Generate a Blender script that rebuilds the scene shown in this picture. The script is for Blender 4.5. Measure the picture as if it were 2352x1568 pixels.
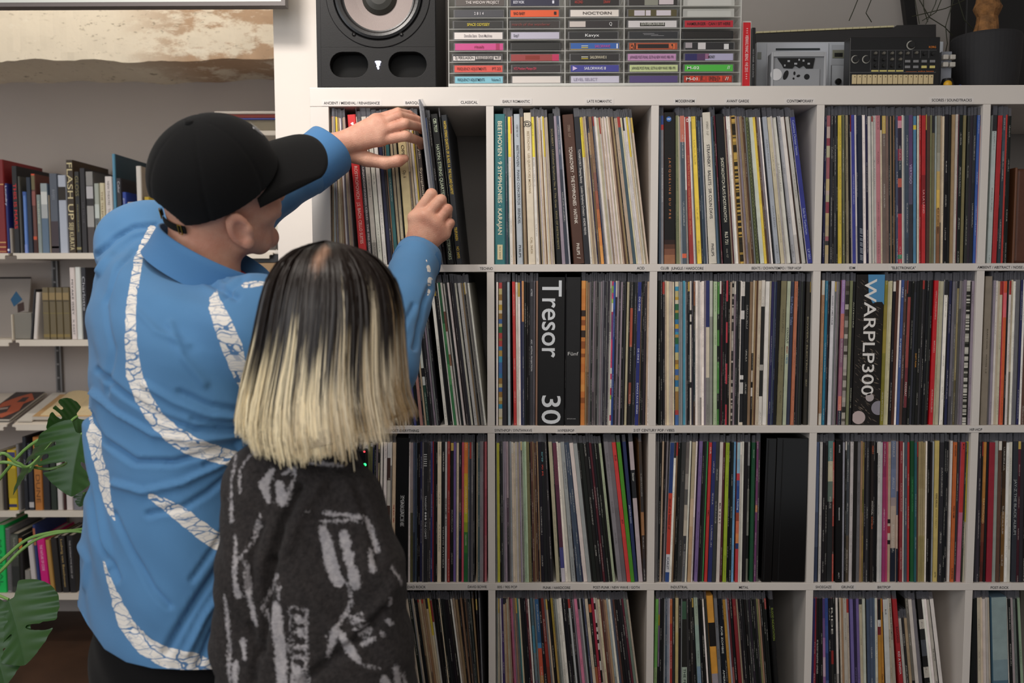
import bpy, bmesh, math, random, re
import numpy as np
from mathutils import Vector, Matrix
random.seed(7); rng = np.random.default_rng(7)
for o in list(bpy.data.objects): bpy.data.objects.remove(o)
S = bpy.context.scene; COL = S.collection
# ---------------------------------------------------------------- camera
F = 1996.0; CAM = np.array([0.44084, -1.8768, 1.41665]); PIT, YAW, ROL = 0.07335, -0.00637, -0.00231
_f = np.array([math.sin(YAW)*math.cos(PIT), math.cos(YAW)*math.cos(PIT), -math.sin(PIT)])
_r = np.array([math.cos(YAW), -math.sin(YAW), 0.0]); _u = np.cross(_r, _f)
RT = _r*math.cos(ROL)+_u*math.sin(ROL); UP = -_r*math.sin(ROL)+_u*math.cos(ROL)
cam = bpy.data.objects.new('camera', bpy.data.cameras.new('camera')); COL.objects.link(cam)
cam.matrix_world = Matrix(((RT[0], UP[0], -_f[0], CAM[0]), (RT[1], UP[1], -_f[1], CAM[1]), (RT[2], UP[2], -_f[2], CAM[2]), (0, 0, 0, 1)))
cam.data.sensor_width = 36; cam.data.lens = F/2352*36; cam.data.clip_start = 0.02
cam.data.dof.use_dof = True; cam.data.dof.focus_distance = 1.86; cam.data.dof.aperture_fstop = 3.6
S.camera = cam
# ---------------------------------------------------------------- world, lights, exposure
wd = bpy.data.worlds.new('world'); S.world = wd; wd.use_nodes = True
wd.node_tree.nodes['Background'].inputs[0].default_value = (0.95, 0.97, 1.0, 1)
wd.node_tree.nodes['Background'].inputs[1].default_value = 0.40
def area(name, loc, target, size, power, colr, spread=180):
    l = bpy.data.lights.new(name, 'AREA'); l.shape = 'RECTANGLE'; l.size, l.size_y = size; l.energy = power; l.color = colr
    l.spread = math.radians(spread)
    o = bpy.data.objects.new(name, l); COL.objects.link(o); o.location = loc
    o.rotation_euler = (Vector(target)-Vector(loc)).to_track_quat('-Z', 'Y').to_euler(); return o
area('ceiling_lamp', (-0.15, -1.25, 2.75), (0.2, 0.0, 1.2), (1.3, 0.5), 10.5, (1.0, 0.93, 0.85))
area('wall_washer', (-0.75, 0.50, 2.86), (-0.75, 0.99, 2.28), (1.9, 0.12), 9, (1.0, 0.94, 0.86), 150)  # added fill behind the hanging panel, brightens the beam face
area('pillar_fill', (-0.30, -0.75, 2.7), (-0.05, 0.36, 1.7), (0.3, 0.2), 4, (1.0, 0.94, 0.88), 90)  # added spot that brightens the white pillar, no fixture there
area('window_glow', (-2.3, -2.9, 1.9), (0.2, 0.0, 1.2), (1.6, 1.8), 30, (0.88, 0.94, 1.0))
area('room_lamp', (0.25, -2.7, 2.2), (0.5, 0.0, 0.8), (1.4, 1.0), 14, (1.0, 0.94, 0.87))  # unseen area light aimed at the shelves from behind the camera
S.view_settings.view_transform = 'Standard'; S.view_settings.look = 'None'; S.view_settings.gamma = 1
S.view_settings.use_curve_mapping = False; S.view_settings.exposure = 0.0
# ---------------------------------------------------------------- projection helpers (surveying the photo)
def ray(px, py):
    d = _f + RT*(px-1176)/F - UP*(py-784)/F
    return d
def W(px, py, Y=0.0):
    d = ray(px, py); t = (Y-CAM[1])/d[1]; return CAM + d*t
def proj(P):
    d = np.asarray(P)-CAM; w = d@_f
    return 1176+F*(d@RT)/w, 784-F*(d@UP)/w
# ---------------------------------------------------------------- objects
def lin(c):
    return tuple(((v/255)/12.92 if v/255 <= 0.04045 else ((v/255+0.055)/1.055)**2.4) for v in c[:3])
def tag(o, label=None, cat=None, group=None, kind=None):
    if label: o['label'] = label
    if cat: o['category'] = cat
    if group: o['group'] = group
    if kind: o['kind'] = kind
    return o
def thing(name, loc, label, cat, group=None):
    o = bpy.data.objects.new(name, None); COL.objects.link(o); o.location = [float(v) for v in loc]; o.empty_display_size = 0.05
    return tag(o, label, cat, group)
class MB:
    """collects faces; build() links them as one mesh object, vertices relative to the parent's origin"""
    def __init__(s): s.v = []; s.f = []; s.c = []; s.k = []; s.uv = []; s.mi = []
    def face(s, pts, col=(1, 1, 1), ink=(0, 0, 0, 0), uv=None):
        n = len(s.v); s.v += [tuple(p) for p in pts]; s.f.append(tuple(range(n, n+len(pts)))); s.c.append(col); s.k.append(ink)
        s.uv.append(uv or [(-1, 0)]*len(pts))
    def box(s, a, b, col=(1, 1, 1)):
        x0, y0, z0 = a; x1, y1, z1 = b
        P = [(x0, y0, z0), (x1, y0, z0), (x1, y1, z0), (x0, y1, z0), (x0, y0, z1), (x1, y0, z1), (x1, y1, z1), (x0, y1, z1)]
        for q in ((0, 3, 2, 1), (4, 5, 6, 7), (0, 1, 5, 4), (1, 2, 6, 5), (2, 3, 7, 6), (3, 0, 4, 7)): s.face([P[i] for i in q], col)
    def bbox(s, a, b, r=0.002, col=(1, 1, 1)):
        """box with chamfered edges"""
        bm = bmesh.new(); bmesh.ops.create_cube(bm, size=1)
        for v in bm.verts: v.co = Vector([a[i]+(v.co[i]+.5)*(b[i]-a[i]) for i in range(3)])
        bmesh.ops.bevel(bm, geom=bm.edges[:], offset=r, segments=2, profile=.5, affect='EDGES')
        s.bm(bm, col)
    def bm(s, bm, col=(1, 1, 1)):
        for f in bm.faces: s.face([tuple(v.co) for v in f.verts], col)
        bm.free()
    def lathe(s, c, axis, prof, n=32, col=(1, 1, 1), cols=None):
        """profile [(radius, offset along axis)] about axis through c"""
        a = Vector(axis).normalized(); e = a.orthogonal().normalized(); g = a.cross(e); c = Vector(c)
        R = [[c+a*h+(e*math.cos(2*math.pi*i/n)+g*math.sin(2*math.pi*i/n))*r for i in range(n)] for r, h in prof]
        for j in range(len(R)-1):
            for i in range(n):
                k = (i+1) % n; s.face([R[j][i], R[j][k], R[j+1][k], R[j+1][i]], cols[j] if cols else col)
    def tube(s, pts, rad, n=8, col=(1, 1, 1)):
        pts = [Vector(p) for p in pts]; R = []
        rad = rad if hasattr(rad, '__len__') else [rad]*len(pts)
        e = None
        for i, p in enumerate(pts):
            t = (pts[min(i+1, len(pts)-1)]-pts[max(i-1, 0)]).normalized()
            e = t.orthogonal().normalized() if e is None else (e-t*e.dot(t)).normalized()
            g = t.cross(e); R.append([p+(e*math.cos(2*math.pi*k/n)+g*math.sin(2*math.pi*k/n))*rad[i] for k in range(n)])
        for j in range(len(R)-1):
            for i in range(n):
                k = (i+1) % n; s.face([R[j][i], R[j][k], R[j+1][k], R[j+1][i]], col)
        s.face(R[0][::-1], col); s.face(R[-1], col)
    def build(s, name, mat, parent=None, origin=None, smooth=False, merge=False):
        org = np.array(parent_origin(parent) if parent else (origin if origin is not None else (0, 0, 0)), float)
        me = bpy.data.meshes.new(name); V = np.array(s.v, float)-org
        me.from_pydata(V.tolist(), [], s.f)
        if merge:
            bm = bmesh.new(); bm.from_mesh(me); bmesh.ops.remove_doubles(bm, verts=bm.verts, dist=1e-5); bmesh.ops.recalc_face_normals(bm, faces=bm.faces); bm.to_mesh(me); bm.free()
        elif len(s.f) == len(me.polygons):
            L = [len(f) for f in s.f]
            c = np.repeat(np.array([(*c[:3], 1) for c in s.c], np.float32), L, axis=0)
            at = me.color_attributes.new('col', 'FLOAT_COLOR', 'CORNER'); at.data.foreach_set('color', c.ravel())
            if any(k[3] > 0 for k in s.k):
                c = np.repeat(np.array(s.k, np.float32), L, axis=0)
                at = me.color_attributes.new('ink', 'FLOAT_COLOR', 'CORNER'); at.data.foreach_set('color', c.ravel())
                ul = me.uv_layers.new(name='UVMap'); ul.data.foreach_set('uv', np.array([q for u in s.uv for q in u], np.float32).ravel())
        if smooth:
            me.polygons.foreach_set('use_smooth', [True]*len(me.polygons))
        me.materials.append(mat)
        o = bpy.data.objects.new(name, me); COL.objects.link(o)
        if parent: o.parent = parent
        elif origin is not None: o.location = [float(v) for v in origin]
        return o
def parent_origin(p):
    v = Vector((0, 0, 0))
    while p: v += p.location; p = p.parent
    return v
# ---------------------------------------------------------------- materials
def mat(name, col=(0.8, 0.8, 0.8), rough=0.5, metal=0.0, noise=0.0, nscale=30, bump=0.0, bscale=200, alpha=1.0, emit=None, estr=0, sheen=0.0, coat=0.0, attr=False, spec=0.5, sss=0.0, trans=0.0):
    m = bpy.data.materials.new(name); m.use_nodes = True; nt = m.node_tree; N = nt.nodes; L = nt.links; b = N['Principled BSDF']
    b.inputs['Roughness'].default_value = rough; b.inputs['Metallic'].default_value = metal; b.inputs['Alpha'].default_value = alpha
    b.inputs['Specular IOR Level'].default_value = spec
    b.inputs['Sheen Weight'].default_value = sheen; b.inputs['Coat Weight'].default_value = coat
    b.inputs['Transmission Weight'].default_value = trans
    if sss: b.inputs['Subsurface Weight'].default_value = sss; b.inputs['Subsurface Radius'].default_value = (1, .35, .2); b.inputs['Subsurface Scale'].default_value = 0.004
    if emit: b.inputs['Emission Color'].default_value = (*emit, 1); b.inputs['Emission Strength'].default_value = estr
    src = None
    if attr:
        a = N.new('ShaderNodeAttribute'); a.attribute_name = 'col'; src = a.outputs['Color']
    if noise:
        n = N.new('ShaderNodeTexNoise'); n.inputs['Scale'].default_value = nscale; n.inputs['Detail'].default_value = 6
        tc = N.new('ShaderNodeTexCoord'); L.new(tc.outputs['Object'], n.inputs['Vector'])
        r = N.new('ShaderNodeMapRange'); r.inputs['To Min'].default_value = 1-noise; r.inputs['To Max'].default_value = 1+noise
        r.inputs['From Min'].default_value = .25; r.inputs['From Max'].default_value = .75
        L.new(n.outputs['Fac'], r.inputs['Value'])
        x = N.new('ShaderNodeMix'); x.data_type = 'RGBA'; x.blend_type = 'MULTIPLY'; x.inputs['Factor'].default_value = 1
        if src: L.new(src, x.inputs['A'])
        else: x.inputs['A'].default_value = (*col, 1)
        L.new(r.outputs[0], x.inputs['B']); src = x.outputs['Result']
    if src: L.new(src, b.inputs['Base Color'])
    else: b.inputs['Base Color'].default_value = (*col, 1)
    if bump:
        n = N.new('ShaderNodeTexNoise'); n.inputs['Scale'].default_value = bscale; n.inputs['Detail'].default_value = 4
        tc = N.new('ShaderNodeTexCoord'); L.new(tc.outputs['Object'], n.inputs['Vector'])
        bp = N.new('ShaderNodeBump'); bp.inputs['Strength'].default_value = bump; bp.inputs['Distance'].default_value = 0.002
        L.new(n.outputs['Fac'], bp.inputs['Height']); L.new(bp.outputs['Normal'], b.inputs['Normal'])
    return m
def card_material():
    """printed card: per-face colour, with rows of tiny printed marks along the spine"""
    m = mat('printed_card', attr=True, rough=0.5, noise=0.10, nscale=55, spec=0.3)
    nt = m.node_tree; N = nt.nodes; L = nt.links; b = N['Principled BSDF']
    base = b.inputs['Base Color'].links[0].from_socket
    uv = N.new('ShaderNodeUVMap'); uv.uv_map = 'UVMap'; sp = N.new('ShaderNodeSeparateXYZ'); L.new(uv.outputs[0], sp.inputs[0])
    def mth(op, a, bb=None, c=None):
        q = N.new('ShaderNodeMath'); q.operation = op
        for i, v in enumerate((a, bb, c)):
            if v is None: continue
            if isinstance(v, (int, float)): q.inputs[i].default_value = v
            else: L.new(v, q.inputs[i])
        return q.outputs[0]
    def nz(sx, sy, th):
        c = N.new('ShaderNodeCombineXYZ'); L.new(mth('MULTIPLY', sp.outputs[0], sx), c.inputs[0]); L.new(mth('MULTIPLY', sp.outputs[1], sy), c.inputs[1])
        n = N.new('ShaderNodeTexNoise'); n.inputs['Scale'].default_value = 1; n.inputs['Detail'].default_value = 0; L.new(c.outputs[0], n.inputs['Vector'])
        return mth('GREATER_THAN', n.outputs['Fac'], th)
    letters = nz(2.6, 820, 0.5); seg = nz(0.01, 14, 0.53)
    band = mth('LESS_THAN', mth('ABSOLUTE', mth('SUBTRACT', sp.outputs[0], 0.5)), 0.21)
    ink = N.new('ShaderNodeAttribute'); ink.attribute_name = 'ink'
    k = mth('MULTIPLY', mth('MULTIPLY', mth('MULTIPLY', letters, seg), band), ink.outputs['Alpha'])
    x = N.new('ShaderNodeMix'); x.data_type = 'RGBA'; L.new(k, x.inputs['Factor']); L.new(base, x.inputs['A']); L.new(ink.outputs['Color'], x.inputs['B'])
    L.new(x.outputs['Result'], b.inputs['Base Color'])
    return m
M_card = card_material()
M_attr = mat('painted', attr=True, rough=0.5)
M_white = mat('white_foil_board', lin((216, 209, 202)), 0.45, noise=0.03, nscale=4)
M_plastic = mat('clear_polythene', (0.17, 0.17, 0.195), 0.18, alpha=0.42)
M_print = mat('printed_ink', attr=True, rough=0.6)
M_black = mat('black_plastic', lin((17, 17, 18)), 0.42, noise=0.05, spec=.35)
M_gloss = mat('gloss_black_card', lin((10, 10, 11)), 0.16)
# ---------------------------------------------------------------- text
def text_mb(txt, h, col, mb, P0, dx, dy, bold=0.0, width=None):
    """flat lettering: baseline starts at P0, runs along dx, letters rise along dy; h = cap height; width squeezes it to a length"""
    cu = bpy.data.curves.new('t', 'FONT'); cu.body = txt; cu.resolution_u = 4 if h > .003 else 2; cu.size = 1.0; cu.offset = bold
    ob = bpy.data.objects.new('t', cu); COL.objects.link(ob)
    dg = bpy.context.evaluated_depsgraph_get(); ev = ob.evaluated_get(dg); me = ev.to_mesh()
    n = len(me.vertices); co = np.zeros(n*3); me.vertices.foreach_get('co', co); co = co.reshape(-1, 3)
    pol = [tuple(p.vertices) for p in me.polygons]
    ev.to_mesh_clear(); bpy.data.objects.remove(ob); bpy.data.curves.remove(cu)
    if n == 0: return
    sc = h/0.70; sx = sc
    if width: sx = width/max(co[:, 0].max(), 1e-6)
    P0 = np.array(P0, float); dx = np.array(dx, float); dy = np.array(dy, float)
    V = P0+co[:, :1]*sx*dx+co[:, 1:2]*sc*dy
    for f in pol: mb.face([tuple(V[i]) for i in f], col)
# ---------------------------------------------------------------- implicit surfaces (bodies, clothes)
def surface_nets(fn, lo, hi, h):
    lo = np.array(lo, float); hi = np.array(hi, float); n = np.ceil((hi-lo)/h).astype(int)+1
    X = [lo[i]+np.arange(n[i])*h for i in range(3)]
    G = np.stack(np.meshgrid(*X, indexing='ij'), -1).reshape(-1, 3)
    v = np.concatenate([fn(G[i:i+400000]) for i in range(0, len(G), 400000)]).reshape(n)
    s = v < 0; nx, ny, nz = n-1
    cnt = np.zeros((nx, ny, nz)); pos = np.zeros((nx, ny, nz, 3))
    cor = [(i, j, k) for i in (0, 1) for j in (0, 1) for k in (0, 1)]
    sl = lambda c: (slice(c[0], c[0]+nx), slice(c[1], c[1]+ny), slice(c[2], c[2]+nz))
    for a in cor:
        for ax in range(3):
            if a[ax]: continue
            b = list(a); b[ax] = 1; b = tuple(b); va = v[sl(a)]; vb = v[sl(b)]; cr = s[sl(a)] != s[sl(b)]
            t = np.where(cr, va/np.where(cr, va-vb, 1), 0)
            p = np.zeros((nx, ny, nz, 3)); p[..., 0] = a[0]; p[..., 1] = a[1]; p[..., 2] = a[2]; p[..., ax] += t
            pos += p*cr[..., None]; cnt += cr
    act = cnt > 0; idx = -np.ones((nx, ny, nz), int); idx[act] = np.arange(act.sum())
    ijk = np.argwhere(act); V = (pos[act]/cnt[act][:, None]+ijk)*h+lo
    Q = []
    for ax in range(3):
        a = [slice(1, m) for m in (nx, ny, nz)]; a[ax] = slice(0, (nx, ny, nz)[ax])
        b = list(a); b[ax] = slice(1, (nx, ny, nz)[ax]+1)
        s0 = s[tuple(a)]; s1 = s[tuple(b)]; cr = np.argwhere(s0 != s1)
        if not len(cr): continue
        base = cr+np.array([0 if i == ax else 1 for i in range(3)]); u, w = [(1, 2), (2, 0), (0, 1)][ax]
        def id_(du, dw):
            c = base.copy(); c[:, u] -= du; c[:, w] -= dw; return idx[c[:, 0], c[:, 1], c[:, 2]]
        q = np.stack([id_(1, 1), id_(0, 1), id_(0, 0), id_(1, 0)], 1)
        fl = ~s0[tuple(cr.T)]; q[fl] = q[fl][:, ::-1]; Q.append(q)
    Q = np.concatenate(Q); Q = Q[(Q >= 0).all(1)]
    return V, Q
def smooth_v(V, Q, it=2, lam=0.5):
    E = np.concatenate([Q[:, [0, 1]], Q[:, [1, 2]], Q[:, [2, 3]], Q[:, [3, 0]]]); n = len(V)
    for _ in range(it):
        A = np.zeros_like(V); c = np.zeros(n)
        for i in range(3):
            A[:, i] = np.bincount(E[:, 0], V[E[:, 1], i], n)+np.bincount(E[:, 1], V[E[:, 0], i], n)
        c = np.bincount(E[:, 0], minlength=n)+np.bincount(E[:, 1], minlength=n)
        V = V*(1-lam)+lam*A/np.maximum(c, 1)[:, None]
    return V
def normals(V, Q):
    fn = np.cross(V[Q[:, 2]]-V[Q[:, 0]], V[Q[:, 3]]-V[Q[:, 1]]); N = np.zeros_like(V)
    for i in range(4):
        for k in range(3): N[:, k] += np.bincount(Q[:, i], fn[:, k], len(V))
    return N/np.maximum(np.linalg.norm(N, axis=1), 1e-12)[:, None]
def vq_obj(name, V, Q, mat_, parent=None, attrs=None, colr=None):
    org = np.array(parent_origin(parent)) if parent else np.zeros(3)
    me = bpy.data.meshes.new(name); n = len(V); nf = len(Q)
    me.vertices.add(n); me.vertices.foreach_set('co', (V-org).astype(np.float32).ravel())
    me.loops.add(nf*4); me.loops.foreach_set('vertex_index', Q.astype(np.int32).ravel())
    me.polygons.add(nf); me.polygons.foreach_set('loop_start', np.arange(0, nf*4, 4, dtype=np.int32)); me.update(calc_edges=True); me.validate()
    me.polygons.foreach_set('use_smooth', [True]*len(me.polygons))
    for k, a in (attrs or {}).items():
        at = me.attributes.new(k, 'FLOAT', 'POINT'); at.data.foreach_set('value', a.astype(np.float32))
    if colr is not None:
        at = me.color_attributes.new('col', 'FLOAT_COLOR', 'POINT'); at.data.foreach_set('color', np.concatenate([colr, np.ones((n, 1))], 1).astype(np.float32).ravel())
    me.materials.append(mat_); o = bpy.data.objects.new(name, me); COL.objects.link(o)
    if parent: o.parent = parent
    return o
def smin(a, b, k):
    h = np.clip(.5+.5*(b-a)/k, 0, 1); return b*(1-h)+a*h-k*h*(1-h)
def smax(a, b, k): return -smin(-a, -b, k)
def ell(P, c, r, R=None):
    q = P-np.array(c, float)
    if R is not None: q = q@np.array(R, float).T
    r = np.array(r, float); k0 = np.linalg.norm(q/r, axis=1); k1 = np.linalg.norm(q/r**2, axis=1)
    return k0*(k0-1)/np.maximum(k1, 1e-9)
def cap(P, a, b, ra, rb):
    a = np.array(a, float); b = np.array(b, float); d = b-a
    t = np.clip(((P-a)@d)/(d@d), 0, 1); return np.linalg.norm(P-a-t[:, None]*d, axis=1)-(ra+(rb-ra)*t)
def chain(P, pts, k=0.006):
    """pts: [(point, radius)] joined tapered capsules"""
    r = None
    for (a, ra), (b, rb) in zip(pts, pts[1:]):
        d = cap(P, a, b, ra, rb); r = d if r is None else smin(r, d, k)
    return r
def polydist(X, Y, pts):
    """signed distance to a stroke [(x, y, halfwidth)] in the plane"""
    best = np.full(X.shape, 1e9)
    for (x0, y0, w0), (x1, y1, w1) in zip(pts, pts[1:]):
        dx, dy = x1-x0, y1-y0; t = np.clip(((X-x0)*dx+(Y-y0)*dy)/(dx*dx+dy*dy+1e-9), 0, 1)
        best = np.minimum(best, np.hypot(X-x0-t*dx, Y-y0-t*dy)-(w0+(w1-w0)*t))
    return best
# ================================================================ the room
M_wall = mat('painted_wall', lin((222, 214, 206)), 0.85, noise=0.025, nscale=3, bump=0.15, bscale=60)
M_alc = mat('alcove_paint', lin((186, 176, 170)), 0.9, noise=0.03, nscale=3, bump=0.1, bscale=60)  # white wall paint greyed: the alcove's shade is put into the colour
M_floor = mat('worn_brown_floor', lin((70, 48, 34)), 0.5, noise=0.55, nscale=5)
def plaster():
    m = mat('flaking_plaster', lin((232, 220, 200)), 0.85, bump=0.5, bscale=45); nt = m.node_tree; N = nt.nodes; L = nt.links; b = N['Principled BSDF']
    tc = N.new('ShaderNodeTexCoord'); sp = N.new('ShaderNodeSeparateXYZ'); L.new(tc.outputs['Object'], sp.inputs[0])
    mp = N.new('ShaderNodeMapping'); mp.inputs['Scale'].default_value = (1, 1, 2.6); L.new(tc.outputs['Object'], mp.inputs[0])
    def nz(s, d, r=.6):
        n = N.new('ShaderNodeTexNoise'); n.inputs['Scale'].default_value = s; n.inputs['Detail'].default_value = d; n.inputs['Roughness'].default_value = r
        L.new(mp.outputs[0], n.inputs['Vector']); return n.outputs['Fac']
    def mr(v, a, bb, c=0, d=1):
        r = N.new('ShaderNodeMapRange'); r.inputs[1].default_value = a; r.inputs[2].default_value = bb; r.inputs[3].default_value = c; r.inputs[4].default_value = d; L.new(v, r.inputs[0]); return r.outputs[0]
    def mix(f, a, bb):
        x = N.new('ShaderNodeMix'); x.data_type = 'RGBA'; L.new(f, x.inputs['Factor'])
        for s, v in (('A', a), ('B', bb)):
            if isinstance(v, tuple): x.inputs[s].default_value = (*v, 1)
            else: L.new(v, x.inputs[s])
        return x.outputs['Result']
    def mul(a, bb, op='MULTIPLY'):
        q = N.new('ShaderNodeMath'); q.operation = op
        for i, v in enumerate((a, bb)):
            if isinstance(v, (int, float)): q.inputs[i].default_value = v
            else: L.new(v, q.inputs[i])
        return q.outputs[0]
    edge = mr(sp.outputs[0], -0.86, -0.62)           # bare patches lie towards the right-hand end
    bare = mul(mr(nz(5.5, 9, .72), .46, .54), edge)
    c = mix(bare, lin((236, 225, 206)), lin((190, 160, 132)))
    c = mix(mul(mr(nz(38, 4), .60, .70), mr(nz(3, 2), .4, .6)), c, lin((150, 135, 112)))
    c = mix(mul(mr(nz(9, 6, .75), .60, .66), .6), c, lin((244, 236, 220)))
    L.new(c, b.inputs['Base Color']); return m
xe = W(635, 400, .36)[0]
def sbox(name, a, b, m):
    q = MB(); q.box(a, b); o = q.build(name, m); o['kind'] = 'structure'; return o
sbox('floor', (-3.2, -3.4, -.06), (3.2, .56, 0), M_floor)
sbox('wall_back', (.005, .40, 0), (3.2, .90, 2.95), mat('grey_wall', lin((152, 147, 143)), .85, noise=.03, nscale=3, bump=.15, bscale=60))
sbox('trim_2', (xe, .36, 0), (.004, .90, 2.95), M_wall)
sbox('wall_alcove', (-3.2, 1.30, 0), (xe+.25, 1.42, 2.95), M_alc)
sbox('wall_right', (3.2, -3.4, 0), (3.3, .90, 2.95), M_wall)
sbox('wall_left', (-3.3, -3.4, 0), (-3.2, 1.42, 2.95), M_wall)
zl = W(100, 1403, 1.30)[2]
sbox('floor_alcove', (-3.2, .55, 0), (xe+.25, 1.30, zl), M_floor)
zb = W(300, 139, .99)[2]
def beam():
    q = MB(); nx, nz = 150, 10; x0, x1 = -3.2, xe+.25; rr = random.Random(3)
    off = [[rr.uniform(-.002, .002) for _ in range(nz+1)] for _ in range(nx+1)]
    zed = [zb+.004*math.sin(i*.21)+.003*math.sin(i*.67+1)+rr.uniform(-.0015, .0015) for i in range(nx+1)]
    X = lambda i: x0+(x1-x0)*i/nx
    for i in range(nx):
        for j in range(nz):
            g = lambda a, b: (X(a), .99+off[a][b], zed[a]+(2.95-zed[a])*(b/nz)**1.5)
            q.face([g(i, j), g(i+1, j), g(i+1, j+1), g(i, j+1)])
        for j in range(4):
            g = lambda a, b: (X(a), .99+off[a][0]*(b == 0)+.31*b/4, zed[a]+(.003*math.sin(a*.13+b) if b else 0))
            q.face([g(i, j+1), g(i+1, j+1), g(i+1, j), g(i, j)])
    o = q.build('trim_1', plaster(), smooth=True); o['kind'] = 'structure'
beam()
sbox('ceiling', (-3.3, -3.4, 2.95), (3.2, 1.42, 3.05), M_wall)
# skirting strip under the alcove shelves is the wall itself
# pale panel hanging in front of the beam
A = W(655, 12.5, .25); B_ = W(655, 3, .25)
pn = thing('hanging_panel', (A[0]-.8, .26, A[2]), 'pale panel with dark grey mitred frame hanging above the plaster beam', 'panel')
q = MB(); fw = B_[2]-A[2]; x0, x1, z0, z1 = A[0]-1.6, A[0], A[2], A[2]+.75
for pts in ([(x0, z0), (x1, z0), (x1-fw, z0+fw), (x0+fw, z0+fw)], [(x1, z0), (x1, z1), (x1-fw, z1-fw), (x1-fw, z0+fw)], [(x1, z1), (x0, z1), (x0+fw, z1-fw), (x1-fw, z1-fw)], [(x0, z1), (x0, z0), (x0+fw, z0+fw), (x0+fw, z1-fw)]):
    fr = [(x, .25, z) for x, z in pts]; bk = [(x, .28, z) for x, z in pts]
    q.face(fr); q.face(bk[::-1])
    for i in range(4): q.face([fr[i], bk[i], bk[(i+1) % 4], fr[(i+1) % 4]])
q.build('frame', mat('grey_frame', lin((96, 88, 86)), .5), pn)
q = MB(); q.box((x0+fw, .257, z0+fw), (x1-fw, .275, z1-fw)); q.build('panel_face', mat('pale_panel', lin((200, 204, 198)), .6), pn)
for x in (x0+.1, x1-.1):
    q = MB(); q.tube([(x, .268, z1-.005), (x, .268, 2.951)], .002, 6); q.build('cord', M_black, pn)
# ================================================================ shelving unit
ZT = 1.82; PCH = .351
kx = thing('shelving_unit', (0, 0, 0), 'large white cube shelving unit packed with records', 'shelving')
q = MB(); q.bbox((0, 0, ZT-.04), (1.819, .39, ZT), .0012); q.build('top_board', M_white, kx)
for x in (0, 1.779):
    q = MB(); q.bbox((x, .0008, .04), (x+.04, .39, ZT-.04), .001); q.build('side_board', M_white, kx)
q = MB(); q.bbox((0, 0, 0), (1.819, .39, .04), .001); q.build('bottom_board', M_white, kx)
for r in range(1, 5):
    z = ZT-.04-r*PCH+.016
    q = MB(); q.bbox((.04, 0, z-.016), (1.779, .389, z), .0008); q.build('shelf', M_white, kx)
for i in range(1, 5):
    for r in range(5):
        z1 = ZT-.04-r*PCH; z0 = max(z1-.335, .04); x = .04+i*PCH-.016
        q = MB(); q.bbox((x, .0006, z0), (x+.016, .389, z1), .0006); q.build('divider', M_white, kx)
GL = [("ANCIENT / MEDIEVAL / RENAISSANCE", 744, 872, 236.5), ("BAROQUE", 931, 967, 236), ("CLASSICAL", 1058, 1097, 235), ("EARLY ROMANTIC", 1154, 1217, 233), ("LATE ROMANTIC", 1348, 1405, 232.5), ("MODERNISM", 1551, 1595, 232), ("AVANT GARDE", 1669, 1720, 232), ("CONTEMPORARY", 1807, 1868, 232), ("SCORES / SOUNDTRACKS", 2140, 2232, 230),
 ("TECHNO", 1102, 1132, 616.5), ("ACID", 1463, 1480, 615.5), ("CLUB", 1517, 1536, 615.5), ("JUNGLE / HARDCORE", 1542, 1616, 616), ("BEATS / DOWNTEMPO / TRIP HOP", 1726, 1840, 615.5), ("IDM", 1950, 1964, 615), ("\"ELECTRONICA\"", 2047, 2103, 615), ("AMBIENT / ABSTRACT / NOISE /", 2245, 2353, 613.5),
 ("POST-EVERYTHING", 897, 962, 988.7), ("SYNTHPOP / SYNTHWAVE", 1136, 1222, 988), ("HYPERPOP", 1281, 1319, 988.5), ("21ST CENTURY POP / VIBES", 1455, 1549, 987.7), ("HIP-HOP", 2227, 2256, 986),
 ("50S 60S 70S DAD ROCK", 894, 978, 1347.5), ("DAVID BOWIE", 1074, 1118, 1347), ("80S / 90S POP", 1142, 1188, 1347.5), ("PUNK / HARDCORE", 1247, 1310, 1349), ("POST-PUNK / NEW WAVE / GOTH", 1362, 1469, 1348.3), ("INDUSTRIAL", 1540, 1580, 1347.7), ("METAL", 1697, 1719, 1348.3), ("SHOEGAZE", 1873, 1910, 1347.5), ("GRUNGE", 1932, 1961, 1347.5), ("BRITPOP", 2015, 2045, 1348), ("POST-ROCK", 2275, 2317, 1348.8)]
M_tape = mat('clear_label_tape', lin((217, 211, 206)), .45)
for s, a, b, y in GL:
    p = W(a, y+3, -.0007); e = W(b, y+3, -.0007); w = e[0]-p[0]
    q = MB(); dd = .00004*(GL.index((s, a, b, y)) % 5); q.box((p[0]-.0045, -.0003-dd, p[2]-.0033), (e[0]+.0045, .0002-dd, p[2]+.0095), (1, 1, 1)); t = q.build('genre_label', M_tape, kx)
    q = MB(); text_mb(s, .0056, lin((30, 28, 34)), q, (p[0], -.0007, p[2]), (1, 0, (e[2]-p[2])/w), (0, 0, 1), bold=.011, width=w); q.build('lettering', M_print, t)
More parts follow.
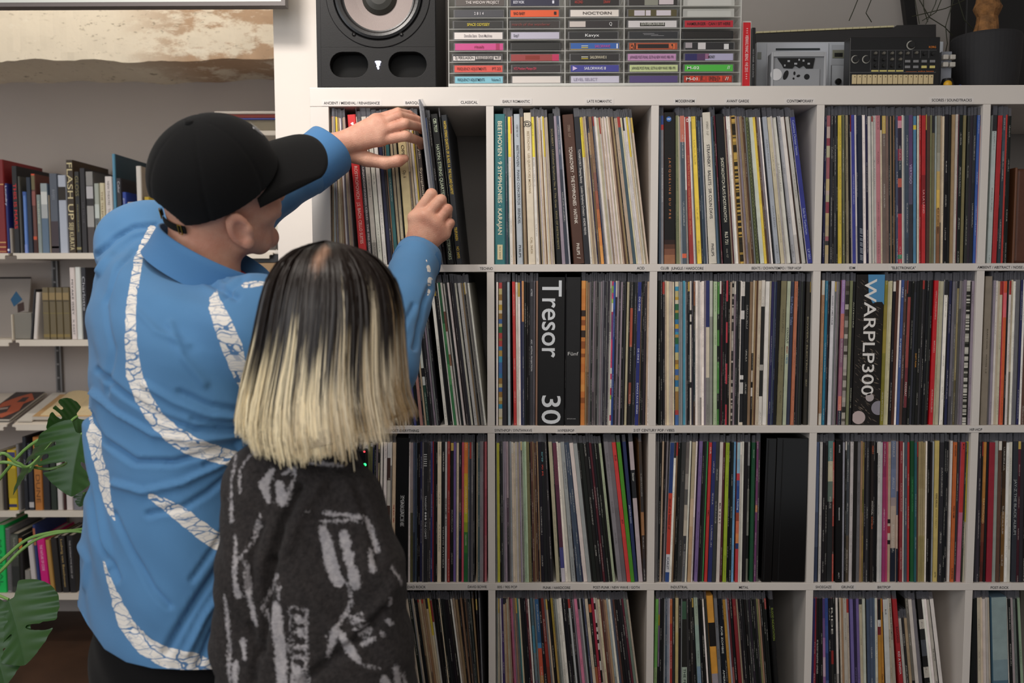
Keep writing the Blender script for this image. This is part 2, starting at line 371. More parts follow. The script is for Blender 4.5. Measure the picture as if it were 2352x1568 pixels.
# ================================================================ records
PAL = dict(k=(24, 24, 26), d=(52, 52, 56), g=(112, 111, 112), l=(168, 172, 176), w=(226, 218, 210), c=(206, 190, 164), e=(178, 156, 130), t=(154, 124, 92), n=(36, 40, 78), b=(46, 84, 158), s=(96, 158, 196), r=(186, 38, 38), o=(220, 116, 52), y=(222, 192, 54), v=(60, 132, 74), m=(170, 194, 158), p=(206, 112, 144), u=(104, 88, 146), q=(44, 104, 114), x=(94, 62, 50), a=(92, 30, 46), j=(142, 130, 140), h=(132, 126, 84), f=(172, 198, 30), i=(76, 90, 110), z=(120, 100, 90))
CN = dict(k='black', d='charcoal', g='grey', l='pale grey', w='white', c='cream', e='beige', t='tan', n='navy', b='blue', s='sky blue', r='red', o='orange', y='yellow', v='green', m='pale green', p='pink', u='violet', q='teal', x='dark brown', a='maroon', j='mauve grey', h='olive', f='lime', i='slate blue', z='mottled')
def hx(s):
    s = s or 'c8c8c8'; return tuple(int(s[i:i+2], 16) for i in (0, 2, 4))
# name: (description, bands [(end fraction from top, colour)], texts [(string, colour, start, end, size)], box?, tiny-print ink)
def rb(*c): return [((i+1)/len(c), hx(x)) for i, x in enumerate(c)]
SP = {
'red': ('broad red box set', rb('d41f22'), [("♥", 'ffffff', .05, .07, .3), ("ROSTROPOVICH", 'f2c8c0', .34, .56, .42), ("J.S. BACH: CELLO SUITES", 'f2c8c0', .585, .86, .42)], 1),
'sess': ('dark grey spine with pale capital lettering', rb('5a5458'), [("UNACCOMPANIED CELLO · THE PRE-SESSIONS", 'cfc6c4', .33, .97, .6)], 0),
'opera': ('wide pale yellow box', rb('d8c48e'), [("OPERA", '4a3c28', .2, .33, .4), ("Op. 6", '4a3c28', .37, .42, .4)], 1),
'symph': ('dark brown spine with gothic lettering', rb('4a3f38'), [("Haydn", 'd8c8b0', .16, .28, .7), ("Symphonies", 'd8c8b0', .34, .6, .7)], 0),
'haydn': ('black box set with pale green capitals', rb('101214'), [("CBS 79339", 'd8e6c8', .03, .12, .5), ("HAYDN: STRING QUARTETS, OP.", 'd8e6c8', .2, .62, .5), ("MASTERWORKS", 'd8e6c8', .8, .97, .5)], 1),
'vega': ('black spine with yellow lettering at the far right', rb('20242a'), [("HAYDN: STRING QUARTETS, OP. 20, NOS. 1-6   THE YULLAND QUARTET", 'd8b838', .04, .53, .5), ("TELEFUNKEN", 'd8b838', .75, .84, .5), ("NO 34593", 'd8b838', .88, .96, .5)], 1),
'beet': ('broad teal box set with cream serif capitals', rb('2d7478'), [("BEETHOVEN · 9 SYMPHONIES · KARAJAN", 'e6dcc0', .045, .80, .44)], 1),
'dg': ('cream spine with a yellow band at its top', [(.25, hx('e8cc22')), (1, hx('e0d8cc'))], [], 0),
'dg2': ('beige spine with a short yellow band', [(.27, hx('dcc02a')), (1, hx('d2c0a0'))], [], 0),
'dg3': ('white spine with a bright yellow top third', [(.27, hx('f0dc28')), (1, hx('e2dcd4'))], [], 0),
'piano': ('pale blue box with grey capitals', rb('b4bcc4'), [("4 7007 001  5 LP", '60666c', .07, .15, .3), ("BEETHOVEN · PIANO CONCERTOS · BRENDEL", '454a52', .205, .73, .46), ("PHILIPS", '26282c', .87, .955, .42)], 1),
'quat': ('wide cream box with a round black emblem', rb('e2d4bc'), [("@", '2a2620', .05, .095, .95), ("BEETHOVEN   LES QUATUORS MEDIANS", 'a89474', .12, .53, .36), ("CAL 36436", 'a89474', .82, .93, .34)], 1),
'kk': ('black spine with faint gold print', rb('16181a'), [("SCHUBERT · Unfinished Symphony No. 8 · The Great · KING OF INSTRUMENTS", '8c8058', .1, .9, .36)], 1),
'tchai': ('broad brown box set with white capitals', rb('54362a'), [("STEREO · 5 LP", '9c8474', .07, .15, .24), ("TCHAIKOVSKY · THE SYMPHONIES · HAITINK", 'e6dcd0', .215, .73, .36), ("PHILIPS", 'e6dcd0', .86, .94, .32), ("/", 'e6dcd0', .955, .965, .4)], 1),
'prev': ('black box with white print and ragged edge', rb('2c2e34'), [("TCHAIKOVSKY: Sleeping Beauty    London Symphony Orchestra · ANDRE PREVIN", 'd0ccc8', .22, .80, .44)], 0),
'fade': ('brown spine fading to orange below', rb('8c6a48', '8c6a48', '8a6a50', '84584c', 'a05a44', 'c4703c', 'e08a3c', 'e8a048'), [], 0),
'flag': ('grey spine with a red and blue mark', [(.03, hx('2f4c92')), (.06, hx('2f4c92')), (.095, hx('c03838')), (1, hx('86868c'))], [("BACH: BRANDENBURG CONCERTOS", 'd8d8d8', .35, .58, .5)], 0),
'jac': ('broad black box fading to copper at the foot', [(.84, hx('141212')), (.87, hx('301e1a')), (.9, hx('5c3828')), (.94, hx('80503a')), (1, hx('a06a48'))], [("J A C Q U E L I N E   D U   P R E", 'c07848', .3, .70, .2)], 1),
'sal': ('spine with a salmon top over slate', [(.175, hx('c8705c')), (.93, hx('4c5a66')), (.96, hx('e0603c')), (1, hx('4c5a66'))], [], 0),
'redt': ('brick red spine with a white ring at the top', rb('a23430'), [("0", 'e8d8d0', .01, .035, .6), ("Dvorak: Piano Trio and Tango · London Symphony Orchestra · Julius Katchen", 'd88c60', .26, .8, .4)], 0),
'strav': ('wide cream box with black serif capitals', rb('d8d0c0'), [("STEREO · 5 LP", '888274', .06, .15, .28), ("STRAVINSKY · BALLETS · SIR COLIN DAVIS", '24242a', .21, .70, .44), ("PHILIPS", '24242a', .865, .95, .4)], 1),
'shost': ('black box set with bold cream capitals', rb('14161a'), [("SHOSTAKOVITCH PLAYS SHOSTAKOVITCH", 'e0dcc8', .29, .72, .44), ("RLS 721", 'e0dcc8', .785, .87, .44), ("mono  4 LP", '989488', .9, .96, .3)], 1),
'gold': ('spine patterned gold and black', [], [], 0),
'zig': ('spine edged with green zigzag', rb('6c7448'), [("vvvvvvvvvvvvvvvvvvvvvvvvvvvvvvvvvvvvvv", '1c1e14', .02, .98, .9)], 0),
'mw': ('wide mint white spine', rb('ccd2c6'), [], 0), 'bg': ('broad pale blue grey spine', rb('a8aeb8'), [], 0),
'cblue': ('bright blue spine leaning at the far right', rb('32388c'), [("Catherine Christer Hennix", 'a8b0d8', .02, .26, .5), ("Solo for Tamburium", 'a8b0d8', .62, .80, .5), ("LP 001", 'a8b0d8', .90, .97, .5)], 0),
'mix1': ('spine of beige and rose patches', [], [], 0),
'bl2': ('bright royal blue spine', rb('3a3f96'), [("LAWRENCE OF ARABIA", '8c92c8', .4, .6, .5)], 0),
'marks': ('navy spine scattered with white strokes', rb('242c40'), [("//// / // /// //// ////", 'c0c8d4', .76, .98, .8)], 0),
'pinkb': ('rose pink spine', rb('c07880'), [], 0), 'mag': ('dark spine with magenta and red art', [(.03, hx('c02a4c')), (.08, hx('d090a0')), (.22, hx('30283a')), (.3, hx('8c2440')), (.42, hx('2a3040')), (.48, hx('c05848')), (.66, hx('3c2438')), (.94, hx('b4283c')), (.97, hx('30805c')), (1, hx('b4283c'))], [], 0),
'purp': ('purple spine with pale lettering', rb('5e4470', '5e4470', '585068', '3a3a42', '3a3a42'), [("VERTIGO", 'b8a8cc', .33, .46, .6)], 0),
'skyb': ('clear sky blue spine with a yellow tab', [(.06, hx('4886ac')), (.09, hx('e0cc38')), (1, hx('5088ac'))], [], 0),
'redr': ('glossy scarlet spine', rb('b81c20', 'b81c20', '8c1c20', 'c42024', 'c42024'), [("LA LA LAND", 'e8a0a0', .5, .66, .5)], 0),
'sand': ('spine of sandy desert colours', rb('8c8878', '908c7c', 'a4a090', 'c8a860', 'e0b850', 'b88848', '90603c', '8c5c3c'), [("MUSIC BY HANS ZIMMER", '3c3020', .62, .8, .4)], 0),
'full': ('blue spine with white capitals behind the hair', rb('303878'), [("FULLERENE HEADRUSH", 'e0e0f0', .35, .62, .6)], 0), 'fut': ('black spine with green lettering', rb('1c2024'), [("FUTURE WAVE", '6cb8a0', .42, .64, .7)], 0),
'pinks': ('dusty pink spine', rb('a8726c', '9c6c68', 'b07c74', 'a87870'), [], 0), 'gw': ('spine of green and white blocks', [(.3, hx('26282c')), (.36, hx('30604c')), (.6, hx('d0d4cc')), (.66, hx('1c1c20')), (.72, hx('c8ccc8')), (1, hx('24483c'))], [], 0),
'grn': ('mottled green spine', rb('2e6a44', '285c3c', '4a9058', '38824e', '56a060', '38824e', '3a8450'), [], 0), 'brn': ('white spine with a brown patch', [(.2, hx('d8d0c8')), (.34, hx('7c5040')), (.5, hx('d8d0c8')), (.58, hx('9c6c50')), (1, hx('dcd4cc'))], [], 0),
'psy': ('psychedelic blue and red patterned spine', [], [], 0), 'lb': ('pale blue spine', rb('a4b4bc'), [], 0), 'redp': ('bright red spine', rb('c8302e'), [], 0),
'orn': ('spine orange above and navy below', [(.28, hx('d09058')), (1, hx('3c4058'))], [], 0), 'astral': ('dark spine with white capitals', rb('3a3a40'), [("ACTRESS", 'c0c0c4', .05, .1, .6), ("ASC  ASTRAL PROJECTION", 'c8c8cc', .4, .62, .5)], 0),
'tresor': ('very broad black box with huge white lettering', rb('0e0e10'), [("Tresor", 'd4d8dc', .02, .54, .83), ("30", 'd4d8dc', .785, .99, .80)], 1),
'funf': ('plain black box with small white lettering across it', rb('1c1c1e'), [], 1),
'orange': ('orange marbled spine', [], [], 0), 'wg': ('spine grey above and white below', [(.35, hx('a8a49c')), (1, hx('d8d4ca'))], [], 0),
'acid': ('spine with lime, pink and white art', [(.03, hx('c83060')), (.08, hx('9cc040')), (.12, hx('d84870')), (.15, hx('a0c048')), (.21, hx('e0d8d0')), (.23, hx('b82a50')), (.40, hx('8c3878')), (.42, hx('cc3470')), (.6, hx('d83868')), (.64, hx('e0d8d0')), (.68, hx('d84068')), (.74, hx('e0d8d0')), (.79, hx('c02c50')), (.82, hx('98bc3c')), (.93, hx('e4dccc')), (.97, hx('b82a50')), (1, hx('e4dccc'))], [], 0),
'dor': ('dark spine with an orange stripe', [(.18, hx('2a2626')), (.45, hx('b05038')), (.7, hx('2a2426')), (.85, hx('8c4434')), (1, hx('24201f'))], [], 0), 'nav': ('royal navy spine with white capitals', rb('26307c'), [("DO ONE", 'd0d4e8', .1, .2, .5), ("DR ONE 2", 'd0d4e8', .46, .56, .5), ("DANCE RAVE SERIES", 'd0d4e8', .7, .92, .5)], 0),
'psy2': ('comic art spine of yellow, blue and red', [], [], 0), 'sky2': ('turquoise blue spine', rb('48a0bc'), [], 0), 'w1': ('white spine with black smudges', [(.2, hx('d8d0c4')), (.23, hx('282828')), (.28, hx('d8d0c4')), (.3, hx('202020')), (.7, hx('d8d0c4')), (.74, hx('303030')), (1, hx('d8d0c4'))], [], 0),
'br1': ('spine brown above and dark green below', rb('8c5838', '4c4438', '30383a', '283438', '28383c', '503c30'), [], 0), 'half': ('spine blue above, cream and grey below', [(.32, hx('28326c')), (.67, hx('d8ccb4')), (1, hx('8c8a84'))], [], 0),
'mint': ('pale mint green spine', rb('b4c8a0'), [], 0), 'gb': ('spine of black and bright green dashes', rb('4c8c3c', '4c8c3c', '1c2820', '4c8c3c', '18241c', '4c9040', '4c9040', '1c2820', '448438'), [], 0),
'rb': ('spine of alternating scarlet and black blocks', rb('c83444', '1c1618', 'c83444', '1c1618', 'c83444', '1c1618', 'c83444'), [], 0), 'dots': ('spine speckled black on cream', [], [], 0),
'bw': ('black and white brushstroke spine', [(.1, hx('ddd5cc')), (.2, hx('222226')), (.26, hx('ccc8c4')), (.65, hx('1c1c20')), (.68, hx('e0dcd8')), (.7, hx('1c1c20')), (.78, hx('c8c4c0')), (.8, hx('1c1c20')), (.98, hx('242428')), (1, hx('d8ccb8'))], [], 0),
'bw3': ('cream spine with black flecks', [(.5, hx('c8b8a0')), (.62, hx('2c2824')), (.7, hx('c0b09c')), (.74, hx('1c1c1c')), (.8, hx('d0c8c0')), (1, hx('241e1c'))], [], 0), 'bw2': ('white spine with a ragged black middle', [(.18, hx('dcd4c8')), (.58, hx('242422')), (.62, hx('b0aca4')), (.8, hx('282826')), (1, hx('dcd6cc'))], [], 0),
'dg3g': ('', rb('30402e'), [], 0),
'cold': ('pale sage spine with black and red lettering', rb('b4bca0'), [("COLDCUT", '202424', .32, .43, .6), ("MORE BEATS", 'a84c40', .45, .50, .6), ("+ PIECES", '3870a0', .51, .57, .6)], 0),
'isl': ('slate blue spine with pale print', rb('343a50'), [("Sun Palace · Tales", '7888b0', .1, .3, .6)], 0), 'orr': ('orange spine beside a slate one', rb('c07250'), [], 0),
'bow': ('dark olive spine with tan capitals', rb('34302a'), [("BOWERY ELECTRIC", '8c8468', .24, .63, .5), ("BEAT", '8c8468', .68, .73, .5)], 0),
'be': ('spine white above and tan below', [(.1, hx('dcd4c4')), (.92, hx('b88c68')), (1, hx('dcd4c4'))], [], 0), 'tealb': ('bright teal blue spine', rb('1c7494'), [], 0), 'wtb': ('white spine with small grey print', rb('d8d4d8'), [("RICHARD D JAMES ALBUM", '808088', .1, .3, .4)], 0),
'lilac': ('spine lilac above, salmon and navy below', [(.23, hx('a07cb4')), (.4, hx('c87468')), (.6, hx('8c6078')), (.8, hx('a0687c')), (.9, hx('d87c6c')), (1, hx('282c40'))], [], 0), 'rock': ('grey stone patterned spine', [], [], 0),
'sage': ('sage green spine', rb('7c805c'), [], 0), 'aut': ('black spine with small cream capitals', rb('1a1a1c'), [("AUTECHRE", 'b8b8a0', .14, .32, .36), ("INCUNABULA · 1 ME", 'b8b8a0', .74, .88, .36)], 0),
'warp': ('very broad box with rocky photograph and white lettering', [], [("WARPLP300", 'e4e0dc', .03, .80, .50)], 1),
'olive': ('mustard olive spine edged with red', rb('8c8428', '90802c', '9c8a2c', '847c24', '80781c', '88801c'), [], 0), 'py': ('pale yellow cream spine', rb('ccc49c'), [], 0), 'brn2': ('', rb('1c2420'), [], 0),
'cobalt': ('cobalt blue spine with white lettering', rb('3c5490'), [("UNKLE", 'd0d8e8', .05, .12, .5), ("the original motion picture", 'd0d8e8', .4, .6, .5)], 0),
'redp2': ('brick spine, black at its top', [(.11, hx('1c1a1e')), (.6, hx('9c4440')), (.88, hx('783038')), (1, hx('1e1a1e'))], [("MODERAT", 'd0c8c0', .7, .8, .6)], 0),
'daft': ('black spine with orange and white lettering', rb('1a1c1e'), [("DAFT PUNK", 'd8983c', .5, .6, .6)], 0), 'redbig': ('vivid crimson spine', rb('c80c1c'), [], 0), 'speck': ('spine of fine black and white speckle', [], [], 0),
'tanbox': ('tan cardboard box at the far right', rb('8c8070'), [("BARN OWL ·· WAVES 1-5", '504838', .35, .65, .2)], 1), 'oran': ('spine orange with a pink band', [(.08, hx('d85420')), (.25, hx('e8646c')), (1, hx('d85c24'))], [], 0),
'film': ('spine with white and brown photographic blocks', [(.11, hx('d4d0d0')), (.27, hx('4c3430')), (.45, hx('d0c8bc')), (.6, hx('503830')), (.8, hx('a89078')), (1, hx('54402f'))], [], 0),
'bug': ('cream spine with red capitals', rb('d8bc9c'), [("THE BUG : FIRE", 'b04030', .44, .57, .5)], 0),
'bsun': ('broad black box with ornate white lettering', rb('0c0c0e'), [("MARIACHI", 'd0d0d0', .4, .60, .34), ("ΞΞΞΞΞΞΞ", 'c0c0c0', .39, .61, .3)], 1),
'ws': ('white spine beside the black box', rb('d8ccc8'), [], 0), 'art': ('spine mauve above and mossy below', rb('a08c8c', '9c8c8c', '908478', '504c38', '54502e', '5c5838'), [], 0),
'tanz': ('black spine with white dots and capitals', rb('26262a'), [("||||||", 'd0d0d0', .08, .17, .8), ("TANGENT ●●● THE COMET", 'd0d0d0', .38, .69, .55)], 0), 'blue3': ('indigo blue spine with a red edge', rb('2c3470'), [], 0),
'nin': ('black spine with pale serif lettering', rb('1c1c1e'), [("HEADS PULSED", 'b8b4ac', .07, .21, .5), ("YOUNG FATHERS", 'b8b4ac', .6, .9, .4)], 0), 'tears': ('white spine with heavy black lettering', rb('c8c8c8'), [("SONS OF KEMET · BLACK", '202020', .4, .6, .7)], 0),
'blx': ('dark spine with brown and blue patches', rb('24242c', '28242a', '5c4434', '202838', '20284c', '1c1c24'), [], 0), 'pk1': ('rose pink spine beside the rainbow one', rb('c44c60'), [], 0),
'rain': ('rainbow spine from orange to green', [(.22, hx('e07c1c')), (.5, hx('d4a800')), (.57, hx('b4b000')), (.64, hx('8c9c18')), (.79, hx('347830')), (1, hx('1c6434'))], [], 0),
'teg': ('teal grey spine', rb('44585c'), [], 0), 'pinkr': ('spine of coral pink at the right-hand end', rb('c8646c', 'bc5464', 'c47078'), [], 0),
'yel': ('bright yellow spine', rb('bcb82c'), [], 0), 'bk1': ('mauve spine fading to black', rb('b098a0', 'ac949c', '5c4854', '302a30', '302a30'), [], 0), 'mag1': ('black spine with white italic lettering', rb('181a1c'), [("yellow day bombs 12", 'd8d8d0', .02, .2, .6), ("1993 Marygloriousbury", 'd8d8d0', .39, .6, .5)], 0),
'btr': ('black spine with blue, red and white lettering', rb('1a1c1e'), [("BICEP", '68a8b0', .07, .14, .7), ("ISLES", 'c84838', .16, .24, .7)], 0),
'purpb': ('spine burgundy and blue above white', [(.3, hx('6c3448')), (.75, hx('5c2c44')), (.9, hx('484888')), (1, hx('c8c0cc'))], [], 0), 'lg': ('pale grey leaning spine', rb('9ca0a0'), [], 0), 'sky3c': ('', rb('68707c'), [], 0),
'sky2c': ('', rb('56606c'), [], 0), 'pm': ('pale green spine', rb('a8b494'), [], 0), 'redx': ('vermilion red spine leaning left', rb('d43430'), [("ELLIS", '501818', .09, .13, .5), ("BCP", '501818', .55, .58, .5)], 0), 'greenx': ('vivid green spine leaning left', rb('4c9420'), [], 0),
'bluex': ('denim blue leaning spine', rb('283460'), [("pale hollow moons", 'b8c0d8', .45, .58, .5)], 0), 'jw': ('leaning white spine with a black middle band', [(.2, hx('b8a8ac')), (.4, hx('24262a')), (1, hx('bcacb0'))], [("Sinner", 'd8d8d0', .22, .28, .5)], 0), 'edge': ('dark glossy spine at the right-hand end', rb('443830', '403834', '3a3434', 'a07048', '3c3230', '343034'), [], 0),
'schub': ('spine of blue, red and white blocks', [(.36, hx('24407c')), (.80, hx('c83820')), (.93, hx('d0d0d8')), (1, hx('24488c'))], [("Jesus! the beatest of", '5c1810', .4, .62, .6), ("SCARLET", '303040', .82, .91, .6)], 0),
'darkg': ('dark grey spine with faint capitals', rb('3a3a3a'), [("THE HAXAN", '807c78', .2, .28, .3), ("CLOAK", '807c78', .7, .82, .3)], 0), 'arty': ('spine of grey and cream marbling', rb('6c6462', '746c68', '9c948c', '5c5a58', 'b4a898', 'c4b8a4', '3c3c40', '5c5c60', '64666c'), [], 0),
'tan': ('tan spine with a pale patch', rb('b8a888', 'b8a888', 'd0b494', 'c8a47c', 'c09c74'), [], 0), 'purp2': ('lavender purple spine', rb('7c649c'), [], 0), 'bs1': ('black spine flecked with white', rb('242628'), [], 0),
'red3': ('scarlet spine with a white mark', rb('c82c28'), [("OUR", 'e8d0c8', .03, .08, .5), ("EMIL", '601414', .48, .53, .4)], 0), 'ind': ('indigo spine beside the scarlet one', rb('28306c'), [], 0), 'wh5': ('white spine with brown lettering', rb('d4c8c0'), [("MIA  E X A T", '50302c', .43, .58, .5)], 0),
'lime': ('acid lime spine', rb('a0b818'), [], 0), 'city': ('spine of sky, blue, orange and red blocks', [(.12, hx('a0c4d0')), (.22, hx('88b4d0')), (.27, hx('c83848')), (.31, hx('3c5ca0')), (.5, hx('244c94')), (.56, hx('a04430')), (.65, hx('d86c48')), (.72, hx('e08848')), (.76, hx('243c74')), (1, hx('c02c38'))], [("TALKing", 'd0e0f0', .40, .48, .5)], 0),
'sil': ('spine of black and silver', rb('808080', '2c2c2c', '6c6c64', '787870', '1c1c1c', '6c6c60'), [], 0), 'gr': ('bottle green spine', rb('1c5034'), [("SPACE FORM", 'a0b8a0', .05, .11, .3)], 0), 'plum': ('plum spine with an orange mark', [(.45, hx('7c3c70')), (.5, hx('c87838')), (1, hx('74386c'))], [], 0),
'bgr': ('blue grey spine', rb('5c6c90', '5c6c8c', '505c78', '3c4864'), [], 0), 'wtt': ('white spine with thin rows of print', rb('c0bcb8'), [], 0), 'paint': ('spine painted teal, sand and black', rb('5c8480', 'c0b898', '607468', '26282a', '242628', '242628', '242628'), [], 0), 'rk': ('thin spine of red on black', rb('b84438', 'b86c60', 'a84438', '3c2420', 'b44030'), [], 0),
'beyo': ('broad black spine with tiny white capitals', rb('060607'), [("BEYONCE", 'd0d0d0', .03, .085, .2), ("RENAISSANCE", 'd0d0d0', .47, .56, .2), ("ACT I", 'd0d0d0', .93, .97, .2)], 1), 'brt': ('dark spine with a brown foot', rb('4c5458', '444a50', '40464c', '44484c', '5c5040', '504434'), [], 0),
'gold2': ('old gold spine', rb('947c3c', '988448', '746c2c', '8c743c', 'a0843c', '947c40'), [], 0), 'misery': ('dark spine with orange lettering', rb('28201e'), [("MISERY", 'c06040', .03, .09, .7), ("MYSTICAL", 'd0c8c0', .42, .52, .6), ("SHAMBLES", 'c06040', .53, .62, .6)], 0),
'wt2': ('white spine with grey lettering', rb('c8c4c0'), [], 0), 'wt3': ('white spine with rows of tiny type', rb('b8b8b8'), [], 0), 'mag2': ('magenta spine', rb('8c2454', '9c2c60', 'a4306c', '9c2c68'), [], 0), 'pk2': ('bright pink spine beside the magenta one', rb('b8485c', 'b43c64', 'b83468'), [], 0), 'ce': ('cream spine with black cutouts', [(.55, hx('b8a088')), (.58, hx('241c1c')), (.6, hx('c0a898')), (.65, hx('a83038')), (.7, hx('c8b8a4')), (.73, hx('241c1c')), (1, hx('b89c80'))], [], 0),
'tower': ('wide spine of blue sky over a tower', [(.2, hx('64708c')), (.4, hx('6c7898')), (.46, hx('9c8c8c')), (.76, hx('b8a494')), (.79, hx('242c38')), (1, hx('182030'))], [], 0), 'tow2': ('narrow spine of rose above navy', [(.35, hx('908088')), (.52, hx('3c4c68')), (.76, hx('c0a898')), (1, hx('1c2434'))], [], 0), 'red4': ('brick red spine', rb('8c2c34', '942c34', '8c2830'), [], 0),
'dgr': ('emerald green spine with faint gold print', rb('164c28', '1c5830', '1c5c30', '1c5c34'), [("THE SMITHS · MEAT IS MURDER", '3c9458', .27, .5, .4)], 0), 'sandb': ('sandy beige spine', rb('a08c60', 'a8966c', 'a09058'), [], 0), 'ky': ('primrose yellow spine with dark capitals', rb('ccb464'), [("KING KRULE", '3c3020', .37, .47, .5), ("SPACE HEAVY", 'a08c40', .48, .62, .4), ("KAYTRA", '3c3020', .93, .97, .4)], 0),
'dk3': ('dark plum grey spine', rb('2c2a30'), [], 0), 'orang': ('bright orange spine with black lettering', rb('c46020'), [("KING GIZZARD", '3c1c10', .02, .1, .5), ("WEIRD NUMB", '3c1c10', .45, .54, .5), ("SLUSH BONES", '3c1c10', .9, .98, .5)], 0), 'pinkk': ('spine red above and candy pink below', [(.5, hx('c02c2c')), (1, hx('c06484'))], [("M.I.A", '3c1414', .01, .05, .4)], 0), 'ol': ('olive black spine with white dashes', rb('34342c'), [], 0), 'yw': ('spine yellow above and cream below', [(.57, hx('b4a41c')), (1, hx('b8b098'))], [], 0),
'sun': ('spine amber above and rust below', rb('c8842c', 'c48030', 'b87828', 'a06430', '7c3c24', '6c2c20', '5c2820'), [("EARTHGANG", 'd8b078', .4, .58, .6)], 0), 'crims': ('wide crimson spine', rb('981c30'), [], 0), 'lgr': ('wide pale sage grey spine', rb('98a098'), [], 0), 'goldb': ('wide brown and gold spine', rb('2c1c10', '3c2814', '4c3418', '74501c', '74501c', '6c4a20'), [], 0),
'jay': ('dark slate spine with white serif capitals', rb('30343c'), [("JAY-Z THE BLACK ALBUM", '9ca0a0', .27, .66, .6)], 0), 'wtx': ('dark spine with columns of white print', rb('3c3838'), [], 0), 'orrx': ('', rb('a85030'), [], 0), 'dt': ('black spine with tan smears', rb('2a2622', '201c1a', '3c3428'), [], 0), 'tn': ('tan brown spine', rb('9c7c58', '9c7450', 'a0825c'), [], 0),
'purpx': ('deep violet spine', rb('3c2c5c', '44306a', '3c2c60', '503c6c'), [], 0), 'pil': ('cream spine lettered in capitals', rb('c8bca0'), [("THE FALL · PUBLIC IMAGE LTD", '3c382c', .5, .9, .6)], 0), 'yelx': ('golden yellow spine', rb('c0a020', 'c4a41c'), [], 0), 'skg': ('spine sky blue below grey', rb('506c78', '44849c', '6c8088', '787088', '4888a0'), [], 0),
'bor': ('spine of blue and orange bands with lettering', [(.15, hx('2c6090')), (.32, hx('2c5c88')), (.36, hx('3c84b8')), (.56, hx('c85030')), (.75, hx('b07838')), (.8, hx('203448')), (1, hx('286ca0'))], [], 0), 'rdx': ('rust red spine', rb('7c2c24', '802c24', '942c20', '7c3020', '703424', '8c2c20'), [], 0), 'gly': ('golden spine of a thin sleeve', rb('a48c2c', 'b08c3c', 'b09048', 'a88c2c'), [], 0),
'cx': ('clean cream spine', rb('d0c0a8'), [], 0), 'orkd': ('black spine with orange marks', [(.04, hx('1c1c1c')), (.1, hx('c06030')), (.5, hx('242422')), (1, hx('9c5830'))], [], 0), 'crm2': ('crimson spine', rb('a01c3c', '9c1c34', 'b41c50'), [], 0), 'stp': ('black and white striped spine', [], [], 0), 'ybk': ('brown red spine', rb('6c3024'), [], 0), 'sg': ('grey green spine near the right end', rb('6c7c70'), [], 0), 'dtx': ('black spine with speckled white print', rb('242226'), [], 0),
'gr2': ('light green spine at the left end', rb('6cac50', '64a04c', '84a068', '8c8c64'), [], 0), 'puy': ('violet spine with a yellow block', [(.12, hx('806c84')), (.2, hx('a08c20')), (.5, hx('74607c')), (1, hx('1c1c20'))], [], 0), 'mrk': ('dark spine with black block letters', rb('8c8c98', '8890a0', '2c3440'), [], 0), 'orrd': ('spine orange above and red below', [(.18, hx('b8602c')), (1, hx('a43028'))], [], 0), 'crx': ('cream spine with orange lettering', rb('c4b484', 'c4b070', 'bca870', '2c2820'), [], 0),
'frag': ('dark spine with a pale lettered block', [(.02, hx('242422')), (.15, hx('3c6048')), (.50, hx('242420')), (1, hx('a0b0a0'))], [("THE FRAGILE", '24342c', .51, .73, .55)], 0), 'dbr': ('dark brown spine with gold flecks', rb('2c2826', '2c2624', '34302c'), [], 0), 'mintb': ('spine pale mint above and sky blue below', [(.2, hx('a8b8a4')), (.5, hx('9cb4a8')), (1, hx('7c98b0'))], [], 0),
'stripe': ('wide spine of orange and black blocks over grey', [(.19, hx('e09c28')), (.36, hx('1c1818')), (.555, hx('e09c28')), (1, hx('9c949c'))], [], 1), 'greyx': ('smooth grey spine', rb('74767c'), [], 0), 'zomb': ('black spine with bold white capitals', rb('0c1420'), [("ROB ZOMBIE", 'd0d4d0', .2, .4, .6), ("AMERICAN MADE MUSIC", 'd0d4d0', .52, .9, .6)], 0), 'gb2': ('black spine with small figures', rb('1c2028'), [], 0), 'goldx': ('golden orange spine', rb('b88820', 'c48c24', 'c08424', 'bc8c28'), [], 0),
'rk2': ('maroon and pink spine', rb('682430', '5c2028', '94504c', '7c2c34'), [], 0), 'rdd': ('crimson leaning spine with faint lettering', rb('842028', '842024', '7c1c2c'), [("SLEEP TOKEN", 'b87050', .05, .12, .4)], 0), 'dpu': ('dark purple spine', rb('28202c', '2c2430', '2a2230'), [], 0), 'grt': ('black spine with yellow green capitals', rb('141414'), [("BLOOD INCANTATION", '7c8c30', .06, .3, .7)], 0),
'ind2': ('indigo spine at the left end', rb('302c64'), [], 0), 'crims2': ('raspberry crimson spine', rb('8c2034', '901c38', '84182c'), [], 0), 'gaz': ('black spine with white print', rb('1c1818'), [("MY BLOODY VALENTINE · LOVELESS", 'c8c4c0', .3, .55, .6)], 0), 'shoe': ('spine fading violet to pale pink', rb('4c3c78', '6c4c84', 'a06ca0', 'c0a0b0', '8c5c90', '9490a4', '7c90b0'), [], 0), 'nebu': ('spine of blue nebula colours', rb('2c4890', '345090', '284078', '506090', '3c68a0'), [], 0), 'skl': ('black spine with white letters and red block', [(.38, hx('242226')), (.48, hx('902420')), (1, hx('2c2a28'))], [("RIDE", 'c0bcb4', .06, .26, .8)], 0), 'gwk': ('white spine beside black ones', rb('b8b0a4'), [], 0),
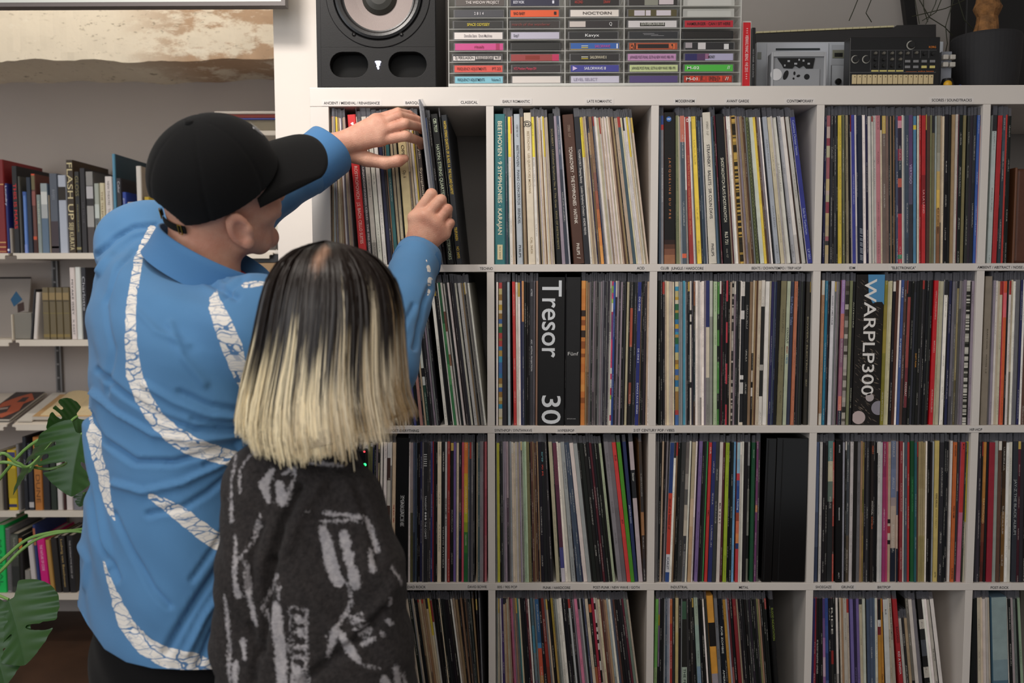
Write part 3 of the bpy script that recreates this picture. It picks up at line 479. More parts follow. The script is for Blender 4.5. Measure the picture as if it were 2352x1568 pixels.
'pup': ('purple spine with faint lettering', rb('2c2444'), [("SMASHING PUMPKINS", '685c84', .5, .72, .6)], 0), 'ambl': ('spine of black, white and amber', [(.15, hx('1c1a1c')), (.2, hx('d0ccc8')), (.26, hx('782428')), (1, hx('b88020'))], [], 0), 'ambr': ('amber orange spine', rb('c88820', 'c08020'), [("Oasis  Definitely Maybe", '50340c', .55, .75, .4)], 0), 'ssw': ('clean white wide spine', rb('c8c8c4'), [("BLUR", '404448', .07, .11, .3)], 0), 'ech': ('beige spine with thin capitals', rb('a8a090'), [("THE SOFTNESS AND THE COMPUTER", '302c28', .03, .3, .45)], 0),
'kid': ('scarlet spine with white capitals', rb('a81c24'), [("RADIOHEAD", '501014', .2, .32, .6), ("KID A MNESIA", 'd8c8c8', .38, .55, .55), ("VISION", 'd8c8c8', .8, .9, .55)], 0), 'shortw': ('short white sleeve standing low', rb('b4b0a8'), [], 0), 'shk': ('short black sleeve standing low', rb('2c2a2c'), [], 0), 'tan7': ('short tan sleeve', rb('ac9474'), [], 0), 'blkl': ('grey spine with a black label', [(.6, hx('6c665c')), (.72, hx('1c1a18')), (1, hx('6c665c'))], [], 0),
'bwz': ('wide zebra patterned black and white spine', [(.15, hx('2c2826')), (.22, hx('c8c0b4')), (.3, hx('282828')), (.42, hx('4c5058')), (.5, hx('1c1c1c')), (.58, hx('c0b8ac')), (.62, hx('202020')), (.66, hx('b8b0a8')), (.7, hx('1c1c1c')), (.74, hx('b8b0a8')), (.8, hx('242424')), (1, hx('b8b0a8'))], [], 0), 'wilc': ('white spine with black capitals', rb('bcb4a8'), [("THE WILCO", '3c3838', .36, .45, .5), ("A LIGHT FOR", '3c3838', .6, .75, .5)], 0),
'batt': ('black spine with yellow capitals', rb('1c1c1e'), [("BATTLES", 'a89c30', .65, .85, .6)], 0), 'wn': ('white spine with small grey type', rb('bcb4ac'), [], 0),
'mount': ('very broad pale blue box with mountain picture', [(.3, hx('8ca0a0')), (.45, hx('90a4a4')), (.6, hx('7c949c')), (.68, hx('4c6c80')), (.78, hx('809ca0')), (.85, hx('a0a898')), (1, hx('6c8c94'))], [], 1),
}
SP['dg3g'] = SP['mint']
ALIAS = dict(gold=1, mix1=1, psy=1, orange=1, psy2=1, dots=1, rock=1, warp=1, speck=1, stp=1)
RANDB = dict(gold=('a08030', '241c10', 'c8a040', '302814'), mix1=('c0a878', '3c3838', 'a05c64', 'b4a080', 'c0a8a0', '903c4c', 'b8b090'), psy=('3c80a8', '24386c', '4c90b0', 'c83c30', '2c6c60', '5c3050', 'c0407c', '24386c', 'd85c34'), orange=('d07c28', 'd88430', '382820', 'c87024', 'e0943c', '94501c'),
 psy2=('2c94b8', 'b08c3c', 'c8b878', '9c7434', '2c6c44', '3c68a8', 'b83c38', 'd8ccb0', '2878a8', 'c8a020'), dots=('b8b0a4', '282624', 'a8a094', '3c3836'), rock=('605850', '9c948c', '403830', 'b0a89c', '302c28'), speck=('c8c4b8', '24241f', 'd0ccc0', '484840', 'b0aca0'), stp=('d0ccc4', '1c1c1c'), warp=('2a2420', '3c342e', '241e1c', '4c4038', '1c1816'))
NB = dict(gold=90, mix1=16, psy=24, orange=26, psy2=30, dots=60, rock=30, speck=110, stp=30, warp=1)
CELLS = [
# row, cell, y_low, y_high, cubby name, lean pairs, spines
(0, 0, 605, 268, 'ancient and baroque', [(758, 757), (776, 765), (826, 798), (936, 909), (1027, 989), (1048, 1013), (1062, 1027)], "@759 5e3k5l4e4j4#dg2 4#dg2 4e4t5w4g4e5e2g@826 19#red2k8#sess2k11w1k10w1k9w2k8n5d3t8q2k6e2k7e2k@936 20#opera5c6e1k6w4y1k4e1k8#symph@1010 4b4l7k@1027 17#haydn 3k @1048 14#vega"),
(0, 1, 605, 268, 'early romantic', [(1134.7, 1134), (1188, 1180), (1214, 1203), (1278, 1259), (1318, 1292), (1343, 1318), (1455, 1417), (1492, 1454)], "@1134.7 25#beet1k3s4i4q7#dg3 3e3c@1188 14#piano1k3t3e3t@1214 17#quat8#dg3 3e3k3e4w4c3t3w4#dg2 4w5c@1278 13#kk8j8i4l@1318 25#tchai13#prev5#dg3 4#dg2 4e4c3n5t7#fade3n3g3w3w3c4c3w3e4w3c4w3c4w4e4x5t3k8e7i4c4w5w4#dg2 4w3e4c"),
(0, 2, 604, 267, 'modernism', [(1513, 1513), (1551, 1550), (1584.6, 1574), (1602, 1587), (1629, 1614), (1662, 1643), (1701, 1680), (1858.7, 1818), (1870, 1829)], "@1514 5i6#flag @1525.6 26#jac2d8#sage3c4l @1568 10#sal5w@1584.6 10#redt4w3g@1602 11y4d4i3i3l3d @1629 18#strav7i3k4a @1662.7 18#shost4e3a3w6w@1693 4w3t@1701 8#gold4e3t5j4t3t5x5g@1739 5#zig4k@1747 10#mw5y5x@1763 4w5j4w3k@1783 10#bg@1795 8c4w@1806 12w2k@1820 10l8w3x@1843 8w3k@1852 6w@1858.7 11#cblue"),
(0, 3, 603, 266, 'scores', [(1889, 1895), (1926, 1925.6), (1960.5, 1956.5), (2117, 2118), (2237, 2248), (2249, 2258)], "@1889 5n1k8#mix1 2k@1906 6d4k6d4k@1926 8y1k7h2k7e2k3k4w7#bl2 3w5n9#marks@1984.6 7w5n6w2g3w8w@2015 10#pinkb4c8z6z4d5t@2048 4k4t3k7i@2064 9#mag4w3l8i@2087 10#purp1k8#skyb1k5w4r@2117 9#redr2k7x4h7h3l@2150 8#sand4e5c8k5k@2182 8t5w3a8k6h@2216 6d6d7d@2237 6b5r"),
(0, 4, 602, 265, 'far right top', [(2267, 2281), (2280, 2295), (2300, 2312), (2314, 2325)], "@2267 10l2k10r3k8i4r3k7k"),
(1, 0, 977, 640, 'techno', [(758, 724+36), (900, 868), (1022, 986), (1050, 1010), (1113, 1072)], "@759 6w5k6e5b6k5w5d6e4k5w5r6k5g4w6k5e5k6w5u5k4d3l@895 4u5w5k5k4d3w4k5d4w3k4g@945 6#fut6#full4k@960 5k7#pinks4k4e@980 7#gw5k5d5j@1003 4g4k@1022 7w5k5k@1040 3w6#grn5#brn@1056 4w5k5w@1072 5d5d@1082 5w3k7w3t3g3k@1106 3w4g@1112 5w"),
(1, 1, 977, 640, 'acid', [(1135, 1135), (1145, 1145), (1180, 1176), (1234, 1236), (1297, 1300), (1333, 1336), (1395, 1402), (1458, 1466), (1482, 1487)], "@1135 5d4w1k9#psy2k10d3k6#lb3k@1180 7#redp5w5w3n5#orn5k4k3k8#astral3g2k5t@1234 63#tresor1k34#funf@1333 10#orange4t4t4g4d4j4g4d4g4j4g4d4g4d@1387 7#wg1k8#acid5b@1408 4d4j4d4j4k4d@1434 5c3k6#dor3k5d4d@1458 8#nav3t3k4k5d3k@1482 4e6w"),
(1, 2, 976, 640, 'jungle and beats', [(1512, 1512), (1569, 1569), (1639, 1640), (1716, 1724), (1751, 1760), (1784, 1796), (1816, 1827), (1856, 1864)], "@1512 5k5k5k5c5c4w4c4c3d@1551 8#psy2 4l5l@1569 6#sky2 2l4d4k4#w1 4d4#br1@1594 4w5w5w4w5w5j8#half7w@1639 8#mint5#gb4k3a4k4k@1666 4#rb4k4e4#dots5j5d4d@1693 5w8#bw10k@1716 7t4#bw3 4t4x7c8#bw2@1751 10w3c5n4i3n@1774 9k1k12h3k@1798 8#cold9#isl@1816 7#orr4k5d4d5k@1846 8#bow2k"),
(1, 3, 975, 639, 'IDM and electronica', [(1878, 1887), (1924, 1935), (1957, 1968), (2021, 2033), (2059, 2072), (2135, 2149), (2211, 2223), (2231, 2240)], "@1880 7#be1k6#tealb4d2k9#wtb3g4j4g1k@1924 8#lilac1k8#rock1k@1943 6#sage7#aut@1957 64#warp8#olive5#py6#py@2042 6k6x4w1k7#cobalt7x2k@2074 8#redp2 2k5k6d@2095 6#daft6k5d5k6k5d4k@2135 9#redbig5c7c2g8w3k6n@2177 6g5g5h5g6j6j@2211 9#speck2k@2222 9j"),
(1, 4, 975, 639, 'ambient', [(2249, 2262), (2297, 2308), (2340, 2352)], "@2251 16#tanbox5g5j6w5c6c@2297 7#oran4k5w5c5w@2321 6j7g1k6n5w8x"),
(2, 0, 1337, 1000+9, 'post-everything', [(760, 765), (830, 835), (907, 911), (937, 938), (1066, 1067), (1118, 1118)], "@761 6k6w5e5k6b5w5k6d5t5w5k6g4k@830 5w6w5h6h3n5k4j4#mix1 3k@868 7w2k8w2k@884 9#film4w@898 8#bug@907 30#bsun5#ws6#art4i5i3k4k5n4g@973 8#tanz3d5d@988 5#blue3 2r5k4k@1004 9c1k7#nin5#tears@1027 6r1k7k@1041 6u1g5c6#blx@1060 5#pk1 9#rain4g4d4g4d@1094 3e5#teg5g4j@1110 3a5#pinkr"),
(2, 1, 1337, 1009, 'synthpop', [(1138, 1138), (1143, 1140.6), (1193, 1187), (1235, 1227), (1278, 1259), (1314, 1286.5), (1341, 1306.5), (1420, 1386), (1440, 1404), (1449, 1415), (1467, 1443.5), (1478, 1467), (1485, 1477)], "@1138 5g@1143 6#yel3k5d4j5j5#bk1 4g4l5c4c5w4e4j@1193 6w2k5d5m4m7h3k5x3t5x3k4t@1235 8k8#mag1 8#btr6k6d@1278 8c4k9#purpb6w7w2g@1314 9#lg3k6i6i5n@1341 9w9#lg4k9k8k6k5a6k6k5k6#pm@1420 10j10g1k@1440 9#redx9#greenx@1458 8#bluex@1467 10#jw@1478 7#edge"),
(2, 2, 1337, 1007, 'pop and vibes', [(1504, 1507), (1528, 1541), (1567, 1579), (1595, 1608), (1618, 1630), (1645, 1654.5), (1660, 1668.6), (1688, 1694), (1722, 1728.5), (1731, 1738.7), (1743, 1748)], "@1504 3g4g4k4e3k4g@1528 9#schub5w4t@1547 4k3k@1555 11#darkg7#arty4w2k8#tan4w@1595 8#purp2 4k6#bs1 3v@1618 7#red3 1k9#ind8d@1645 8#wh5 5a@1660 8#lime5k6k6s@1688 7#city4w5w1k8k5#sil@1722 8#gr1k6#plum5d"),
(2, 3, 1337, 1008, 'hip-hop left', [(1869, 1875), (1900, 1904), (1918, 1920), (1951, 1956), (2026, 2029.6), (2092, 2093), (2144, 2150), (2183, 2192), (2198, 2211), (2214, 2225)], "@1869 9#bgr1k6#wtt2k6k6k@1900 12#paint4#rk@1918 16#beyo5l3k7#brt@1951 7w8k8g4t5#gold2 4k6d5k6#misery5k5k@2010 2k8#wt2 5#wt3@2026 8#mag2 5#pk2 6#ce@2046 12#tower4#tow2 2k@2066 7#red4 4w7i5r@2092 8#dgr5q4x5#sandb5#sandb5#sandb4w5k5k@2138 5l@2144 10#ky9#dk3 5k6k@2177 5w@2183 8#orang5d@2198 9#pinkk4#ol@2213 5#yw"),
(2, 4, 1337, 1008, 'hip-hop right', [(2236, 2243), (2251, 2262), (2266, 2274.5), (2323, 2329), (2360, 2366)], "@2236 6d6d2k@2251 8#sun5k@2266 13#crims9#lgr7x2k10#goldb6w7w2k@2323 11#jay6a8#dk3 8k"),
(3, 0, 1568, 1378, 'dad rock', [(800, 768), (900, 872), (957, 930), (1007, 981), (1026.6, 1004.6), (1058, 1034), (1098, 1083), (1108, 1104)], "@810 5e5k5t5k5g5k5w5k5e5k5t5k5k5e@880 5d5k6b5k5d5t5g4k5e5k5e5k5e4k@950 5b@957 7c6k3l4c3k4k@984 4t5e4t5#tn5e@1007 5#dg2 4#redw3k6k4k@1026.6 5c4k6k5k5k5#dt@1058 4w5e6t3k5t3k4x@1080 4o4#wtx4k4d@1098 4t3k3g"),
(3, 1, 1568, 1378, 'punk and new wave', [(1140, 1140), (1155, 1150), (1199.5, 1187), (1241, 1228), (1260.5, 1242.6), (1281, 1264), (1362.5, 1343), (1376, 1358), (1456, 1432), (1467, 1444)], "@1140 4g4c4g3w@1155 6#purpx5e4t4c4e3a5p4j4t5g4q@1195 4#pil6#yelx5k5k4k5a4w4k@1229 6#skg2k5g@1241 9#bor8k8#rdx4g4c6k@1281 5#gly4g5l6w6w4k@1306 7k5d4k@1322 5l5k5j7p5j4l4k5i@1362.5 7#cx6#orkd6#crm2 4#stp5c6c4#ybk@1397 6x5t5t5l5w5i5x6k6k6#dtx5a@1456 6#sg5c"),
(3, 2, 1568, 1378, 'industrial and metal', [(1497, 1501), (1538, 1538.5), (1566, 1567), (1603, 1594), (1636, 1623), (1660, 1650), (1674, 1660), (1696.6, 1682), (1782, 1769)], "@1497 7#gr2 6k4#puy5k5k4l4i4#mrk4l@1538 6#orrd6d@1551 7#crx6k3l@1566.5 12#frag5d5k6#dbr5k@1603 9#mintb6k6k4w@1630 6d@1636 15#stripe8#greyx1k8#zomb6#gb2@1674 6#goldx4l5#rk2 6k@1696.6 8#rdd4e4k5#dtx5k5k5d5#dpu4k5k4d4h4t5k5k5k@1779 2k8#grt"),
(3, 3, 1568, 1378, 'shoegaze and britpop', [(1860.6, 1866), (1868, 1871), (1892, 1890), (1957, 1952), (2017, 2015), (2065, 2050), (2126, 2108), (2160, 2138), (2168, 2143)], "@1861 6#ind2 8#crims2 6#gaz5k5k@1892 6#shoe7#nebu6k6#skl5k@1924 5w3k5c4t8#gwk5c@1957 7u7#pup7u@1978 7c6w2k7i8i5i@2012 6w7#ambl8#ambr1k@2034 12#ssw6c7#ech@2065 10#kid@2076 6#shortw8#shk6#tan7 7#blkl8w8g2k@2126 12#bwz5w6w@2150 7#wilc1k9w"),
(3, 4, 1568, 1378, 'post-rock', [(2229, 2236), (2247, 2245), (2282, 2277.5), (2317, 2311.5), (2360, 2350)], "@2229 7k5k6#batt@2247 7c6c6w7#wn5c@2282 35#mount4w7k6j7g4k8m"),
]
SP['redw'] = ('spine red above and white below', [(.16, hx('8c2c2c')), (1, hx('c0bcb4'))], [], 0)
SP.setdefault('skl', SP['dt'])
def spine_mesh(q, w, H, D, y0, bands, ink, seed, box):
    """one sleeve standing at x 0..w; q gets its faces, coordinates relative to lower left front"""
    ch = min(w*.22, .0006 if not box else .0015); c0 = lin(bands[len(bands)//2][1])
    prof = [(0, ch), (ch, 0), (w-ch, 0), (w, ch)]
    z0 = 0.0
    for e, c in bands[::-1]:
        pass
    tops = [0]+[b[0] for b in bands]
    for i, (e, c) in enumerate(bands):
        za, zbb = H*(1-tops[i+1]), H*(1-tops[i]); cc = lin(c)
        gm = sum(cc)/3; cc = tuple(gm+(v-gm)*.9 for v in cc)
        if zbb-za < 1e-5: continue
        for j, ((xa, ya), (xb, yb)) in enumerate(zip(prof, prof[1:])):
            mid = j == 1
            q.face([(xa, y0+ya, za), (xb, y0+yb, za), (xb, y0+yb, zbb), (xa, y0+ya, zbb)], cc if mid else tuple(v*.92 for v in cc), ink if mid else (0, 0, 0, 0),
                   [(0, za+seed), (1, za+seed), (1, zbb+seed), (0, zbb+seed)] if mid else None)
    q.face([(w, y0+ch, 0), (w, y0+D, 0), (w, y0+D, H), (w, y0+ch, H)], c0); q.face([(0, y0+D, 0), (0, y0+ch, 0), (0, y0+ch, H), (0, y0+D, H)], c0)
    q.face([(0, y0+ch, H), (ch, y0, H), (w-ch, y0, H), (w, y0+ch, H), (w, y0+D, H), (0, y0+D, H)], tuple(v*.8+.05 for v in c0))
    q.face([(0, y0+D, 0), (w, y0+D, 0), (w, y0+ch, 0), (w-ch, y0, 0), (ch, y0, 0), (0, y0+ch, 0)], c0)
    q.face([(w, y0+D, 0), (0, y0+D, 0), (0, y0+D, H), (w, y0+D, H)], c0)
def sleeve_mesh(q, w, H, D, y0, up, g):
    """open-topped clear bag standing proud of the sleeve"""
    a, b = .0003, max(w-.0003, .0006); t = H+up; c = (g, g, g)
    q.face([(a, y0+.001, H-.001), (b, y0+.001, H-.001), (b, y0+.0015, t), (a, y0+.0015, t)], c)
    for x in (a, b): q.face([(x, y0+.001, H-.001), (x, y0+D-.02, H-.001), (x, y0+D-.02, t-.003), (x, y0+.0015, t)], c)
    q.face([(a, y0+D-.02, H-.001), (b, y0+D-.02, H-.001), (b, y0+D-.02, t-.003), (a, y0+D-.02, t-.003)], c)
def xform(q, org, ang, pivx):
    """lean about the lower corner and move to org"""
    c, s = math.cos(ang), math.sin(ang)
    q.v = [(org[0]+pivx+(x-pivx)*c+z*s, org[1]+y, org[2]-(x-pivx)*s+z*c) for x, y, z in q.v]
RECS = []; KEYS = '|'.join(sorted(SP, key=len, reverse=True))
def parse(cell):
    row, ci, yl, yh, nm, pairs, spec = cell
    zb_ = ZT-.04-row*PCH-.335 if row < 5 else 0
    Yf = .006
    bx = [W(a, yl, Yf) for a, _ in pairs]; tx = [W(b, yh, Yf) for _, b in pairs]
    P0 = [v[0] for v in bx]; slope = [(t[0]-b[0])/(t[2]-b[2]) for t, b in zip(tx, bx)]
    zl_ = bx[0][2]
    xl = .04+ci*PCH; xr = xl+.335
    px = None; out = []
    for at, w, key in re.findall(r'@([\d.]+)|([\d.]+)([a-z]|#(?:'+KEYS+'))', spec):
        if at: px = float(at); continue
        w = float(w); X0 = W(px, yl, Yf)[0]; X1 = W(px+w, yl, Yf)[0]; px += w
        sl = float(np.interp(X0, P0, slope)); 
        xb0 = X0+sl*(zb_-zl_); th = (X1-X0)
        out.append([xb0, th, sl, key, w])
    # keep inside the cubby
    for k, r in enumerate(out):
        lo_ = xl+.0008-(min(r[2], 0)*.315); hi_ = xr-.0008
        xt = r[0]+r[2]*.315
        if xt < xl+.0008: r[0] += xl+.0008-xt
        r[0] = max(r[0], xl+.0008)
        e = max(r[0]+r[1], r[0]+r[1]+r[2]*.315)
        if e > xr-.0006: r[0] -= e-(xr-.0006)
    for k in range(1, len(out)):
        if out[k][0] < out[k-1][0]+out[k-1][1]*.5: out[k][0] = out[k-1][0]+out[k-1][1]*.5
    return [dict(x=r[0], w=max(r[1], .0012), sl=r[2], key=r[3], pw=r[4], z=zb_, row=row, ci=ci, nm=nm, i=i) for i, r in enumerate(out)]
for c_ in CELLS: RECS += parse(c_)
print('records', len(RECS))
order = sorted(range(len(RECS)), key=lambda i: -(RECS[i]['pw']+(3 if RECS[i]['key'][0] == '#' else 0)-(99 if RECS[i]['ci'] == 0 and RECS[i]['row'] > 0 and RECS[i]['x'] < (.175 if RECS[i]['row'] < 2 else .125 if RECS[i]['row'] == 2 else .17) else 0)))
single = set(order[:300])
ROWN = ['top row', 'second row', 'third row', 'lowest visible row']
def sp_key(k): return k[1:] if k[0] == '#' else None
def desc_of(r):
    k = sp_key(r['key'])
    if k and SP.get(k) and SP[k][0]: return SP[k][0]
    wide = 'broad ' if r['pw'] >= 10 else ('' if r['pw'] >= 6 else 'narrow ')
    return wide+CN[r['key'][0] if r['key'][0] != '#' else 'k']+' record sleeve'
ORD = ['first', 'second', 'third', 'fourth', 'fifth', 'sixth', 'seventh', 'eighth', 'ninth', 'tenth', 'eleventh', 'twelfth', 'thirteenth', 'fourteenth', 'fifteenth', 'sixteenth', 'seventeenth', 'eighteenth', 'nineteenth', 'twentieth']
CUB = {}
for c_ in CELLS: CUB[(c_[0], c_[1])] = c_[4]
bycell = {}
for i, r in enumerate(RECS): bycell.setdefault((r['row'], r['ci']), []).append(i)
used_labels = set()
SHORT = {}
def make_label(i):
    r = RECS[i]; d = desc_of(r); cell = bycell[(r['row'], r['ci'])]; cub = r['nm']
    same = [j for j in cell if desc_of(RECS[j]) == d]
    if len(same) == 1:
        L = d+', '+cub+' cubby'
        if len(L.split()) > 16: L = d
    else:
        # anchor: nearest spine in the cubby whose description is unique
        best = None
        for j in cell:
            kj = sp_key(RECS[j]['key'])
            if kj and sum(desc_of(RECS[m]) == desc_of(RECS[j]) for m in cell) == 1 and SP[kj][0]:
                n = i-j
                if n and (best is None or abs(n) < abs(best[0])): best = (n, j)
        if best is None or abs(best[0]) > 18:
            n = same.index(i); L = '%s, %s of its colour from the left, %s cubby' % (d, ORD[n], cub)
        else:
            n, j = best; a = re.split(r' (with|at|over|fading|beside|leaning|of|from|above)\b', desc_of(RECS[j]))[0]
            a2 = ' '.join(desc_of(RECS[j]).split()[:7]) if a in ('spine', 'box') else a
            # the shortened anchor must still be unique in the cubby
            if sum(desc_of(RECS[m]).startswith(a2) for m in cell) > 1: a2 = desc_of(RECS[j])
            pos = 'directly' if abs(n) == 1 else ORD[abs(n)-1]
            L = '%s, %s %s of the %s, %s cubby' % (d, pos, 'right' if n > 0 else 'left', a2, cub)
            if len(L.split()) > 16:
                d2 = d.replace(' record sleeve', ' sleeve'); L = '%s %s %s of %s, %s cubby' % (d2, pos, 'right' if n > 0 else 'left', a2, cub)
            if len(L.split()) > 16:
                n_ = same.index(i); L = '%s, %s such from the left, %s cubby' % (d.replace(' record sleeve', ' sleeve'), ORD[n_], cub)
    w = L.split()
    if len(w) > 16: L = ' '.join(w[:16])
    if L in used_labels:
        n_ = [j for j in cell if desc_of(RECS[j]) == d].index(i)
        L = '%s, %s such from the left, %s cubby' % (' '.join(d.split()[:6]), ORD[n_], cub)
    used_labels.add(L); return L
stuffQ = MB(); stuffS = MB(); rr = random.Random(11)
def add_text(q, s, colh, a, b, size, w, H, y0):
    """spine lettering, reading from the top down"""
    h = w*size*.86
    text_mb(s, h, lin(hx(colh)), q, (w/2-h*.5*.95, y0-.0004, H*(1-a)), (0, 0, -1), (1, 0, 0), width=H*(b-a), bold=.008)
for i, r in enumerate(RECS):
    k = sp_key(r['key']); w = r['w']; box = False; texts = []; inkc = None
    r_ = random.Random(i*7+1)
    if k:
        de, bands, texts, bx_ = SP[k]; box = bool(bx_)
        if k in RANDB:
            n = NB[k]; bands = []
            t = 0
            for j in range(n):
                t += r_.uniform(.5, 1.5); bands.append([t, hx(r_.choice(RANDB[k]))])
            bands = [(b[0]/t, b[1]) for b in bands]
        if len(bands) > 3 and k not in RANDB and all(isinstance(b[1], tuple) for b in bands): pass
    else:
        c = PAL[r['key']]; f = r_.uniform(.86, 1.12); c = tuple(min(250, max(8, v*f+r_.uniform(-5, 5))) for v in c)
        bands = [(1, c)]
        if r_.random() < .22: t = r_.uniform(.06, .9); fc = r_.uniform(.6, 1.1); c2 = tuple(v*fc for v in c); bands = [(t, c), (1, c2)]
        if r_.random() < .12: bands = [(.02+r_.random()*.1, hx(r_.choice(['d8d0c4', 'a83028', '2c2c30', 'c8a848'])))]+[(max(b[0], .15), b[1]) for b in bands]
    lum = sum(bands[-1][1])/3
    ik = lin((210, 206, 198)) if lum < 105 else lin((40, 36, 34))
    ink = (*ik, (.42 if r_.random() < .75 else 0) if not texts and k not in RANDB and w < .012 and k != 'funf' else 0)
    H = .314+r_.uniform(-.0025, .0015); D = .312; y0 = .006+r_.uniform(0, .004)
    if box: H += .006; y0 = .005
    if k in ('shortw', 'shk', 'tan7'): H = .27
    if k in ('tresor', 'funf', 'bsun', 'beyo', 'tanbox'): H = .323 if k != 'beyo' else .317
    if k == 'warp': H = .327
    if k == 'mount': H = .317
    if k == 'aut': H = .312
    ang = math.atan(r['sl']); piv = 0 if ang < 0 else w
    w *= math.cos(ang)*.985
    org = (r['x'], 0, r['z']+.0003)
    one = i in single
    q = MB() if one else stuffQ; n0 = len(q.v)
    spine_mesh(q, w, H, D, y0, bands, ink, i*.731, box)
    def place(qq, n0=0):
        t = MB(); t.v = qq.v[n0:]; xform(t, org, ang, 0 if ang < 0 else w); qq.v[n0:] = t.v
    place(q, n0)
    if one:
        o = q.build('record' if not (box and r['pw'] > 12) else 'box_set', M_card, None, origin=org)
        tag(o, make_label(i), 'record' if o.name.startswith('record') else 'box set', 'records standing in the white cube shelves' if o.name.startswith('record') else 'box sets standing among the records')
    if not box:
        s = MB() if one else stuffS; n0 = len(s.v)
        sleeve_mesh(s, w, H, D, y0, rr.uniform(.0155, .0205), 1)
        place(s, n0)
        if one: s.build('plastic_sleeve', M_plastic, o)
    if one and (texts or k in ('funf', 'jac', 'beet')):
        s = MB()
        for (tx_, ch_, a_, b_, sz) in texts:
            s1 = MB(); add_text(s1, tx_, ch_, a_, b_, sz, w, H, y0); place(s1)
            if s1.v: s1.build('lettering', M_print, o)
        if k == 'funf':
            text_mb('Fünf', .0075, lin((205, 205, 205)), s, (.0035, y0-.0004, H*.475), (1, 0, 0), (0, 0, 1), width=w-.008)
            text_mb('BERGFUNK', .0022, lin((170, 170, 170)), s, (.0035, y0-.0004, .0135), (1, 0, 0), (0, 0, 1), width=w-.012)
        if k == 'jac':
            s.lathe((w/2-.002, y0-.0004, H*.955), (0, -1, 0), [(.0055, 0), (0.0001, 0)], 20, lin((40, 96, 170)))
            text_mb('W', .0045, (1, 1, 1), s, (w/2-.006, y0-.0008, H*.955-.002), (1, 0, 0), (0, 0, 1), width=.008)
        if k == 'beet':
            s.box((w/2-.0055, y0-.0006, .010), (w/2+.0055, y0-.0002, .042), lin((214, 200, 160)))
            text_mb('SLS 5053', .0024, lin((60, 70, 60)), s, (w/2-.0012, y0-.0009, .039), (0, 0, -1), (1, 0, 0), width=.026)
        if s.v: place(s); s.build('print', M_print, o)
    if one and k == 'warp':
        # printed photograph: sky patch, pale balls
        s = MB(); yy = y0-.0003
        pts = [(w*.40, H), (w*1.0, H), (w*1.0, H*.80), (w*.93, H*.82), (w*.72, H*.82), (w*.60, H*.81), (w*.45, H*.86), (w*.43, H*.9)]
        s.face([(x, yy, z) for x, z in pts], lin((76, 138, 182)))
        def disc(cx, cz, rd, colr):
            s.face([(cx+rd*math.cos(a), yy-.0001, cz+rd*math.sin(a)) for a in [2*math.pi*j/28 for j in range(28)] if 0 <= cx+rd*math.cos(a) <= w and 0 <= cz+rd*math.sin(a) <= H], colr)
        disc(w*.22, H*.05, .0145, lin((190, 172, 170))); disc(w*.93, H*.115, .0155, lin((140, 136, 146))); disc(w*.60, H*.185, .009, lin((176, 166, 166)))
        rq = random.Random(5)
        for _ in range(260):
            cx, cz = rq.uniform(.02, .98)*w, rq.uniform(.01, .97)*H
            if cz > H*.8 and cx > w*.4: continue
            a = rq.uniform(-.9, -.2); l = rq.uniform(.002, .008); t = rq.uniform(.0004, .0012)
            c = lin(rq.choice([(96, 84, 74), (70, 60, 52), (16, 13, 12), (120, 106, 92), (20, 17, 16)]))
            ex, ez = math.cos(a)*l, math.sin(a)*l; nx, nz = -math.sin(a)*t, math.cos(a)*t
            P = [(cx-ex, cz-ez), (cx+nx, cz+nz), (cx+ex, cz+ez), (cx-nx, cz-nz)]
            if all(0 < x < w and 0 < z < H for x, z in P): s.face([(x, yy+.0001, z) for x, z in P], c)
        place(s); s.build('cover_picture', M_print, o)
o = stuffQ.build('record_sleeves', M_card); tag(o, 'remaining thin record sleeves filling the cubbies between the broader ones', 'records', kind='stuff')
stuffS.build('plastic_sleeves', M_plastic, o)['kind'] = 'stuff'
# two gloss black boxes at the right of the pop cubby
for a, b, lab in ((1750, 1774, 'narrow gloss black box standing left of the wide black box'), (1774.5, 1850, 'very wide gloss black box filling the right of the pop cubby')):
    zz = ZT-.04-2*PCH-.335; p0 = W(a, 1336, .006); p1 = W(b, 1336, .006)
    o = thing('box_set', (p0[0], 0, zz), lab, 'box set', 'gloss black boxes')
    q = MB(); dx_ = .0035; n0 = 0; q.bbox((0, .006, 0), (p1[0]-p0[0]-.0006, .33, .322), .0012)
    t = MB(); t.v = q.v; xform(t, (p0[0]-.0015, 0, zz+.0002), math.atan(.018), p1[0]-p0[0]); q.v = t.v
    q.build('case', M_gloss, o)
    q = MB(); q.box((.004 if a < 1760 else .012, .0052, .004), ((.006 if a < 1760 else .014), .0058, .318)); t = MB(); t.v = q.v; xform(t, (p0[0]-.0015, 0, zz+.0002), math.atan(.018), p1[0]-p0[0]); q.v = t.v
    q.build('edge_groove', M_black, o)
# brown leather album box at the right edge of the top row
p0 = W(2322, 600, .03); zz = ZT-.04-.335; p1 = W(2322, 387, .03)
q = MB(); q.bbox((p0[0]+.006, .03, zz), (p0[0]+.075, .30, p1[2]), .006); o = q.build('leather_box', mat('brown_leather', lin((84, 46, 30)), .55, noise=.15, bump=.3), origin=(p0[0]+.006, .03, zz))
tag(o, 'brown leather album box on its end at the right edge of the top row', 'box')
q = MB(); q.bbox((p0[0], .026, zz), (p0[0]+.0055, .30, p1[2]+.002), .002); q.build('spine_edge', mat('tan_leather', lin((110, 68, 44)), .5), o)
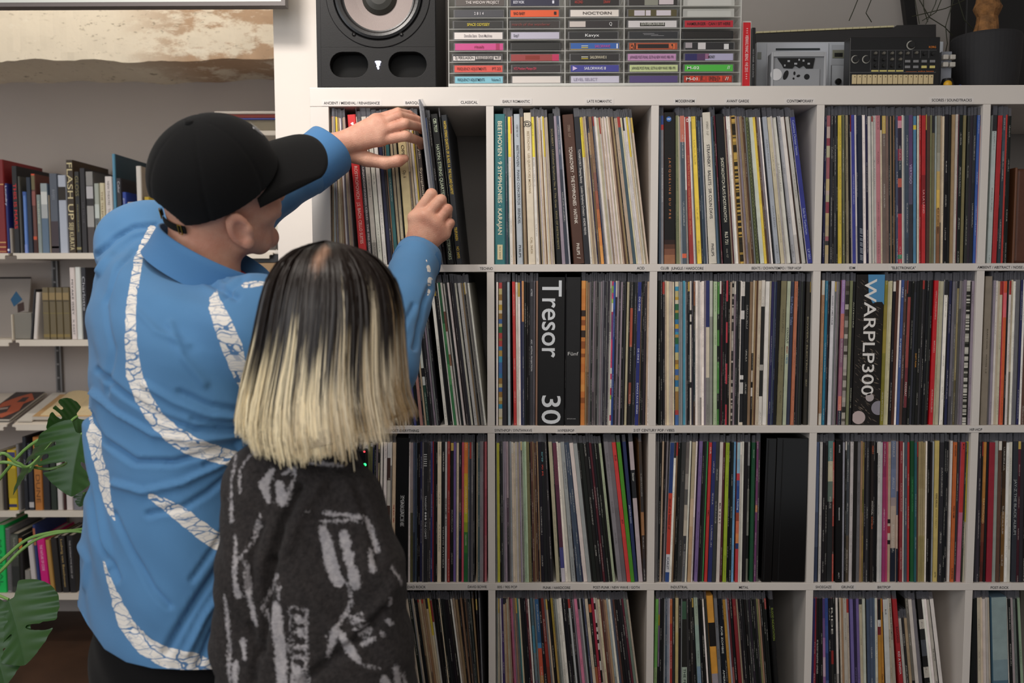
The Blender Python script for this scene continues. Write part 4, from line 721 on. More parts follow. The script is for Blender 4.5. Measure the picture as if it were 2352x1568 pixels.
# the record being drawn out
zz = ZT-.04-.335
def pulled():
    A_ = W(1004, 604, -.052); T = W(961, 240, -.058)
    w = .0036; H = .335; ang = math.atan2(T[0]-A_[0], T[2]-A_[2])
    q = MB(); spine_mesh(q, w, H, .312, -.05, [(1, (156, 158, 162))], (*lin((60, 60, 70)), 0), 3.3, False)
    t = MB(); t.v = q.v; org = (A_[0], 0, zz+.006); xform(t, org, ang, 0); q.v = t.v
    o = q.build('record', M_card, None, origin=org); tag(o, 'thin record in a clear sleeve being drawn out by both hands', 'record')
    q = MB(); g = lin((34, 48, 66))
    q.box((w, -.047, .002), (w+.0012, .255, H-.02), g); t = MB(); t.v = q.v; xform(t, org, ang, 0); q.v = t.v; q.build('cover_back', M_attr, o)
    q = MB(); sleeve_mesh(q, .009, H-.022, .30, -.053, .022, 1); q.face([(0, -.053, 0), (.009, -.053, 0), (.009, -.053, H-.02), (0, -.053, H-.02)]); t = MB(); t.v = q.v; xform(t, (A_[0]+.001, 0, zz+.006), ang, 0); q.v = t.v
    q.build('plastic_sleeve', M_plastic, o)
pulled()
# ================================================================ things standing on the shelving unit
ZS = 1.8201
def X_(px, Y, py=150): return W(px, py, Y)[0]
def Z_(px, py, Y): return W(px, py, Y)[2]
# ---- studio speaker
def speaker():
    Y = .012; x0, x1 = X_(737, Y), X_(1001, Y); H = .395
    t = thing('speaker', ((x0+x1)/2, Y, ZS), 'black studio speaker with grey woofer cone at the left end of the shelf top', 'speaker')
    M = mat('speaker_vinyl', lin((17, 16, 17)), .55, bump=.1, bscale=500, spec=.3)
    q = MB(); q.bbox((x0-.0095, Y+.029, ZS), (x1, Y+.275, ZS+H), .004); q.box((x0-.0095, Y+.006, ZS+.002), (x0-.0003, Y+.03, ZS+H-.002)); q.box((x1, Y+.006, ZS+.002), (x1+.0005, Y+.03, ZS+H-.002)); q.build('cabinet', M, t)
    S_ = F/(Y-CAM[1]) ; c = W(868, -13, Y)
    # baffle with two oval ports: drawn as a plate with real openings
    def stad(cx, cz, hw, hh, n=12):
        P = [];
        for k in range(n+1): a = -math.pi/2+math.pi*k/n; P.append((cx+hw-hh+hh*math.cos(a), cz+hh*math.sin(a)))
        for k in range(n+1): a = math.pi/2+math.pi*k/n; P.append((cx-hw+hh+hh*math.cos(a), cz+hh*math.sin(a)))
        return P
    ports = [stad(X_(801.5, Y), Z_(801, 148.5, Y), .0415, .0275), stad(X_(936, Y), Z_(936, 148, Y), .0415, .0275)]
    bm = bmesh.new()
    def plate(outer, holes, y, thick):
        cu = bpy.data.curves.new('c', 'CURVE'); cu.dimensions = '2D'; cu.fill_mode = 'BOTH'; cu.extrude = thick/2; cu.bevel_depth = .0009; cu.bevel_resolution = 1
        for L_ in [outer]+holes:
            sp = cu.splines.new('POLY'); sp.points.add(len(L_)-1); sp.use_cyclic_u = True
            for i, p in enumerate(L_): sp.points[i].co = (p[0], p[1], 0, 1)
        ob = bpy.data.objects.new('c', cu); COL.objects.link(ob); dg = bpy.context.evaluated_depsgraph_get(); me = ob.evaluated_get(dg).to_mesh()
        q = MB(); vs = [v.co.copy() for v in me.vertices]
        for p in me.polygons: q.face([(vs[i].x, y-vs[i].z, vs[i].y) for i in p.vertices])
        ob.evaluated_get(dg).to_mesh_clear(); bpy.data.objects.remove(ob); bpy.data.curves.remove(cu); return q
    circ = [(c[0]+.1112*math.cos(2*math.pi*k/64), c[2]+.1112*math.sin(2*math.pi*k/64)) for k in range(64)]
    e = .001
    zsp = Z_(868, 108, Y)
    q = plate([(x0+e, ZS+.004), (x1-e, ZS+.004), (x1-e, zsp-.0005), (x0+e, zsp-.0005)], ports, Y+.0145, .0255); q.build('lower_baffle', M, t)
    q = plate([(x0+e, zsp+.0005), (x1-e, zsp+.0005), (x1-e, ZS+H-.003), (x0+e, ZS+H-.003)], [circ], Y+.0145, .0255); q.build('upper_baffle', M, t)
    hole = mat('port_dark', (0.002, 0.002, 0.002), .9)
    for P in ports:
        q = MB(); q.face([(x, Y+.0285, z) for x, z in P])
        for a, b in zip(P, P[1:]+P[:1]): q.face([(a[0], Y+.027, a[1]), (b[0], Y+.027, b[1]), (b[0], Y+.0286, b[1]), (a[0], Y+.0286, a[1])])
        q.build('bass_port', hole, t)
    q = MB(); q.lathe((c[0], Y+.001, c[2]), (0, -1, 0), [(.1108, -.003), (.1108, .0012), (.1095, .002), (.0965, .002), (.0952, .0028), (.0945, .001), (.0945, -.004)], 72); w = q.build('woofer_ring', M, t, smooth=True)
    for px, py in ((813, 79), (922, 79)):
        s = W(px, py, Y); q = MB(); q.lathe((s[0], Y-.001, s[2]), (0, -1, 0), [(.0042, 0), (.0042, .0016), (.003, .0022), (.002, .0012), (.0001, .0012)], 14); q.build('screw', M_gloss, w)
    q = MB(); q.lathe((c[0], Y, c[2]), (0, -1, 0), [(.0945, -.004), (.092, .0015), (.087, .0035), (.081, .0015), (.077, -.004), (.074, -.005)], 72); q.build('surround', mat('rubber', lin((24, 24, 25)), .35), t, smooth=True)
    q = MB(); q.lathe((c[0], Y, c[2]), (0, -1, 0), [(.0742, -.005), (.065, -.009), (.05, -.016), (.0374, -.0205)], 72); q.build('cone', mat('woven_cone', lin((140, 128, 124)), .75, noise=.12, nscale=900), t, smooth=True)
    q = MB(); q.lathe((c[0], Y-.0205*-1, c[2]), (0, -1, 0), [(.0376, 0), (.036, .004), (.029, .009), (.018, .0125), (.0001, .014)], 40); q.build('dust_cap', mat('cap_black', lin((34, 33, 27)), .5), t, smooth=True)
    # lit swirl emblem
    L_ = W(868, 148.5, Y-.001); q = MB()
    for dx, dz, w_, h_ in ((0, .0062, .0065, .0021), (.0002, .0026, .0048, .0016), (.0006, -.0005, .0038, .0014), (-.0006, -.0035, .0026, .0014), (.0004, -.0068, .0017, .0026)):
        P = [(L_[0]+dx+w_*math.cos(a), Y-.0002, L_[2]+dz+h_*math.sin(a)) for a in [2*math.pi*k/20 for k in range(20)]]
        q.face(P); q.face([(x, y+.0005, z) for x, y, z in P][::-1])
    q.build('lit_emblem', mat('led', (1, 1, 1), emit=(.62, .66, 1), estr=9), t)
speaker()
# ---- clear cassette rack and its cassettes
M_acr = mat('clear_acrylic', lin((236, 236, 230)), .12, alpha=.42); M_case = mat('clear_case', lin((150, 150, 152)), .15, alpha=.30)
M_blackcase = mat('black_case', lin((30, 30, 32)), .25)
YR = .014
rx0, rx1 = X_(1030, YR), X_(1701, YR); pit = .02295; rz = ZS+.009; ntier = 11
rack = thing('cassette_rack', ((rx0+rx1)/2, YR, ZS), 'clear acrylic rack of cassettes in five columns beside the speaker', 'rack')
cols_px = [(1041, 1161), (1170, 1291), (1304, 1427), (1439, 1558), (1566, 1692)]
q = MB(); q.box((rx0, YR+.074, ZS), (rx1, YR+.077, rz+ntier*pit)); q.build('back_plate', M_acr, rack)
q = MB(); q.box((rx0, YR-.004, ZS), (rx1, YR+.074, ZS+.003)); q.build('base_plate', M_acr, rack)
q = MB(); q.box((rx0, YR-.006, ZS+.003), (rx1, YR-.004, ZS+.0085)); q.build('base_lip', M_acr, rack)
edges = [1031, 1165.5, 1297.5, 1433, 1562, 1700]
for e in edges:
    x = X_(e, YR); q = MB(); q.box((x-.001, YR-.002, ZS+.003), (x+.001, YR+.074, rz+ntier*pit)); q.build('divider_plate', M_acr, rack)
for i in range(5):
    a, b = X_(edges[i], YR)+.0012, X_(edges[i+1], YR)-.0012
    for r in range(ntier):
        q = MB(); z = rz+r*pit-.0012; q.box((a, YR-.001, z), (b, YR+.072, z+.0011)); q.build('tier', M_acr, rack)
CS = {(0, 0): ('sky blue', '78b4c4', "FREQUENCY ADJUSTMENTS", '204858', .05, .62, "Volume 2", .76, .95), (0, 1): ('vermilion', 'd04c40', "FREQUENCY ADJUSTMENTS", '702420', .05, .66, "PT.23", .78, .96),
 (0, 2): ('black and white labelled', '2c2a2c', "", 'ffffff', 0, 0, "", 0, 0), (0, 3): ('magenta pink', 'c04080', "rituals", '8c1c48', .4, .6, "", 0, 0), (0, 4): ('plain white', 'd4ccc8', "Demdike Stare   Drum Machines", '80787c', .2, .78, "", 0, 0),
 (0, 5): ('black with yellow lettering', '141210', "SPACE ODYSSEY", 'c8b430', .27, .74, "", 0, 0), (0, 6): ('dark slate with four spaced digits', '3a3a40', "2 8 1 4", 'c4c0c4', .4, .6, "", 0, 0), (0, 7): ('brown grey with white serif capitals', '4c4440', "THE WIDOW PROJECT", 'd0c8c4', .2, .9, "", 0, 0),
 (1, 0): ('blank white', 'd4ccc6', "", '', 0, 0, "", 0, 0), (1, 1): ('dark with pink lettering', '282022', "NTS Members Mixtape 004", 'b83c54', .03, .5, "", 0, 0), (1, 2): ('mottled red', '903434', "", '', 0, 0, "", 0, 0), (1, 3): ('glossy all-black', '141412', "", '', 0, 0, "", 0, 0),
 (1, 4): ('pale lilac', 'b4b0c0', "Giorgi F", '484858', .05, .16, "", 0, 0), (1, 5): ('dark with faint red gothic lettering', '2c2422', "march of the wanderer", '7c3c38', .02, .82, "", 0, 0), (1, 6): ('orange with black lettering', 'd85424', "BAD BABY", '301410', .06, .3, "■", .9, .95), (1, 7): ('navy with white lettering', '20203a', "BODY WORK", 'd8d8e4', .05, .28, "■", .86, .9),
 (2, 0): ('lilac white', 'c0bccc', "LEVEL SELECT", '9890a8', .05, .55, "", 0, 0), (2, 1): ('indigo with tall white lettering', '38388c', "SAILORWAVE III", 'dcdce8', .28, .73, "▷", .04, .14), (2, 2): ('black with cream italic lettering', '1c1a1a', "SAILORWAVE II", 'c8c0a8', .4, .74, "==", .22, .36),
 (2, 3): ('royal blue with a magenta panel', '2858a0', "SAILORWAVE", 'b84898', .5, .82, "==", .22, .36), (2, 4): ('black scrawled', '18181a', "Kavyx", 'd8d8d8', .32, .62, "", 0, 0), (2, 5): ('black with a white sticker', '241e20', "", '', 0, 0, "Q", .82, .88), (2, 6): ('cream card with black letter type', 'd8d0c8', "NOCTORN", '58504c', .25, .85, "", 0, 0), (2, 7): ('dark with red lettering', '1e1a1a', "ASCEND", 'b03c34', .08, .25, "DINAW", .68, .82),
 (3, 0): ('deep violet', '4c3c70', "", '', 0, 0, "", 0, 0), (3, 1): ('pale lime with narrow capitals', 'bcc890', "JAPANESE POST-PUNK, GOTH & NEW WAVE 1980-1991", '485040', .04, .95, "", 0, 0), (3, 2): ('orchid with narrow capitals', 'b888b0', "JAPANESE POST-PUNK, GOTH & NEW WAVE 1980-1991", '604060', .04, .95, "", 0, 0), (3, 3): ('flame orange and black', 'a04828', "", '', 0, 0, "", 0, 0),
 (3, 4): ('charcoal with three tiny rows', '202226', "", '', 0, 0, "", 0, 0), (3, 5): ('white with a black name plate', 'c8c4c4', "", '', 0, 0, "", 0, 0), (3, 6): ('olive and white art', '504828', "", '', 0, 0, "", 0, 0), (3, 7): ('dark, grey and white art', '2a2624', "", '', 0, 0, "", 0, 0),
 (4, 0): ('red marbled', 'a83020', "M-01", 'ece4e0', .04, .28, "//", .86, .93), (4, 1): ('bright green', '48b03c', "M-02", 'e8f0e4', .04, .3, "//", .88, .94), (4, 2): ('navy fading to white', 'a8a4c0', "MONEY", '303038', .48, .62, "", 0, 0), (4, 3): ('black and white photographic', '1c1c1e', "", '', 0, 0, "", 0, 0), (4, 4): ('matt black', '120e0c', "", '', 0, 0, "", 0, 0), (4, 5): ('crimson handwritten', 'b02030', "HAMBURGER · CAN I SIT HERE", '3c1014', .04, .94, "", 0, 0)}
COLN = ['first column', 'second column', 'middle column', 'fourth column', 'last column']; TIN = ['bottom tier', 'second tier up', 'third tier up', 'fourth tier up', 'fifth tier up', 'sixth tier up', 'seventh tier up', 'eighth tier up']
rj = random.Random(4)
for ci in range(5):
    for r in range(8):
        a, b = cols_px[ci]; j = rj.uniform(-3, 2.5) if (ci, r) != (0, 2) else -5
        x0 = max(X_(a+2+j, YR), X_(edges[ci], YR)+.0015); x1 = x0+.1085; z0 = rz+r*pit; hh = .0172
        if x1 > X_(edges[ci+1], YR)-.0014: x0 -= x1-(X_(edges[ci+1], YR)-.0014); x1 = x0+.1085
        c = CS.get((ci, r))
        if c is None:
            t = thing('cassette', ((x0+x1)/2, YR, z0), 'empty clear cassette case, last column, %s' % TIN[r], 'cassette', 'cassettes in the acrylic rack')
            q = MB(); q.bbox((x0, YR, z0), (x1, YR+.068, z0+hh), .0012); q.build('case', M_acr, t); 
            q = MB(); q.bbox((x0+.01, YR+.004, z0+.002), (x1-.006, YR+.06, z0+hh-.003), .001); q.build('tray', M_acr, t); continue
        t = thing('cassette', ((x0+x1)/2, YR, z0), '%s cassette, %s, %s' % (c[0], COLN[ci], TIN[r]), 'cassette', 'cassettes in the acrylic rack')
        q = MB(); q.bbox((x0, YR, z0), (x1, YR+.068, z0+hh), .0012); q.build('case', M_blackcase if c[0] in ('glossy all-black', 'matt black') else M_case, t)
        y = YR-.0006; ax, bx = x0+.0032, x1-.0032; az, bz = z0+.0016, z0+hh-.0018; cw = bx-ax; ch = bz-az
        q = MB(); q.box((ax, y, az), (bx, YR+.0008, bz), lin(hx(c[1]))); k = (ci, r); pp = []
        def pan(u0, u1, v0, v1, colr): pp.append((u0, u1, v0, v1, colr))
        if k == (0, 2): pan(0, .45, .1, .75, 'd8d0cc'); pan(.47, .82, .3, .75, 'c8c0bc'); pan(.84, .99, .2, .75, 'd0c8c4')
        if k == (0, 3): pan(.85, .93, 0, 1, 'a02858')
        if k == (1, 2): pan(.86, 1, 0, 1, 'b82c58'); pan(.3, .6, .2, .8, '80281c')
        if k == (2, 3): pan(0, 1, 0, .12, 'a88c48'); pan(.95, .98, .2, .9, 'd8d8e0')
        if k == (2, 5): pan(0, .33, .1, .95, 'c4bab4')
        if k == (3, 3): pan(.18, .82, .18, .8, '181010')
        if k == (3, 5): pan(.24, .76, .15, .72, '34322c')
        if k == (3, 4):
            for m, (u0, u1) in enumerate(((.28, .52), (.3, .6), (.45, .72))): pan(u0, u1, .72-m*.16, .76-m*.16, 'a0a0a4')
        if k == (3, 6): pan(.12, .34, .1, .9, 'c0b8c0'); pan(.36, .46, .1, .9, 'c8c0c8'); pan(.58, .88, .1, .9, 'c8c0c8')
        if k == (3, 7): pan(.32, .6, 0, 1, '848478'); pan(.62, .92, .1, .95, 'c4b8bc')
        if k == (4, 2): pan(0, .25, 0, 1, '242058'); pan(.25, .42, 0, 1, '503058'); pan(.42, .5, .2, 1, '906080')
        if k == (4, 3): pan(0, .14, .2, 1, '9c9498'); pan(.26, .42, 0, 1, 'c8c4c4'); pan(.8, .9, 0, .8, 'd0d0d0')
        if k == (4, 0):
            for m in range(40): u = rj.uniform(.02, .96); pan(u, u+.03, rj.uniform(.0, .5), rj.uniform(.55, 1), rj.choice(['6c2018', 'c83c28', '8c2c20', 'd84830']))
        if k == (3, 3):
            for m in range(16): u = rj.choice([rj.uniform(0, .15), rj.uniform(.83, .96)]); pan(u, u+.03, rj.uniform(0, .5), rj.uniform(.55, 1), rj.choice(['d87040', '301810', 'c06038']))
        card = q.build('inlay_card', M_attr, t)
        q = MB(); n = 0
        for m, (u0, u1, v0, v1, colr) in enumerate(pp): yy = y-.0001-.00002*m; q.face([(ax+cw*u0, yy, az+ch*v0), (ax+cw*u1, yy, az+ch*v0), (ax+cw*u1, yy, az+ch*v1), (ax+cw*u0, yy, az+ch*v1)], lin(hx(colr)))
        tx_ = [(c[2], c[3], c[4], c[5]), (c[6], c[3], c[7], c[8])]
        if k == (0, 2): tx_ = [("DJ PERSUASION", '202020', .03, .42), ("TROUBLED BY JORDAN", '303030', .48, .81), ("94-97", '202020', .86, .97)]
        if k == (3, 5): tx_ = [("SOUTH AMERICAN PUNK 83-88", 'c8c8c0', .26, .74)]
        for s_, cc, u0, u1 in tx_:
            if not s_: continue
            if s_ and s_ not in '■▷==': text_mb(s_, ch*(.42 if len(s_) > 3 else .5), lin(hx(cc)), q, (ax+cw*u0, y-.0012, az+ch*.3), (1, 0, 0), (0, 0, 1), width=cw*(u1-u0), bold=.01)
            elif s_ == '■': q.face([(ax+cw*u0, y-.001, az+ch*.3), (ax+cw*u1, y-.001, az+ch*.3), (ax+cw*u1, y-.001, az+ch*.75), (ax+cw*u0, y-.001, az+ch*.75)], lin(hx(cc)))
            elif s_ == '▷': q.face([(ax+cw*u0, y-.001, az+ch*.15), (ax+cw*u1, y-.001, az+ch*.5), (ax+cw*u0, y-.001, az+ch*.85)], lin((200, 180, 220)))
            elif s_ == '==':
                for v in (.25, .5): q.face([(ax+cw*u0, y-.001, az+ch*v), (ax+cw*u1, y-.001, az+ch*v), (ax+cw*u1, y-.001, az+ch*(v+.12)), (ax+cw*u0, y-.001, az+ch*(v+.12))], lin((200, 180, 60) if v == .25 else (200, 200, 190)))
        if q.v: q.build('print', M_print, card)
# ---- books between rack and recorder
def slab(name, px0, px1, pyt, Y, D, colr, label, cat, rough=.5, z0=ZS, r=.0015):
    x0, x1 = X_(px0, Y, pyt), X_(px1, Y, pyt); zt = Z_((px0+px1)/2, pyt, Y)
    q = MB(); q.bbox((x0, Y, z0), (x1, Y+D, zt), r); o = q.build(name, mat(name+'_cover', lin(colr), rough), origin=(x0, Y, z0)); tag(o, label, cat); return o, x0, x1, zt
o, a, b, zt = slab('book', 1706.5, 1725, 51, .02, .13, (196, 24, 34), 'tall red spined disc case with white lettering right of the cassette rack', 'book', .3)
q = MB(); text_mb("✦ ✦ ✦  VIERIKKLYNNIC BEING  VVE 2015  ✦ ✦ ✦".replace('✦', '+'), .0065, lin((236, 214, 214)), q, ((a+b)/2-.0028, .0192, zt-.012), (0, 0, -1), (1, 0, 0), width=(zt-ZS)-.03); q.build('lettering', M_print, o)
q = MB(); q.bbox((a-.0012, .0205, ZS), (b+.0012, .153, zt+.003), .001); q.build('outer_case', M_acr, o)
o, a, b, zt = slab('book', 1727, 1736, 63, .025, .13, (18, 18, 19), 'thin black disc case leaning beside the red one', 'book', .3)
q = MB(); text_mb("NICO TURNER · BLACK STATIC", .003, lin((150, 150, 150)), q, ((a+b)/2-.0014, .0245, zt-.045), (0, 0, -1), (1, 0, 0), width=.06); q.build('lettering', M_print, o)
# ---- long black keyboard behind
Y = .27
t = thing('keyboard', (X_(1736, Y), Y, ZS), 'long black keyboard instrument on edge along the wall behind the silver recorder', 'keyboard')
def poly_prism(q, pts, y0, y1, colr=(1, 1, 1)):
    q.face([(x, y0, z) for x, z in pts], colr); q.face([(x, y1, z) for x, z in pts][::-1], colr)
    for (a, b), (c, d) in zip(pts, pts[1:]+pts[:1]): q.face([(a, y0, b), (a, y1, b), (c, y1, d), (c, y0, d)], colr)
p = lambda px, py, Y=Y: (W(px, py, Y)[0], W(px, py, Y)[2])
q = MB(); poly_prism(q, [(p(1734, 78)[0], ZS), (p(2150, 90)[0], ZS), p(2150, 84), p(2150, 56), p(2060, 58), p(2053, 64), p(1734, 78)], Y, Y+.05); q.build('body', mat('keyboard_body', lin((38, 37, 38)), .5), t)
for k in range(20):
    u0, u1 = k/20, (k+.94)/20; A = np.array(W(1736, 76.5, Y+.004)); B_ = np.array(W(2052, 62.5, Y+.004)); a = A+(B_-A)*u0; b = A+(B_-A)*u1
    q = MB(); poly_prism(q, [(a[0], a[2]-.001), (b[0], b[2]-.001), (b[0], b[2]+.003), (a[0], a[2]+.003)], Y-.001, Y+.045); q.build('key', mat('key_ivory', lin((196, 188, 150)), .4) if k == 0 else bpy.data.materials['key_ivory'], t)
# ---- silver synthesizer panel
Y = .13
x0, x1 = X_(1737, Y), X_(2166, Y); z1 = Z_(1850, 96, Y)
t = thing('silver_synthesizer', (x0, Y, ZS), 'silver panelled synthesizer on end behind the clear cassette player', 'synthesizer')
M_sil = mat('silver_plastic', lin((172, 177, 184)), .4, metal=.2)
q = MB(); q.bbox((x0, Y, ZS), (x1, Y+.05, z1), .002); q.build('body', M_sil, t)
for nm, a, b, c, d, colr in (('raised_panel', 1760, 1901, 100, 200, (178, 182, 190)), ('slot', 1780, 1881, 112, 116.5, (30, 40, 44)), ('panel_line', 1908, 1948, 103, 150, (150, 154, 160)), ('meter', 1911, 1938, 115, 134, (110, 112, 98)), ('meter_window', 1915, 1934, 122, 131, (22, 24, 22)), ('end_display', 1739, 1748, 120, 136, (120, 124, 118))):
    q = MB(); pr = {'raised_panel': .003, 'slot': .0045, 'panel_line': .0008, 'meter': .002, 'meter_window': .003, 'end_display': .002}[nm]
    q.bbox((X_(a, Y), Y-pr, max(Z_(a, d, Y), ZS+.0005)), (X_(b, Y), Y+.001, Z_(a, c, Y)), .0005); q.build(nm, mat(nm, lin(colr), .4), t)
for px in (1924, 1944):
    s = W(px, 188, Y); q = MB(); q.lathe((s[0], Y, s[2]), (0, -1, 0), [(.0068, 0), (.0068, .006), (.0055, .009), (.0001, .0092)], 20); q.build('knob', M_black, t, smooth=False)
q = MB(); q.box((X_(1909, Y), Y-.001, ZS+.002), (X_(1910, Y), Y, Z_(1909, 150, Y))); q.build('groove', M_black, t)
# ---- clear cassette player
Y = .045
x0, x1 = X_(1772, Y), X_(1898, Y); z1 = Z_(1830, 119, Y)
t = thing('cassette_player', (x0, Y, ZS), 'grey cassette player with clear window showing its black mechanism', 'cassette player')
M_pl = mat('player_grey', lin((158, 160, 164)), .4); M_pd = mat('player_recess', lin((128, 130, 134)), .5)
q = MB(); q.bbox((x0, Y+.004, ZS), (x1, Y+.032, z1), .003); q.build('body', M_pd, t)
for (a, b, c, d) in ((1772, 1777, 119, 203), (1893, 1898, 119, 203), (1777, 1893, 119, 130)):
    q = MB(); q.bbox((X_(a, Y), Y, max(Z_(a, d, Y), ZS)), (X_(b, Y), Y+.005, Z_(a, c, Y)), .0008); q.build('frame', M_pl, t)
q = MB(); q.bbox((X_(1776, Y), Y+.0015, ZS), (X_(1884, Y), Y+.0045, Z_(1780, 158, Y)), .0008); q.build('lower_plate', mat('plate', lin((140, 142, 146)), .35), t)
mech = [[(1786, 133), (1872, 133), (1867, 157), (1852, 157), (1846, 150), (1836, 156), (1826, 150), (1820, 157), (1800, 156), (1796, 148), (1790, 140)]]
for P in mech:
    q = MB(); poly_prism(q, [p(x, y, Y+.002)[:2] for x, y in P][::-1], Y+.002, Y+.006); q.build('tape_mechanism', M_black, t)
q = MB()
for cx, cy, w_ in ((1812, 140, 5), (1828, 146, 6), (1846, 139, 4), (1858, 146, 5), (1803, 150, 3), (1836, 137, 3)):
    s = W(cx, cy, Y); q.box((s[0]-w_*.0005, Y+.0008, s[2]-.002), (s[0]+w_*.0005, Y+.0022, s[2]+.002), lin((150, 152, 156)))
q.build('levers', M_attr, t)
s = W(1783, 171, Y); q = MB(); q.lathe((s[0], Y+.0015, s[2]), (0, -1, 0), [(.0125, 0), (.0125, .001), (.004, .0014), (.0001, .0014)], 28); q.build('reel', mat('reel_pale', lin((196, 196, 198)), .3), t)
for cx, cy, rx, rz_, tl in ((1805, 172, .0052, .0105, .35), (1825, 168, .0022, .004, 0), (1823, 180, .0022, .0022, 0), (1834, 174, .004, .0026, -.3), (1853.5, 176, .006, .006, 0)):
    s = W(cx, cy, Y); q = MB(); P = []
    for k in range(18):
        a = 2*math.pi*k/18; u, v = rx*math.cos(a), rz_*math.sin(a); P.append((s[0]+u*math.cos(tl)+v*math.sin(tl), s[2]-u*math.sin(tl)+v*math.cos(tl)))
    poly_prism(q, P[::-1], Y+.0008, Y+.0016); q.build('spindle', M_black, t)
# ---- black drum machine
Y = .05
x0, x1 = X_(1951, Y), X_(2158, Y); z1 = Z_(2050, 85, Y); S1 = (Y-CAM[1])/F
t = thing('drum_machine', (x0, Y, ZS), 'black drum machine with a row of sixteen cream keys along its foot', 'drum machine')
q = MB(); q.bbox((x0, Y, ZS), (x1, Y+.035, z1), .0015); q.build('body', mat('machine_black', lin((17, 17, 18)), .35), t)
M_l = mat('panel_line_grey', lin((96, 96, 98)), .5)
def lineb(a, b, c, d, m=None, nm='panel_line', pr=.0004):
    q = MB(); q.box((X_(a, Y), Y-pr, Z_(a, d, Y)), (X_(b, Y), Y+.0002, Z_(a, c, Y))); return q.build(nm, m or M_l, t)
lineb(1952, 2150, 115.3, 116); lineb(1952, 2150, 166, 167)
for px in (1999, 2018, 2037, 2056, 2075): lineb(px, px+.7, 116, 166)
for px in (2094, 2113, 2132): lineb(px, px+.6, 116, 133)
def knob(px, py, r, h, m, ring=None):
    s = W(px, py, Y); q = MB(); q.lathe((s[0], Y, s[2]), (0, -1, 0), [(r, 0), (r, h*.8), (r*.85, h), (.0001, h)], 22); k = q.build('knob', m, t)
    if ring: q = MB(); q.lathe((s[0], Y, s[2]), (0, -1, 0), [(r*1.25, .0), (r*1.25, .0008), (r, .0008)], 26); q.build('ring', ring, k)
M_ring = mat('ring_white', lin((170, 168, 160)), .4); M_knb = mat('knob_black', lin((22, 22, 22)), .3); M_kc = mat('knob_smoke', lin((96, 92, 84)), .25)
for px in (1964, 1989): knob(px, 136.5, .0068, .006, M_knb, M_ring)
knob(2092, 104, .0075, .008, M_knb, M_ring)
for px, py in ((2010, 123), (2029, 123), (2048, 123), (2067, 123), (2048, 137), (2067, 137), (2084, 123), (2104, 122)): knob(px, py, .0032, .006, M_kc)
for px, py in ((2010, 137), (2029, 137), (2010, 151), (2029, 151), (2048, 151), (2067, 151), (2122, 124), (2141, 124)): knob(px, py, .0034, .005, M_knb)
M_by = mat('button_yellow', lin((196, 184, 112)), .4); M_bg = mat('button_grey', lin((120, 120, 122)), .4)
for k, px in enumerate((2084, 2103, 2122, 2141)):
    for j, py in enumerate((141, 154)):
        a, b = X_(px-6, Y), X_(px+6, Y); q = MB(); q.bbox((a, Y-.002, Z_(px, py+3, Y)), (b, Y, Z_(px, py-3, Y)), .0004); q.build('button', M_by if k > 1 and j else M_bg, t)
for px in (2010, 2029, 2048, 2067):
    q = MB(); q.box((X_(px-8.5, Y), Y-.0005, Z_(px, 164.5, Y)), (X_(px+8, Y), Y, Z_(px, 161, Y))); q.build('yellow_tab', M_by, t)
M_kk = mat('key_cream', lin((196, 178, 138)), .4)
for k in range(16):
    a = 1957+k*11.75; q = MB(); q.bbox((X_(a, Y), Y-.003, Z_(a, 193.5, Y)), (X_(a+10.3, Y), Y, Z_(a, 172, Y)), .0006); kk = q.build('key', M_kk, t)
    q = MB(); s = W(a+5.3, 177, Y); q.lathe((s[0], Y-.003, s[2]), (0, -1, 0), [(.0011, 0), (.0009, .0005), (.0001, .0005)], 8); q.build('key_lamp', M_knb, kk)
q = MB(); s = W(2133, 110.5, Y); text_mb("KORG", .0045, lin((226, 130, 40)), q, (s[0], Y-.0006, s[2]), (1, 0, 0), (0, 0, 1), width=.0155)
s = W(2108, 165.3, Y); text_mb("volca beats", .003, lin((216, 110, 40)), q, (s[0], Y-.0006, s[2]), (1, 0, 0), (0, 0, 1), width=.034); q.build('lettering', M_print, t)
q = MB(); q.box((X_(2081, Y), Y-.0004, Z_(2081, 165, Y)), (X_(2106, Y), Y, Z_(2081, 164.4, Y))); q.build('orange_line', mat('orange_line', lin((200, 100, 40)), .5), t)
# ---- small white mixer with four square knobs
Y = .07
t = thing('small_mixer', (X_(2162, Y), Y, ZS), 'small pale module with four square white knobs right of the drum machine', 'mixer')
q = MB(); q.bbox((X_(2162, Y), Y, ZS), (X_(2186, Y), Y+.03, Z_(2170, 118, Y)), .001); q.build('body', mat('module_grey', lin((120, 124, 132)), .5), t)
for a, b in ((2161, 128), (2177, 128), (2161, 145), (2177, 145)):
    q = MB(); q.bbox((X_(a, Y), Y-.012, Z_(a, b+11, Y)), (X_(a+12, Y), Y, Z_(a, b, Y)), .0015); q.build('knob', mat('knob_white', lin((176, 172, 164)), .4) if a == 2161 and b == 128 else bpy.data.materials['knob_white'], t)
for px, py, r, colr, lab, cat in ((2177, 191, .0088, (206, 158, 30), 'yellow ball shaped knob at the foot of the pale module', 'knob'), (2205, 194, .0042, (30, 66, 150), 'tiny blue ball beside the black plant pot', 'ball')):
    bm = bmesh.new(); bmesh.ops.create_uvsphere(bm, u_segments=20, v_segments=12, radius=r); c = W(px, py, .035)
    bmesh.ops.translate(bm, verts=bm.verts, vec=(c[0], .035, ZS+r)); q = MB(); q.bm(bm); o = q.build('round_knob' if r > .006 else 'blue_ball', mat('ball%d' % px, lin(colr), .35), origin=(c[0], .035, ZS), smooth=True); tag(o, lab, cat)
